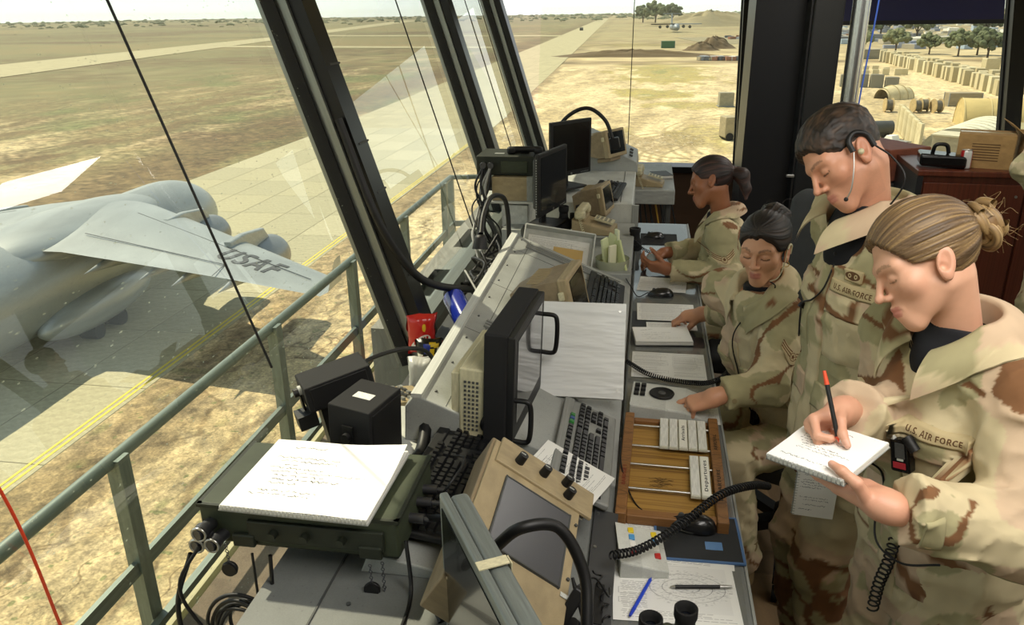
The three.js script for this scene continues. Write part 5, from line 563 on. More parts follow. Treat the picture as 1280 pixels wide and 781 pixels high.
function officeChair(label, c, ry, backH, mat) { const g = thing('office_chair', label, 'chair', c, ry); // seat faces local -x
  part('seat', rb(.48, .09, .48, .035, [0, .46, 0], null, 4), mat, g); part('backrest', (() => { const q = new RoundedBoxGeometry(.09, backH, .46, 5, .04), p = q.attributes.position; for (let i = 0; i < p.count; i++) { const z = p.getZ(i), y = p.getY(i); p.setX(i, p.getX(i) - z * z * .5 + .12 * y * .5); p.setZ(i, z * (1 - .25 * Math.pow(Math.max(0, y / backH * 2), 3))); } q.computeVertexNormals(); q.translate(.27, .6 + backH / 2, 0); return q; })(), mat, g);
  part('back_post', tube([[.12, .4, 0], [.26, .42, 0], [.33, .55, 0], [.33, .75, 0]], .018), M.black, g); part('gas_lift', [cyl(.028, .028, .25, [0, .3, 0]), cyl(.045, .05, .06, [0, .17, 0])], M.black, g);
  for (const z of [-.27, .27]) part('armrest', [rb(.27, .03, .06, .012, [.02, .66, z]), tube([[.1, .44, z * .8], [.1, .5, z], [.06, .64, z]], .014), tube([[-.06, .44, z * .8], [-.06, .5, z], [-.02, .64, z]], .014)], M.black, g);
  for (let k = 0; k < 5; k++) { const a = k * Math.PI * 2 / 5 + .35, l = part('base_leg', beam([0, .15, 0], [Math.cos(a) * .3, .09, Math.sin(a) * .3], .05, .04), M.black, g); part('caster', [cyl(.03, .03, .018, [Math.cos(a) * .3, .03, Math.sin(a) * .3 + .014], [Math.PI / 2, 0, a]), cyl(.03, .03, .018, [Math.cos(a) * .3, .03, Math.sin(a) * .3 - .014], [Math.PI / 2, 0, a]), cyl(.01, .01, .05, [Math.cos(a) * .3, .07, Math.sin(a) * .3])], M.rubber, l); } return g; }
const seatM = worn(0x3c3f42, .85);
officeChair('grey fabric office chair under the seated controller with the hair bun', [.59, 0, -2.62], 1.1, .74, seatM); officeChair('black office chair under the far seated controller', [.57, 0, -3.5], -.1, .42, worn(0x1b1c1e, .8)); officeChair('empty black office chair with light seat beside the standing woman', [1.25, 0, -1.75], .9, .4, worn(0x2a2b2d, .85));
{ const g = thing('floor_mat', 'tan plywood floor panel under the desk chairs', 'mat', [.72, .001, -2.35], .12); part('panel', rb(.75, .012, 1.5, .003, [0, .006, 0]), std(0xffffff, .8, 0, { map: dataTex(256, 256, (x, y) => { const v = .5 + .07 * fbm2(x / 14, y / 60, 4) + .02 * rnd() - (n2(x / 40, y / 40) > .6 ? .08 : 0); return [v * 1.05, v * .86, v * .62]; }) }), g); part('joint', box(.004, .002, 1.5, [.1, .0125, 0], [0, .12, 0]), M.dgrey, g); }
stage('items');
// ---------- people: smooth distance fields meshed with surface nets ----------
function netMesh(sdf, lo, hi, h, colorOf) {
  const nx = Math.ceil((hi[0] - lo[0]) / h) + 1, ny = Math.ceil((hi[1] - lo[1]) / h) + 1, nz = Math.ceil((hi[2] - lo[2]) / h) + 1, F = new Float32Array(nx * ny * nz), B = 6, id = (i, j, k) => i + nx * (j + ny * k);
  for (let k0 = 0; k0 < nz; k0 += B) for (let j0 = 0; j0 < ny; j0 += B) for (let i0 = 0; i0 < nx; i0 += B) {
    const c = sdf(lo[0] + (i0 + B / 2) * h, lo[1] + (j0 + B / 2) * h, lo[2] + (k0 + B / 2) * h), skip = Math.abs(c) > h * B * 1.35 + .012;
    for (let k = k0; k < Math.min(nz, k0 + B); k++) for (let j = j0; j < Math.min(ny, j0 + B); j++) for (let i = i0; i < Math.min(nx, i0 + B); i++) F[id(i, j, k)] = skip ? c : sdf(lo[0] + i * h, lo[1] + j * h, lo[2] + k * h);
  }
  const vid = new Int32Array(nx * ny * nz).fill(-1), pos = [], ix = [], E = [[0, 1], [0, 2], [0, 4], [1, 3], [1, 5], [2, 3], [2, 6], [3, 7], [4, 5], [4, 6], [5, 7], [6, 7]], v = new Float32Array(8);
  for (let k = 0; k < nz - 1; k++) for (let j = 0; j < ny - 1; j++) for (let i = 0; i < nx - 1; i++) {
    let m = 0; for (let c = 0; c < 8; c++) { v[c] = F[id(i + (c & 1), j + (c >> 1 & 1), k + (c >> 2))]; if (v[c] < 0) m |= 1 << c; }
    if (m === 0 || m === 255) continue; let x = 0, y = 0, z = 0, n = 0;
    for (const [a, b] of E) if ((m >> a & 1) !== (m >> b & 1)) { const t = v[a] / (v[a] - v[b]); x += (a & 1) + t * ((b & 1) - (a & 1)); y += (a >> 1 & 1) + t * ((b >> 1 & 1) - (a >> 1 & 1)); z += (a >> 2) + t * ((b >> 2) - (a >> 2)); n++; }
    vid[id(i, j, k)] = pos.length / 3; pos.push(lo[0] + (i + x / n) * h, lo[1] + (j + y / n) * h, lo[2] + (k + z / n) * h);
  }
  const quad = (a, b, c, d, flip) => { if (a < 0 || b < 0 || c < 0 || d < 0) return; flip ? ix.push(a, c, b, a, d, c) : ix.push(a, b, c, a, c, d); };
  for (let k = 1; k < nz - 1; k++) for (let j = 1; j < ny - 1; j++) for (let i = 1; i < nx - 1; i++) { const s = F[id(i, j, k)] < 0;
    if (s !== F[id(i + 1, j, k)] < 0) quad(vid[id(i, j - 1, k - 1)], vid[id(i, j, k - 1)], vid[id(i, j, k)], vid[id(i, j - 1, k)], !s);
    if (s !== F[id(i, j + 1, k)] < 0) quad(vid[id(i - 1, j, k - 1)], vid[id(i - 1, j, k)], vid[id(i, j, k)], vid[id(i, j, k - 1)], !s);
    if (s !== F[id(i, j, k + 1)] < 0) quad(vid[id(i - 1, j - 1, k)], vid[id(i, j - 1, k)], vid[id(i, j, k)], vid[id(i - 1, j, k)], !s); }
  const g = new THREE.BufferGeometry(); g.setAttribute('position', new THREE.Float32BufferAttribute(pos, 3)); g.setIndex(ix); g.computeVertexNormals();
  if (colorOf) { const c = new Float32Array(pos.length); for (let i = 0; i < pos.length; i += 3) { const q = colorOf(pos[i], pos[i + 1], pos[i + 2]); c[i] = q[0]; c[i + 1] = q[1]; c[i + 2] = q[2]; } g.setAttribute('color', new THREE.BufferAttribute(c, 3)); }
  return g;
}
const smin = (a, b, k) => { const h = Math.max(k - Math.abs(a - b), 0) / k; return Math.min(a, b) - h * h * k * .25; }, smax = (a, b, k) => -smin(-a, -b, k);
function rcone(a, b, ra, rb_) { const [ax, ay, az] = a, dx = b[0] - ax, dy = b[1] - ay, dz = b[2] - az, l2 = dx * dx + dy * dy + dz * dz || 1e-9; return (x, y, z) => { const t = clamp(((x - ax) * dx + (y - ay) * dy + (z - az) * dz) / l2); const qx = x - ax - t * dx, qy = y - ay - t * dy, qz = z - az - t * dz; return Math.sqrt(qx * qx + qy * qy + qz * qz) - (ra + (rb_ - ra) * t); }; }
const ell3 = (c, r) => { const m = Math.min(...r); return (x, y, z) => { const a = (x - c[0]) / r[0], b = (y - c[1]) / r[1], d = (z - c[2]) / r[2], k0 = Math.sqrt(a * a + b * b + d * d), k1 = Math.sqrt(a * a / r[0] / r[0] + b * b / r[1] / r[1] + d * d / r[2] / r[2]); return k1 < 1e-6 ? -m : k0 * (k0 - 1) / k1; }; };
const uni = (ps, k) => (x, y, z) => { let d = ps[0](x, y, z); for (let i = 1; i < ps.length; i++) d = smin(d, ps[i](x, y, z), k); return d; };
const A = (v) => [v.x, v.y, v.z], add = (a, b, s = 1) => [a[0] + b[0] * s, a[1] + b[1] * s, a[2] + b[2] * s], nrm = (a) => { const l = Math.hypot(...a) || 1; return a.map((x) => x / l); }, cross = (a, b) => [a[1] * b[2] - a[2] * b[1], a[2] * b[0] - a[0] * b[2], a[0] * b[1] - a[1] * b[0]], dot = (a, b) => a[0] * b[0] + a[1] * b[1] + a[2] * b[2];
// desert camouflage as a dye pattern
const DY = { sand: lin(0xc9ba95), sand2: lin(0xc6ad90), khaki: lin(0xa49c76), brown: lin(0x7a5434) };
function camo(x, y, z) {
  const wx = x + .05 * n3(x * 9, y * 9, z * 9), wy = y * 1.45 + .05 * n3(x * 9 + 5, y * 9, z * 9 + 3), wz = z + .04 * n3(x * 8, y * 8 + 9, z * 8);
  const g = fbm3(wx * 4.6 + 3, wy * 4.6, wz * 4.6 + 7, 3), p = fbm3(wx * 4 + 31, wy * 4 + 5, wz * 4, 2), b = fbm3(wx * 4.2 + 13, wy * 6 + 21, wz * 4.2 + 2, 2), bm = n3(x * 3.7 + 7, y * 4.2 + 1, z * 3.7);
  let c = g > .05 ? DY.khaki : p > .1 ? DY.sand2 : DY.sand; if (Math.abs(b) < .042 * (.6 + bm) && bm > .08) c = DY.brown;
  const t = 1 + .06 * n3(x * 60, y * 60, z * 60); return [c[0] * t, c[1] * t, c[2] * t];
}
const clothM = new THREE.MeshStandardMaterial({ vertexColors: true, roughness: .92 }), skinM = new THREE.MeshPhysicalMaterial({ vertexColors: true, roughness: .48, sheen: .2 }), hairM = new THREE.MeshStandardMaterial({ vertexColors: true, roughness: .55 });
// heads are meshed in their own axes: x to the person's left, y up, z forward; centre at eye height
function headField(o) {
  const ps = [ell3([0, .036, -.014], [.0745, .086, .098]), ell3([0, -.02, .028], [.06, .08, .062]), rcone([.047, -.05, .005], [.012, -.1, .063], .02, .016), rcone([-.047, -.05, .005], [-.012, -.1, .063], .02, .016), ell3([0, -.1, .066], [.02, .017, .017]), ell3([.042, -.022, .052], [.026, .024, .024]), ell3([-.042, -.022, .052], [.026, .024, .024]), rcone([.046, .022, .066], [.012, .02, .083], .01, .009), rcone([-.046, .022, .066], [-.012, .02, .083], .01, .009), rcone([0, -.066, .06], [0, -.07, .077], .022, .02)];
  const base = uni(ps, .022), eyeL = ell3([.031, -.001, .092], [.019, .012, .016]), eyeR = ell3([-.031, -.001, .092], [.019, .012, .016]);
  const add2 = [rcone([0, .014, .087], [0, -.028, .108], .0062, .0078), ell3([0, -.033, .1105], [.0092, .008, .0095]), ell3([.0115, -.036, .096], [.008, .0075, .01]), ell3([-.0115, -.036, .096], [.008, .0075, .01])];
  const lids = [ell3([.031, -.001, .072], [.0155, .0125, .0135]), ell3([-.031, -.001, .072], [.0155, .0125, .0135])], lips = [rcone([-.021, -.066, .08], [0, -.061, .0935], .0035, .0058), rcone([.021, -.066, .08], [0, -.061, .0935], .0035, .0058), rcone([-.019, -.069, .08], [0, -.0725, .0915], .0035, .0068), rcone([.019, -.069, .08], [0, -.0725, .0915], .0035, .0068)];
  const ear = (s) => { const e = ell3([s * .079, -.01, -.012], [.0085, .031, .019]), lobe = ell3([s * .0765, -.036, -.005], [.007, .011, .009]), dip = ell3([s * .0885, -.007, -.01], [.0075, .02, .0105]), dip2 = ell3([s * .086, -.016, -.004], [.009, .009, .008]); return (x, y, z) => smax(smax(smin(e(x, y, z + .25 * (y + .01)), lobe(x, y, z), .008), -dip(x, y, z + .25 * (y + .01)), .004), -dip2(x, y, z), .004); };
  const eL = ear(1), eR = ear(-1), nk = o.neck ? uni([rcone([0, -.045, -.035], o.neck, o.nr ?? .046, (o.nr ?? .046) + .006), rcone([.03, -.05, -.015], add(o.neck, [.01, 0, .028]), .017, .018), rcone([-.03, -.05, -.015], add(o.neck, [-.01, 0, .028]), .017, .018)], .02) : null;
  return (x, y, z) => { let d = base(x, y, z); if (z > .03) { d = smax(d, -eyeL(x, y, z), .014); d = smax(d, -eyeR(x, y, z), .014); for (const f of lids) d = smin(d, f(x, y, z), .005); for (const f of add2) d = smin(d, f(x, y, z), .007); const ax = Math.abs(x); d += .0032 * Math.exp(-((y + .0675 - .0006 * ax * 30) ** 2) / 3e-6) * (ax < .022 ? 1 : 0) * (z > .07 ? 1 : 0); for (const f of lips) d = smin(d, f(x, y, z), .0035); } d = smin(d, eL(x, y, z), .006); d = smin(d, eR(x, y, z), .006); if (nk) d = smin(d, nk(x, y, z), .025); return d; };
}
function skinTone(o) { const b = lin(o.skin), lip = lin(o.lip), brow = lin(o.brow), red = lin(o.flush ?? o.lip);
  return (x, y, z) => { const ax = Math.abs(x); let c = b, m = 1 + .05 * fbm3(x * 70, y * 70, z * 70, 2); c = mx(c, red, .16 * Math.exp(-((ax - .045) ** 2 + (y + .03) ** 2) / 8e-4) * (z > .03) + .2 * Math.exp(-(x * x + (y + .034) ** 2 + (z - .11) ** 2) / 2e-4) + (ax > .078 ? .22 : 0));
    if (z > .06 && ax < .024 - Math.abs(y + .067) * .5 && y > -.0795 && y < -.0575) c = mx(c, lip, .75 * sstep(.024, .015, ax));
    const bc = .0215 + .006 * Math.sin(clamp((ax - .014) / .038) * 2.6); if (z > .045 && ax > .013 && ax < .053 && Math.abs(y - bc) < .0042 * (1 - .5 * clamp((ax - .03) / .024))) c = mx(c, brow, .72 * (.7 + .3 * n3(x * 400, y * 90, z * 90)));
    if (z > .06 && ax > .0165 && ax < .0475) { const ly = -.0065 - .0028 * Math.sin((ax - .0165) / .031 * 3.14); if (Math.abs(y - ly) < .0016) c = mx(c, brow, .85); if (o.openEyes && y < ly + .0005 && y > ly - .004) c = mx(c, lin(0x2a1d15), .5); }
    if (o.stubble && y < -.045 && z > -.03 && y > -.125) c = mx(c, lin(0x6b564b), o.stubble * (.7 + .3 * n3(x * 500, y * 500, z * 500))); return [c[0] * m, c[1] * m, c[2] * m]; }; }
function handField(W, f, d, right, s, curls, thumb, spread = 1) { // returns list of prims in world axes
  f = nrm(f); d = nrm(add(d, f, -dot(d, f))); const th = right ? cross(d, f) : cross(f, d); const P = (x, y, z) => [W[0] + s * (x * f[0] + y * d[0] + z * th[0]), W[1] + s * (x * f[1] + y * d[1] + z * th[1]), W[2] + s * (x * f[2] + y * d[2] + z * th[2])];
  const palm = [], fingers = [], mcp = [[.086, 0, .027], [.091, .003, .009], [.086, .001, -.0095], [.077, -.003, -.0265]], len = [[.043, .026, .02], [.047, .029, .021], [.043, .027, .02], [.033, .02, .018]], fan = [.1, .02, -.06, -.16];
  palm.push(rcone(P(-.008, 0, 0), P(.014, 0, 0), .025 * s, .026 * s)); mcp.forEach((m, i) => palm.push(rcone(P(.012, -.001, m[2] * .55), P(...m), .0155 * s, .0115 * s))); palm.push(rcone(P(.015, -.008, .016), P(.05, -.01, .024), .018 * s, .014 * s), rcone(P(.015, -.008, -.014), P(.055, -.008, -.02), .015 * s, .012 * s));
  const tips = [];
  mcp.forEach((m, i) => { let a = 0, p = m.slice(); const fz = fan[i] * spread, ps = []; len[i].forEach((l, j) => { a += curls[i][j] * DEG; const q = [p[0] + Math.cos(a) * Math.cos(fz) * l, p[1] - Math.sin(a) * l, p[2] + Math.cos(a) * Math.sin(fz) * l]; const r0 = [.0102, .0088, .0078][j], r1 = [.0088, .0078, .0064][j]; ps.push(rcone(P(...p), P(...q), r0 * s * (i === 3 ? .88 : 1), r1 * s * (i === 3 ? .88 : 1))); p = q; }); fingers.push(uni(ps, .004)); tips.push(P(...p)); });
  { let p = [.022, -.008, .026]; const ps = []; let az = thumb[0] * DEG, el = thumb[1] * DEG; [[.044, .0135, .0115], [.033, .0115, .0098], [.026, .0098, .0075]].forEach(([l, r0, r1], j) => { const q = [p[0] + Math.cos(az) * Math.cos(el) * l, p[1] - Math.sin(el) * l, p[2] + Math.sin(az) * Math.cos(el) * l]; ps.push(rcone(P(...p), P(...q), r0 * s, r1 * s)); p = q; az -= (thumb[2] ?? 15) * DEG; el += (thumb[3] ?? 8) * DEG; }); fingers.push(uni(ps, .005)); tips.push(P(...p)); }
  const pf = uni(palm, .014); return { sdf: (x, y, z) => { let q = pf(x, y, z); for (const k of fingers) q = smin(q, k(x, y, z), .0045); return q; }, tips, P }; }
const boxAround = (pts, r) => { const lo = [1e9, 1e9, 1e9], hi = [-1e9, -1e9, -1e9]; for (const p of pts) for (let i = 0; i < 3; i++) { lo[i] = Math.min(lo[i], p[i] - r); hi[i] = Math.max(hi[i], p[i] + r); } return [lo, hi]; };
const TOR = [[-.5, .195, .14], [-.1, .186, .137], [.3, .17, .125], [.62, .183, .132], [.86, .178, .112], [1.0, .15, .085], [1.09, .09, .068], [1.16, .03, .03]];
const tr = (t, i) => { if (t <= TOR[0][0]) return TOR[0][i]; for (let k = 1; k < TOR.length; k++) if (t < TOR[k][0]) return mix(TOR[k - 1][i], TOR[k][i], (t - TOR[k - 1][0]) / (TOR[k][0] - TOR[k - 1][0])); return TOR[TOR.length - 1][i]; };
function figure(o) {
  const g = thing('person', o.label, 'person', [o.pel[0], 0, o.pel[2]], 0), off = [-o.pel[0], 0, -o.pel[2]], put = (name, geo, mat, label, parent = g) => { geo.translate(...off); return part(name, geo, mat, parent, label); };
  const yx = nrm(add(o.sc, o.pel, -1)), L = Math.hypot(...add(o.sc, o.pel, -1)), lat = nrm(cross([0, 1, 0], o.f)), dep = nrm(cross(lat, yx)), w = o.w ?? 1, sw = o.sw ?? .17;
  const shL = o.shL ?? add(o.sc, lat, sw), shR = o.shR ?? add(o.sc, lat, -sw);
  const torso = (pad) => (x, y, z) => { const rx = x - o.pel[0], ry = y - o.pel[1], rz = z - o.pel[2], t = (rx * yx[0] + ry * yx[1] + rz * yx[2]) / L, u = rx * lat[0] + ry * lat[1] + rz * lat[2], v = rx * dep[0] + ry * dep[1] + rz * dep[2], a = tr(t, 1) * w + pad, b = tr(t, 2) * w + pad; const q = (Math.hypot(u / a, v / b) - 1) * Math.min(a, b); const e = Math.max((t - 1.14) * L, (o.hem - t) * L); return Math.max(q, e); };
  const arm = (sh, el, wr, r) => { const cut = nrm(add(wr, el, -1)); const k = uni([rcone(add(sh, sh === shL ? lat : lat, sh === shL ? -.05 : .05), sh, .066 * w, r[0]), rcone(sh, el, r[0], r[1]), rcone(el, wr, r[1], r[2])], .03), cuff = rcone(add(wr, cut, -.055), add(wr, cut, .02), r[2] + .003, r[2] + .004); return (x, y, z) => { const c = (x - wr[0]) * cut[0] + (y - wr[1]) * cut[1] + (z - wr[2]) * cut[2]; const dd = Math.hypot(x - wr[0], y - wr[1], z - wr[2]); let q = Math.min(k(x, y, z), cuff(x, y, z)); return dd < .1 ? smax(q, c, .004) : q; }; };
  const R = o.sleeve ?? [.07, .062, .047], aL = arm(shL, o.elL, o.wrL, R), aR = arm(shR, o.elR, o.wrR, R), T = torso(.004), neckCut = rcone(add(o.nb, yx, -.03), add(o.nb, add(o.headC, o.nb, -1), .8), .06, .075);
  const extra = (o.bust ?? 0) > 0 ? uni([-1, 1].map((s) => { const c = add(add(add(o.pel, yx, L * .68), lat, s * .065), dep, .085 * w); return rcone(c, add(c, yx, -.02), .055 * o.bust, .05 * o.bust); }), .03) : null;
  const wrinkle = (x, y, z) => { const a = 1 - Math.abs(n3(x * 11 + 3, y * 15, z * 11)), b = 1 - Math.abs(n3(x * 20, y * 26 + 7, z * 20)); return -.009 * (a * a * a - .35) - .0045 * (b * b * b - .35) - .0015 * n3(x * 45, y * 45, z * 45); };
  const jacket = (x, y, z) => { let d = T(x, y, z); if (extra) d = smin(d, extra(x, y, z), .06); d = smin(d, aL(x, y, z), .028); d = smin(d, aR(x, y, z), .028); if (Math.abs(d) < .05) d += wrinkle(x, y, z) * (o.fold ?? 1); return smax(d, -neckCut(x, y, z), .012); };
  const pts = [o.pel, o.sc, o.nb, shL, shR, o.elL, o.elR, o.wrL, o.wrR], [lo, hi] = boxAround(pts, .2); lo[1] = Math.max(lo[1], Math.min(o.pel[1] + o.hem * L, o.wrL[1], o.wrR[1], o.elL[1], o.elR[1]) - .1);
  put('jacket', netMesh(jacket, lo, hi, o.cell, camo), clothM, 'desert camouflage uniform jacket');
  // trousers and boots
  const hp = (s) => add(o.pel, lat, s * .088), legs = [], boots = []; for (const s of ['L', 'R']) { const k = s === 'L' ? 1 : -1, h = add(hp(k), [0, -.03, 0]); legs.push(uni([rcone(h, o['kn' + s], .1 * w, .077), rcone(o['kn' + s], add(o['an' + s], [0, .06, 0]), .077, .066)], .03)); const an = o['an' + s], toe = add([an[0], .045, an[2]], o.toe ?? o.f, .15); boots.push(uni([rcone(add(an, [0, .12, 0]), [an[0], .06, an[2]], .055, .05), rcone([an[0], .05, an[2]], toe, .048, .038)], .03)); }
  const trous = (x, y, z) => { let d = smin(legs[0](x, y, z), legs[1](x, y, z), .03); const hips = rcone(hp(.6), hp(-.6), .125 * w, .125 * w)(x, y, z); d = smin(d, hips, .05); return d + (Math.abs(d) < .05 ? wrinkle(x, y, z) * 1.3 : 0); };
  { const [l2, h2] = boxAround([o.pel, o.knL, o.knR, o.anL, o.anR], .17); put('trousers', netMesh(trous, l2, h2, o.cell * 1.6, (x, y, z) => camo(x + 3, y, z)), clothM, 'desert camouflage trousers'); const [l3, h3] = boxAround([o.anL, o.anR, add(o.anL, o.toe ?? o.f, .15), add(o.anR, o.toe ?? o.f, .15)], .13); l3[1] = -.01; const bf = (x, y, z) => smax(Math.min(boots[0](x, y, z), boots[1](x, y, z)), .002 - y, .004); put('boots', netMesh(bf, l3, h3, .012), worn(0xa28a62, .85), 'tan suede combat boots'); }
  // body: trunk, arms, neck, head, hands joined in one mesh
  const hf = nrm(o.hf), hu = nrm(add(o.hu, hf, -dot(o.hu, hf))), hl = cross(hu, hf), hs = o.hs ?? 1, HM = new THREE.Matrix4().makeBasis(V(...hl), V(...hu), V(...hf)).scale(V(hs, hs, hs)).setPosition(...o.headC), inv = HM.clone().invert();
  const nbl = V(...add(o.nb, yx, -.03)).applyMatrix4(inv), tone = skinTone(o), hfld = headField({ neck: A(nbl), nr: o.nr });
  const [hl0, hh0] = boxAround([[0, .125, -.115], [0, -.12, .12], [.1, 0, 0], [-.1, 0, 0], A(nbl)], .02); for (let i = 0; i < 3; i++) { const e = .065; hl0[i] = Math.min(hl0[i], A(nbl)[i] - e); hh0[i] = Math.max(hh0[i], A(nbl)[i] + e); }
  const geos = [netMesh(hfld, hl0, hh0, o.hcell ?? .0032, tone).applyMatrix4(HM)]; const flat = lin(o.skin), hand = {};
  for (const s of ['L', 'R']) { const hd = o['hand' + s]; if (!hd) continue; const wr = o['wr' + s], el = o['el' + s], W0 = hd.at ?? add(wr, nrm(add(wr, el, -1)), .03), H = handField(W0, hd.f, hd.d, s === 'R', hd.s ?? .95, hd.curls, hd.thumb, hd.spread); hand[s] = H; const fore = rcone(add(wr, nrm(add(wr, el, -1)), -.06), add(W0, nrm(hd.f), .005), .03, .024); const fld = (x, y, z) => smin(H.sdf(x, y, z), fore(x, y, z), .02); const [a, b] = boxAround([...H.tips, H.P(.1, 0, .03), H.P(.09, .03, 0), H.P(.08, -.03, 0), add(wr, nrm(add(wr, el, -1)), -.06), W0, H.P(.07, 0, -.04), H.P(.05, 0, .06), H.P(-.07, 0, 0), H.P(-.05, .02, .02), H.P(-.05, -.02, -.02)], .035);
    const kn = lin(o.flush ?? o.lip), tips = H.tips, nails = lin(0xe3b8a6); geos.push(netMesh(fld, a, b, o.handCell ?? .003, (x, y, z) => { let c = mx(flat, kn, .16 + .12 * n3(x * 50, y * 50, z * 50)); for (const t of tips) { const q = Math.hypot(x - t[0], y - t[1], z - t[2]); if (q < .012) c = mx(c, nails, .35); } return c; })); }
  const trunk = uni([rcone(o.pel, add(o.sc, yx, -.08), .1, .075), rcone(add(o.sc, yx, -.08), add(o.nb, yx, -.03), .06, .045), rcone(shL, o.elL, .04, .035), rcone(shR, o.elR, .04, .035), rcone(o.elL, add(o.wrL, nrm(add(o.wrL, o.elL, -1)), -.06), .033, .026), rcone(o.elR, add(o.wrR, nrm(add(o.wrR, o.elR, -1)), -.06), .033, .026), rcone(o.sc, shL, .05, .04), rcone(o.sc, shR, .05, .04), rcone(hp(1), o.knL, .06, .045), rcone(hp(-1), o.knR, .06, .045), rcone(o.knL, o.anL, .045, .035), rcone(o.knR, o.anR, .045, .035)], .03); const [tl, th_] = boxAround([...pts, o.knL, o.knR, o.anL, o.anR], .13); geos.push(netMesh(trunk, tl, th_, .02, () => flat));
  put('body', geoOf(geos), skinM);
  // undershirt
  const ush = uni([rcone(add(add(o.nb, yx, -.12), dep, .012), add(o.nb, yx, -.005), .078, (o.nr ?? .046) + .013), rcone(add(add(o.nb, yx, -.06), dep, .02), add(o.nb, yx, -.03), .066, .06)], .02), hn = nrm(add(o.headC, o.nb, -1)), hn2 = nrm(add(yx, dep, -.35));
  put('undershirt', netMesh((x, y, z) => smax(ush(x, y, z), (x - o.nb[0]) * hn2[0] + (y - o.nb[1]) * hn2[1] + (z - o.nb[2]) * hn2[2] - .002, .004), ...boxAround([o.nb, add(o.nb, yx, -.12)], .11), .005), std(o.shirt ?? 0x121318, .9), 'dark crew neck undershirt');
  // collar that folds over the jacket
  const cR = (o.nr ?? .046) + .024, cN = 56, collar = (u, v) => { const a = mix(.32, 2 * Math.PI - .32, u), ca = Math.cos(a), sa = Math.sin(a), dir = add(dep.map((k) => k * ca), lat, sa), e = Math.pow(Math.abs(u - .5) * 2, 6), front = clamp((Math.abs(u - .5) - .32) / .18); const base = add(add(o.nb, yx, -.02 - .035 * front), dir, cR * (1 + .12 * front)), top = add(add(base, yx, .05 - .016 * front), dir, .006); if (v < .4) { const t = v / .4; return [mix(base[0], top[0], t), mix(base[1], top[1], t), mix(base[2], top[2], t)]; } const t = (v - .4) / .6, l = .055 + .03 * e; let p = add(add(top, dir, .012 * Math.sin(t * 3.14) + l * .75 * t), yx, -l * .9 * t * (.5 + .5 * t)); for (let k = 0; k < 3; k++) { const q = jacket(...p); if (q < .007) p = add(p, nrm(add(dir, yx, .5)), .007 - q); } return p; };
  const thickSheet = (fn, nu, nv, th) => { const s = surf(nu, nv, fn), n = s.attributes.normal, s2 = s.clone(), p2 = s2.attributes.position; for (let i = 0; i < p2.count; i++) p2.setXYZ(i, p2.getX(i) - n.getX(i) * th, p2.getY(i) - n.getY(i) * th, p2.getZ(i) - n.getZ(i) * th); const m = geoOf([s, s2]); return m; };
  const cg = thickSheet(collar, cN, 18, .003), cc = new Float32Array(cg.attributes.position.count * 3); for (let i = 0; i < cg.attributes.position.count; i++) { const q = camo(cg.attributes.position.getX(i) + 1.7, cg.attributes.position.getY(i), cg.attributes.position.getZ(i)); cc.set(q, i * 3); } cg.setAttribute('color', new THREE.BufferAttribute(cc, 3)); put('collar', cg, Object.assign(clothM.clone(), { side: THREE.DoubleSide }));
  // patches laid on the cloth
  const api = { g, put, jacket, HM, hand, lat, dep, yx, L, shL, shR, o };
  api.on = (c, n, off2 = 0) => { n = nrm(n); let p = add(c, n, .12); for (let k = 0; k < 60; k++) { const q = jacket(...p) - off2; if (q < .0004) break; p = add(p, n, -Math.min(q, .02)); } return p; };
  api.patch = (name, c, n, up, pw, ph, off2, mat, color, label, nu = 14, nv = 10) => { n = nrm(n); const rt = nrm(cross(up, n)), u2 = cross(n, rt); const geo = surf(nu + 2, nv + 2, (u, v) => { const i = Math.round(u * (nu + 2)), j = Math.round(v * (nv + 2)), edge = i === 0 || j === 0 || i === nu + 2 || j === nv + 2, x = (clamp((i - 1) / nu) - .5) * pw, y = (clamp((j - 1) / nv) - .5) * ph; return api.on(add(add(c, rt, x), u2, y), n, edge ? -.004 : off2); }); const uv = geo.attributes.uv; for (let k = 0; k < uv.count; k++) uv.setXY(k, clamp((uv.getX(k) * (nu + 2) - 1) / nu), clamp((uv.getY(k) * (nv + 2) - 1) / nv)); if (color) { const P = geo.attributes.position, q = new Float32Array(P.count * 3); for (let k = 0; k < P.count; k++) q.set(camo(P.getX(k) + color, P.getY(k), P.getZ(k)), k * 3); geo.setAttribute('color', new THREE.BufferAttribute(q, 3)); } return put(name, geo, mat, label); };
  api.chest = (s, t, fr = .8) => add(add(add(o.pel, yx, L * t), lat, s), dep, .1);
  api.onHead = (x, y, z) => A(V(x, y, z).applyMatrix4(HM));
  return api;
}
// hair: shells over the skull in head axes
function hairShell(api, o, keep, thick, bun, streak, cols, cell = .0024, extraF) {
  const sk = ell3([0, .036, -.014], [.0745, .086, .098]), c0 = lin(cols[0]), c1 = lin(cols[1]), c2 = lin(cols[2] ?? cols[1]);
  const f = (x, y, z) => { let d = sk(x, y, z) - thick(x, y, z); d = smax(d, -keep(x, y, z), .006); if (extraF) d = smin(d, extraF(x, y, z), .008); if (Math.abs(d) < .02) d += .0022 * streak(x, y, z); return d; };
  const col = (x, y, z) => { const s = streak(x, y, z); const q = s > 0 ? mx(c0, c1, clamp(s * 1.6)) : mx(c0, c2, clamp(-s * 1.6)); return q; };
  const geo = netMesh(f, bun.lo ?? [-.1, -.1, -.2], bun.hi ?? [.1, .15, .1], cell, col).applyMatrix4(api.HM); return api.put('hair', geo, hairM, bun.label);
}
const swirl = (bx, by, bz, k, w) => (x, y, z) => { const dx = x - bx, dy = y - by, dz = z - bz, th = Math.atan2(dx, dy), r = Math.hypot(dx, dy, dz); return .65 * n2(th * k + 9, r * 9 + dz * 6) + .45 * n2(th * k * 2.7, r * 14 + w) ; };
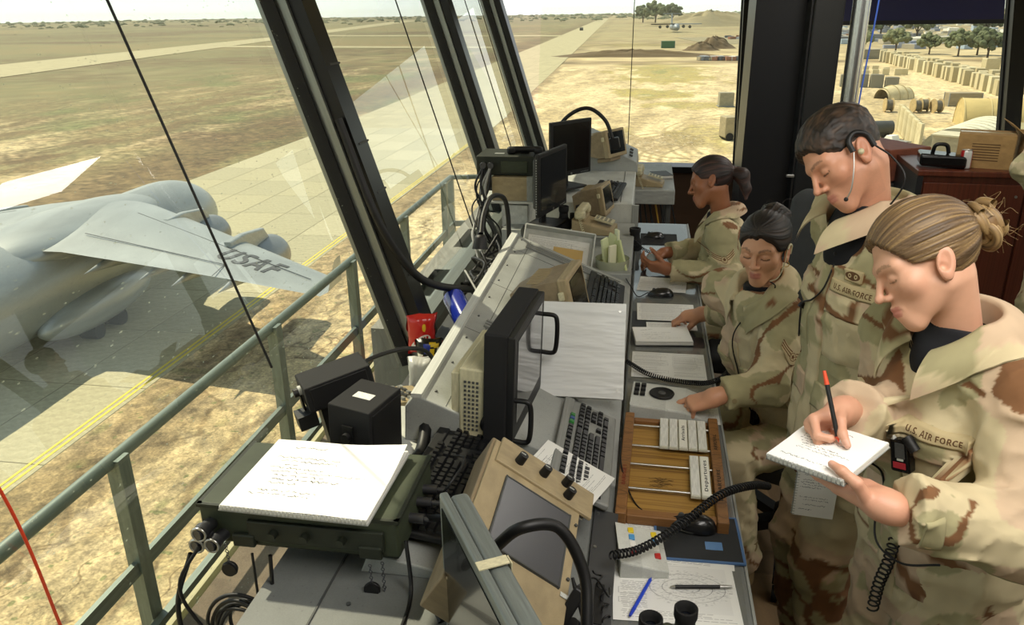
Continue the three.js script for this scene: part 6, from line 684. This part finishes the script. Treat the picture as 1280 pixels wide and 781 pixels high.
const clothTex = (draw, w = 256, h = 64, bg = '#b9a880') => std(0xffffff, .9, 0, { map: canvas(w, h, (c) => { c.fillStyle = bg; c.fillRect(0, 0, w, h); draw(c, w, h); }) });
const tapeM = clothTex((c, w, h) => { c.fillStyle = '#5a3d22'; c.font = 'bold 34px sans-serif'; c.textAlign = 'center'; c.textBaseline = 'middle'; c.save(); c.scale(.84, 1.15); c.fillText('U.S. AIR FORCE', w / 2 / .84, h / 2 / 1.15); c.restore(); });
const chevronM = (bars) => { const m = std(0xffffff, .9, 0, { transparent: true, map: canvas(256, 192, (c, w, h) => { c.clearRect(0, 0, w, h); c.fillStyle = '#c3b089'; c.beginPath(); c.moveTo(6, 20); c.lineTo(128, 100); c.lineTo(250, 20); c.lineTo(250, 90); c.quadraticCurveTo(200, 150, 128, 186); c.quadraticCurveTo(56, 150, 6, 90); c.closePath(); c.fill(); c.strokeStyle = '#6a4424'; c.lineWidth = 8; for (let k = 0; k < bars; k++) { const y = 26 + k * 22; c.beginPath(); c.moveTo(8, y); c.quadraticCurveTo(60, y + 52, 104, y + 58); c.moveTo(248, y); c.quadraticCurveTo(196, y + 52, 152, y + 58); c.stroke(); } c.lineWidth = 5; c.beginPath(); c.arc(128, 118, 32, 0, 6.3); c.fillStyle = '#c3b089'; c.fill(); c.stroke(); c.fillStyle = '#6a4424'; c.beginPath(); for (let k = 0; k < 10; k++) { const r = k % 2 ? 10 : 26, a = -Math.PI / 2 + k * Math.PI / 5; c.lineTo(128 + Math.cos(a) * r, 118 + Math.sin(a) * r); } c.fill(); }) }); m.alphaTest = .4; return m; };
const chev = chevronM(3), pocketM = Object.assign(clothM.clone(), { side: THREE.DoubleSide }), btnM = std(0x8d7d58, .6);
const button = (api, c, n) => { const p = api.on(c, n, .003), g = cyl(.0075, .0075, .003, null, null, 14); g.applyQuaternion(new THREE.Quaternion().setFromUnitVectors(V(0, 1, 0), V(...nrm(n)))); g.translate(...p); api.put('button', g, btnM); };
const pocket = (api, c, n, up, w, h) => { api.patch('pocket', add(c, up, -h * .12), n, up, w, h, .003, pocketM, .9); api.patch('pocket_flap', add(c, up, h * .3), n, up, w * 1.06, h * .36, .0065, pocketM, 2.3); };
const curlRelax = [[25, 30, 20], [28, 34, 22], [30, 36, 24], [32, 38, 25]];
// camera-facing axes of the photograph's viewpoint used only to describe head poses in the room
const RX_ = [.986, -.013, -.164], UX_ = [-.047, .933, -.356], FX_ = [-.157, -.358, -.92], dirOf = (r, u, f) => nrm(add(add(RX_.map((k) => k * r), UX_, u), FX_, f));
// --- woman writing on a notepad ---
{
  const o = { label: 'standing woman with blonde hair bun writing on a notepad', headC: [.52, 1.505, -1.492], hf: dirOf(-.9, -.42, .16), hu: dirOf(-.4, .9, .1), nb: [.6, 1.385, -1.5], f: nrm([-.9, 0, .43]), sc: [.61, 1.31, -1.505], sw: .152, pel: [.67, .9, -1.54], w: .98, bust: 1, hs: .9, hem: -.42, cell: .0055, fold: 1,
    elL: [.672, 1.1, -1.24], wrL: [.458, 1.158, -1.205], elR: [.575, 1.08, -1.60], wrR: [.415, 1.222, -1.43], sleeve: [.07, .069, .058], knL: [.64, .49, -1.46], knR: [.6, .49, -1.6], anL: [.68, .09, -1.45], anR: [.64, .09, -1.62], toe: [-.95, 0, .3],
    skin: 0xd9a689, lip: 0xb86a5f, flush: 0xcf8069, brow: 0x7b5b3d, shirt: 0x121318, hcell: .0028,
    handL: { at: [.434, 1.155, -1.212], f: [-.66, .02, -.75], d: [.1, -.95, .2], s: .92, curls: [[6, 8, 5], [6, 8, 5], [6, 8, 5], [8, 8, 5]], thumb: [50, 52, 30, -26] },
    handR: { at: [.398, 1.232, -1.415], f: [-.72, -.22, .42], d: [-.42, .42, -.8], s: .88, curls: [[58, 78, 40], [72, 88, 55], [80, 92, 60], [84, 92, 60]], thumb: [28, 40, 24, 16] } };
  const a = figure(o), f = o.f, up = [0, 1, 0], nL = nrm(add(f, a.lat, .35));
  pocket(a, a.chest(.085, .62), nL, a.yx, .13, .15); pocket(a, a.chest(-.085, .62), nrm(add(f, a.lat, -.4)), a.yx, .12, .15); pocket(a, a.chest(.1, .1), nL, a.yx, .16, .19);
  a.patch('name_tape', a.chest(.083, .795), nL, a.yx, .128, .027, .008, tapeM, 0, 'sand cloth tape lettered U.S. AIR FORCE', 20, 6);
  a.patch('button_placket', a.chest(0, .3), f, a.yx, .045, .5, .004, pocketM, .4, null, 6, 40);
  a.patch('sleeve_patch', add(add(a.shL, add(o.elL, a.shL, -1), .52), a.lat, .06), nrm(add(a.lat, [.55, 0, .55])), nrm(add(a.shL, o.elL, -1)), .085, .065, .002, chev, 0, 'tan rank patch with brown stripes and star');
  { const c = add(o.wrL, nrm(add(o.wrL, o.elL, -1)), -.03), n = nrm([.05, -.05, 1]); a.patch('cuff_tab', add(c, n, .04), n, [0, 1, 0], .035, .06, .005, pocketM, 1.1); button(a, add(c, [.0, -.02, .05]), n); }
  const bc = [.0, .03, -.125]; const keep = (x, y, z) => Math.min(.52 * y - .85 * z + .0265 + .004 * n2(x * 60, 3), y + .07 - Math.max(0, z) * .5, .2) + (Math.abs(x) > .06 && y < .012 && z > -.032 ? -.05 * sstep(.012, -.004, y) : 0);
  hairShell(a, o, keep, (x, y, z) => .011 + .004 * sstep(0, .1, y), { lo: [-.1, -.09, -.14], hi: [.1, .15, .1], label: 'dark blonde hair pulled back with lighter streaks' }, swirl(...bc, 24, 2), [0x6b5439, 0x93784f, 0x4c3a26], .0020);
  // messy bun of looped locks
  const lk = (p, r, s2) => { const t = tube(p, r, 40, 10), P = t.attributes.position, c = new Float32Array(P.count * 3), A1 = lin(0x8d7148), B1 = lin(0xb99c6c), C1 = lin(0x5d4a30); for (let i = 0; i < P.count; i++) { const q = n2((i % 11) * 1.3 + s2, Math.floor(i / 11) * .08 + s2); c.set(q > 0 ? mx(A1, B1, q * 1.3) : mx(A1, C1, -q * 1.3), i * 3); } t.setAttribute('color', new THREE.BufferAttribute(c, 3)); return t; };
  const bg = []; seed = 404; for (let k = 0; k < 15; k++) { const a0 = rr(0, 6.28), R0 = rr(.016, .034), tl = rr(-.6, .6), cx = rr(-.012, .012), cy = .026 + rr(-.022, .02), cz = -.138 + rr(-.02, .018); bg.push(lk([...Array(8)].map((_, i) => { const q = a0 + i * .72; return [cx + Math.cos(q) * R0 * Math.cos(tl), cy + Math.sin(q) * R0 * 1.15, cz + Math.cos(q) * R0 * Math.sin(tl) + .004 * Math.sin(i)]; }), rr(.007, .013), k)); }
  bg.push((() => { const q = sph(.034, [0, .026, -.136], [1, 1.15, 1], 20).toNonIndexed(); const c = new Float32Array(q.attributes.position.count * 3); for (let i = 0; i < c.length; i += 3) c.set(lin(0x7a5c36), i); q.setAttribute('color', new THREE.BufferAttribute(c, 3)); return q; })());
  a.put('hair_bun', geoOf(bg).applyMatrix4(a.HM), hairM, 'loose blonde bun of looped locks');
  const st = []; for (let k = 0; k < 34; k++) { const b0 = [rr(-.03, .03), .026 + rr(-.04, .035), -.145 + rr(-.02, .02)], d0 = nrm([rr(-.8, .8), rr(-1, .6), rr(-1, .1)]), l = rr(.015, .045), q = () => rr(-.014, .014); st.push(lk([b0, add(add(b0, d0, l * .4), [q(), q() * .6, q()]), add(add(b0, d0, l * .75), [q(), q(), q()]), add(add(b0, d0, l), [q(), q() - .008, q()])], .00032, k)); } a.put('stray_hair', geoOf(st).applyMatrix4(a.HM), hairM, 'fine stray hairs around the bun');
  const tie = tor(.026, .005, [0, .028, -.112], [.15, 0, 0]); a.put('hair_tie', tie.applyMatrix4(a.HM), M.black);
  // pen and notepad
  const e1 = nrm([.72, .12, .68]), e2 = nrm([.78, .15, -.6]), pc = [.352, 1.2, -1.318]; const n = notepad('spiral_notepad', 'white spiral notepad held in the left hand of the blonde woman', pc, e1, e2, .155, .15, .008, scribble(41), -1);
  makePen('ballpoint_pen', 'black pen with orange ends held by the blonde woman', [.372, 1.213, -1.322], [.345, 1.325, -1.385], M.black, M.orange);
  // transmitter and cord
  { const t = new THREE.Group(); t.name = numbered('push_to_talk_box'); scene.add(t); tag(t, 'black push to talk box with red label clipped to the chest pocket', 'radio'); const c = a.on(a.chest(.035, .66), nL, .016); t.applyMatrix4(basis(nrm(cross([0, 1, 0], nL)).map((k, i) => k + [0, .22, 0][i]), [0, 1, 0], c)); part('case', rb(.038, .066, .024, .005), M.blackGloss, t); part('front_plate', box(.018, .03, .002, [.002, .012, .0125]), M.dgrey, t); part('red_label', box(.024, .012, .002, [0, -.018, .0125]), std(0xa52430, .5), t); part('white_emblem', box(.012, .004, .002, [.002, -.006, .0127]), M.white, t); part('plug', cyl(.01, .01, .03, [.02, .028, .006], [0, 0, .6]), M.black, t); part('clip', rb(.014, .01, .016, .002, [-.016, .036, .004]), M.white, t);
    const P = (dx, dy, dz) => add(c, [dx, dy, dz]); solo('headset_cable', tube([P(.02, .03, .0), P(.05, .035, .02), P(.075, .0, .02), P(.07, -.05, .0), P(.06, -.085, -.005)], .0024, 50, 6), M.black, 'thin black cable looping from the push to talk box', 'cable');
    solo('headset_cable', tube([a.on(a.chest(-.01, .86), f, .006), a.on(a.chest(-.018, .75), f, .006), a.on(a.chest(-.03, .6), f, .006), a.on(a.chest(-.03, .42), f, .006), a.on(a.chest(-.02, .3), f, .006)], .0024, 60, 6), M.black, 'thin black cable running down the blonde woman\'s jacket front', 'cable');
    solo('headset_cable', tube([a.on(a.chest(-.02, .3), f, .006), a.on(a.chest(-.03, .16), f, .012), a.on(a.chest(0, .04), f, .03), a.on(a.chest(.06, .02), f, .03), a.on(a.chest(.12, .1), f, .02)], .0024, 60, 6), M.black, 'thin black cable drooping across the jacket hem pocket', 'cable');
    const k = thing('cable_clip', 'small black cable clip on the blonde woman\'s jacket front', 'clip', a.on(a.chest(-.018, .76), f, .008), .4); part('clip', [rb(.02, .012, .01, .003, null, [0, 0, -.5]), cyl(.004, .004, .02, [0, .006, .004], [.4, 0, .8])], M.black, k);
    solo('coiled_headset_lead', coil([a.on(a.chest(.03, .1), f, .02), a.on(a.chest(.025, -.05), f, .02), a.on(a.chest(.01, -.2), f, .025), a.on(a.chest(0, -.4), f, .03)], .011, .0022, 14), M.black, 'black coiled headset lead hanging before the camouflage jacket hem', 'cord'); }
  stage('woman 1');
}
// --- standing man ---
{
  const o = { label: 'standing man with short dark hair and a headset looking down', headC: [.46, 1.62, -1.94], hf: dirOf(-.8, -.56, -.06), hu: dirOf(-.58, .8, .1), nb: [.535, 1.505, -1.96], nr: .054, hs: .92, f: nrm([-.96, 0, .28]), sc: [.575, 1.44, -1.97], sw: .18, pel: [.585, .93, -1.98], w: 1.04, hem: -.34, cell: .0065, fold: 1.1,
    elL: [.71, 1.17, -1.84], wrL: [.58, .965, -1.815], elR: [.58, 1.17, -2.2], wrR: [.68, 1.02, -2.16], sleeve: [.074, .064, .05], knL: [.54, .5, -1.92], knR: [.51, .5, -2.06], anL: [.58, .09, -1.9], anR: [.55, .09, -2.08], toe: [-.9, 0, .4],
    skin: 0xcf9678, lip: 0xb36b5c, flush: 0xc07058, brow: 0x2e2018, stubble: .16, hcell: .0034,
    handL: { at: [.56, .935, -1.81], f: [-.45, -.85, .05], d: [.7, -.4, .5], s: 1, curls: [[35, 45, 25], [38, 48, 25], [40, 50, 25], [42, 50, 25]], thumb: [25, 25, 15, 8] }, handR: { f: [.5, -.7, .2], d: [-.2, 0, -1], s: 1, curls: curlRelax, thumb: [35, 15] } };
  const a = figure(o), f = o.f, nL = nrm(add(f, a.lat, .3));
  pocket(a, a.chest(.095, .6), nL, a.yx, .14, .16); pocket(a, a.chest(-.095, .6), nrm(add(f, a.lat, -.3)), a.yx, .14, .16); pocket(a, a.chest(.1, .08), nL, a.yx, .16, .18); pocket(a, a.chest(-.1, .08), nrm(add(f, a.lat, -.3)), a.yx, .16, .18);
  a.patch('name_tape', a.chest(.092, .775), nL, a.yx, .135, .03, .008, tapeM, 0, 'sand cloth tape lettered U.S. AIR FORCE', 20, 6);
  a.patch('badge', a.chest(.085, .845), nL, a.yx, .045, .028, .006, clothTex((c, w, h) => { c.fillStyle = '#5a3d22'; c.beginPath(); c.ellipse(64, 32, 56, 24, 0, 0, 6.3); c.fill(); c.fillStyle = '#b9a880'; for (const x of [40, 88]) { c.beginPath(); c.arc(x, 32, 13, 0, 6.3); c.fill(); } c.fillStyle = '#5a3d22'; for (const x of [40, 88]) { c.beginPath(); c.arc(x, 32, 6, 0, 6.3); c.fill(); } }, 128, 64), 0, 'brown oval cloth badge');
  a.patch('button_placket', a.chest(0, .3), f, a.yx, .05, .62, .005, pocketM, .4, null, 6, 40);
  a.patch('sleeve_patch', add(add(a.shL, add(o.elL, a.shL, -1), .5), a.lat, .06), nrm(add(a.lat, [.6, 0, .5])), nrm(add(a.shL, o.elL, -1)), .085, .065, .002, chev, 0);
  const keep = (x, y, z) => { const side = Math.abs(x); return Math.min(.5 * y - .86 * z + .0365 + .005 * n2(x * 90, 1), y - (.005 - .045 * sstep(0, -.06, z)) + (side > .05 ? -.012 : 0), .2); };
  hairShell(a, o, keep, (x, y, z) => .002 + .013 * sstep(.02, .1, y + .25 * Math.max(0, z)), { lo: [-.095, -.06, -.13], hi: [.095, .15, .1], label: 'short dark brown cropped hair' }, (x, y, z) => .7 * n3(x * 240, y * 120, z * 60) + .5 * n3(x * 90, y * 60, z * 40), [0x2c2119, 0x4a382a, 0x17110c], .0024);
  // headset: ear hook, boom, cable
  { const h = (x, y, z) => a.onHead(x, y, z), hs = thing('ear_headset', 'black ear hook headset with thin silver mic boom on the standing man', 'headset', [0, 0, 0]); part('ear_hook', tube([h(.084, -.02, -.035), h(.087, .015, -.034), h(.088, .034, -.01), h(.087, .024, .012), h(.086, -.002, .018)], .0065, 40), M.black, hs); part('ear_bud', sph(.007, h(.09, -.012, .004)), M.cream, hs); part('mic_boom', tube([h(.087, -.004, .018), h(.084, -.04, .045), h(.072, -.075, .075), h(.058, -.085, .088)], .0016, 40, 6), M.steel, hs); part('microphone', sph(.005, h(.056, -.086, .09)), M.black, hs);
    solo('headset_cable', tube([h(.086, -.02, -.036), h(.08, -.07, -.055), h(.085, -.13, -.04), a.on(a.chest(.05, .98), nL, .01), a.on(a.chest(.02, .88), nL, .008), a.on(a.chest(.015, .74), f, .01), a.on(a.chest(-.02, .66), f, .012), a.on(a.chest(-.075, .6), f, .012), a.on(a.chest(-.09, .52), f, .006), a.on(a.chest(-.095, .4), f, .006)], .0024, 90, 6), M.black, 'thin black headset cable running down the man\'s jacket', 'cable');
    const k = thing('cable_clip', 'small black cable clip on the man\'s jacket', 'clip', a.on(a.chest(-.088, .575), f, .008), .4); part('clip', [rb(.02, .012, .01, .003, null, [0, 0, -.5]), cyl(.004, .004, .02, [0, .006, .004], [.4, 0, .8])], M.black, k);
    const m = thing('clip_microphone', 'small black clip microphone below the man\'s collar', 'microphone', a.on(a.chest(.022, .9), f, .01), .3); part('case', rb(.014, .03, .01, .004, null, [0, 0, .3]), M.black, m); part('clip', box(.006, .02, .004, [0, 0, -.006]), M.dgrey, m); }
  notepad('spiral_notepad', 'white notepad hanging beside the standing man\'s thigh', [.468, .80, -1.79], [.98, 0, .1], [.05, 1, .1], .1, .15, .006, scribble(61, '#445'), 2);
  stage('man');
}
// --- seated woman with the pen ---
{
  const o = { label: 'seated woman with dark pinned up hair holding a pen', headC: [.39, 1.235, -2.5], hf: dirOf(-.6, -.42, -.72), hu: dirOf(-.1, .9, -.4), nb: [.4, 1.105, -2.535], f: nrm([-.84, 0, .54]), sc: [.378, 1.03, -2.55], sw: .155, hs: .89, pel: [.575, .56, -2.62], w: .96, bust: .9, hem: -.15, cell: .0065, fold: 1.1,
    elL: [.405, .872, -2.26], wrL: [.272, .85, -2.215], elR: [.41, .86, -2.87], wrR: [.285, .825, -2.98], sleeve: [.066, .06, .046], knL: [.33, .53, -2.4], knR: [.32, .53, -2.62], anL: [.4, .09, -2.38], anR: [.4, .09, -2.66], toe: [-1, 0, 0],
    skin: 0xcf9a78, lip: 0xb2645a, flush: 0xc77f63, brow: 0x241812, openEyes: true, hcell: .0034,
    handL: { at: [.25, .845, -2.213], f: [-.86, -.4, -.1], d: [-.35, .9, .2], s: .93, curls: [[10, 15, 10], [45, 55, 30], [55, 60, 35], [60, 60, 35]], thumb: [35, 25, 15, 10] },
    handR: { at: [.262, .822, -2.985], f: [-.95, -.2, -.1], d: [-.2, .95, .2], s: .93, curls: [[25, 40, 20], [30, 50, 25], [40, 55, 25], [45, 55, 25]], thumb: [20, 30, 15, 12] } };
  const a = figure(o), f = o.f, nL = nrm(add(f, a.lat, .3));
  pocket(a, a.chest(.085, .55), nL, a.yx, .12, .14); pocket(a, a.chest(-.085, .55), nrm(add(f, a.lat, -.3)), a.yx, .12, .14); a.patch('button_placket', a.chest(0, .4), f, a.yx, .045, .4, .004, pocketM, .4, null, 6, 30);
  a.patch('sleeve_patch', add(add(a.shL, add(o.elL, a.shL, -1), .42), a.lat, .07), nrm([.35, .25, .95]), nrm(add(a.shL, o.elL, -1)), .1, .075, .002, chev, 0, 'tan rank patch with brown stripes and star'); { const c = add(o.wrL, nrm(add(o.wrL, o.elL, -1)), -.03); button(a, add(c, [0, .0, .06]), [0, .2, 1]); }
  const keep = (x, y, z) => Math.min(.55 * y - .83 * z + .029 + .004 * n2(x * 60, 7), y + .065 - Math.max(0, z) * .6, .2) + (Math.abs(x) > .06 && y < .012 && z > -.032 ? -.05 * sstep(.012, -.004, y) : 0);
  const bump = uni([ell3([.01, .115, -.07], [.04, .034, .04]), ell3([-.02, .105, -.095], [.03, .028, .03]), ell3([.035, .1, -.09], [.028, .026, .028])], .015);
  hairShell(a, o, keep, (x, y, z) => .01 + .006 * sstep(0, .1, y), { lo: [-.1, -.09, -.16], hi: [.1, .17, .1], label: 'black hair pinned up in a messy knot' }, swirl(0, .1, -.09, 7, 4), [0x1b1512, 0x3c2f27, 0x0c0908], .0026, bump);
  { seed = 717; const st = []; for (let k = 0; k < 24; k++) { const b0 = [rr(-.03, .04), .115 + rr(-.02, .03), -.08 + rr(-.03, .03)], d0 = nrm([rr(-.8, .8), rr(-.2, 1), rr(-.6, .5)]), l = rr(.015, .04); st.push(tube([b0, add(b0, d0, l * .6), add(add(b0, d0, l), [rr(-.012, .012), -.01, 0])], .0011, 12, 5)); } a.put('stray_hair', geoOf(st).applyMatrix4(a.HM), std(0x15100d, .5), 'loose strands around the hair knot'); }
  { const h = (x, y, z) => a.onHead(x, y, z), hs = thing('ear_headset', 'clear ear headset with pale mic boom on the seated woman', 'headset', [0, 0, 0]); part('ear_hook', tube([h(.083, -.02, -.03), h(.087, .01, -.03), h(.088, .022, -.01), h(.087, .012, .01)], .0035, 30), M.cream, hs); part('mic_boom', tube([h(.086, .008, .012), h(.083, -.04, .035), h(.07, -.08, .06), h(.05, -.088, .078)], .0018, 40, 6), M.cream, hs); part('earring', tor(.008, .0012, h(.079, -.052, -.005)), std(0xc9a24a, .3, .9), hs);
    solo('headset_cable', tube([h(.05, -.088, .078), h(.06, -.12, .05), a.on(a.chest(.03, .95), f, .01), a.on(a.chest(.0, .8), f, .008), a.on(a.chest(.005, .6), f, .008), a.on(a.chest(-.01, .4), f, .01), a.on(a.chest(.0, .25), f, .014)], .0022, 70, 6), M.black, 'thin black headset cable down the seated woman\'s jacket', 'cable');
    const k = thing('push_to_talk_box', 'small black push to talk box hanging at the seated woman\'s waist', 'radio', a.on(a.chest(.0, .2), f, .014), .5); part('case', rb(.03, .055, .02, .004), M.black, k); part('switch', box(.01, .02, .004, [0, .008, .011]), M.dgrey, k); }
  const tp = a.hand.R.tips; makePen('ballpoint_pen', 'silver clear pen held over the notebook by the seated woman', add(tp[0], [-.004, -.004, 0]), add(tp[0], [.13, -.01, .105]), phy(0xb9bcc0, .2, { metalness: .4 }), M.steel);
  stage('woman 2');
}
// --- far seated woman ---
{
  const o = { label: 'far seated woman with dark ponytail leaning over the desk', headC: [.305, 1.205, -3.68], hf: dirOf(-.93, -.16, .3), hu: dirOf(-.12, .97, .1), nb: [.36, 1.06, -3.68], f: nrm([-.98, 0, -.12]), sc: [.375, 1.0, -3.69], sw: .165, hs: .91, pel: [.52, .56, -3.66], w: .97, bust: .8, hem: -.15, cell: .0075, fold: 1.1,
    elL: [.40, .835, -3.44], wrL: [.155, .835, -3.5], elR: [.36, .83, -3.92], wrR: [.15, .83, -3.8], sleeve: [.068, .062, .048], knL: [.22, .53, -3.58], knR: [.22, .53, -3.78], anL: [.3, .09, -3.56], anR: [.3, .09, -3.8], toe: [-1, 0, 0],
    skin: 0x9a6444, lip: 0x8a4c40, flush: 0x8f5238, brow: 0x1a110c, hcell: .0042, handCell: .0036,
    handL: { at: [.13, .835, -3.505], f: [-.95, .05, -.2], d: [.1, -.5, .85], s: .93, curls: [[30, 35, 20], [32, 38, 20], [35, 40, 20], [38, 40, 20]], thumb: [45, 20, 15, 8] }, handR: { f: [-.9, -.1, .4], d: [-.1, .9, -.3], s: .93, curls: curlRelax, thumb: [35, 15] } };
  const a = figure(o); a.patch('sleeve_patch', add(add(a.shL, add(o.elL, a.shL, -1), .45), a.lat, .07), nrm([.15, .1, 1]), nrm(add(a.shL, o.elL, -1)), .1, .075, .002, chev, 0, 'tan rank patch with brown stripes and star'); pocket(a, a.chest(.085, .6), nrm(add(o.f, a.lat, .4)), a.yx, .12, .14);
  const keep = (x, y, z) => Math.min(.52 * y - .85 * z + .028, y + .06 - Math.max(0, z) * .6, .2) + (Math.abs(x) > .06 && y < .012 && z > -.032 ? -.05 * sstep(.012, -.004, y) : 0), tail = uni([rcone([0, .03, -.12], [0, .0, -.155], .026, .036), rcone([0, .0, -.155], [0, -.07, -.165], .036, .022), rcone([0, -.07, -.165], [.004, -.12, -.155], .022, .008)], .02);
  hairShell(a, o, keep, (x, y, z) => .01 + .004 * sstep(0, .1, y), { lo: [-.1, -.14, -.21], hi: [.1, .15, .1], label: 'dark brown hair tied in a short ponytail' }, swirl(0, .03, -.12, 7, 6), [0x2a1a16, 0x4a2f28, 0x140c0a], .003, tail); a.put('hair_tie', tor(.028, .005, [0, .032, -.112], [.1, 0, 0]).applyMatrix4(a.HM), M.black);
  const b = thing('desk_microphone_ball', 'round grey ball held in the hand of the far seated woman', 'ball', add(a.hand.L.P(.085, -.035, .01), [0, 0, 0])); part('ball', sph(.032, null, null, 20), std(0x8d9492, .4), b); part('stem', cyl(.008, .008, .03, [0, -.036, 0]), M.black, b);
  stage('woman 3');
}
// --- person at the room's far side, mostly hidden by the picture's edge ---
{
  const o = { label: 'person in camouflage uniform standing beside the wooden cabinet with bent arm', headC: [2.12, 1.64, -4.25], hf: nrm([-.3, -.1, -.9]), hu: [0, 1, 0], nb: [2.14, 1.49, -4.24], f: nrm([-.3, 0, -.95]), sc: [2.14, 1.43, -4.24], sw: .18, pel: [2.14, .93, -4.24], hem: -.34, cell: .011,
    elL: [1.865, 1.19, -4.24], wrL: [1.99, 1.02, -4.1], elR: [2.42, 1.2, -4.3], wrR: [2.36, .97, -4.4], knL: [2.06, .5, -4.26], knR: [2.24, .5, -4.28], anL: [2.04, .09, -4.22], anR: [2.26, .09, -4.26], skin: 0xcf9678, lip: 0xb36b5c, brow: 0x2e2018, hcell: .006, handCell: .005, handL: { f: [.6, -.6, .2], d: [-.3, -.3, .9], s: 1, curls: curlRelax, thumb: [35, 15] }, handR: { f: [-.1, -1, -.1], d: [.9, 0, -.2], s: 1, curls: curlRelax, thumb: [35, 15] } };
  const a = figure(o); hairShell(a, o, (x, y, z) => Math.min(.5 * y - .86 * z + .036, y + .03, .2), () => .008, { label: 'short brown hair' }, (x, y, z) => n3(x * 90, y * 90, z * 40), [0x3a2a1d, 0x503b29, 0x241910], .005);
}
stage('people');
renderer.render(scene, camera);
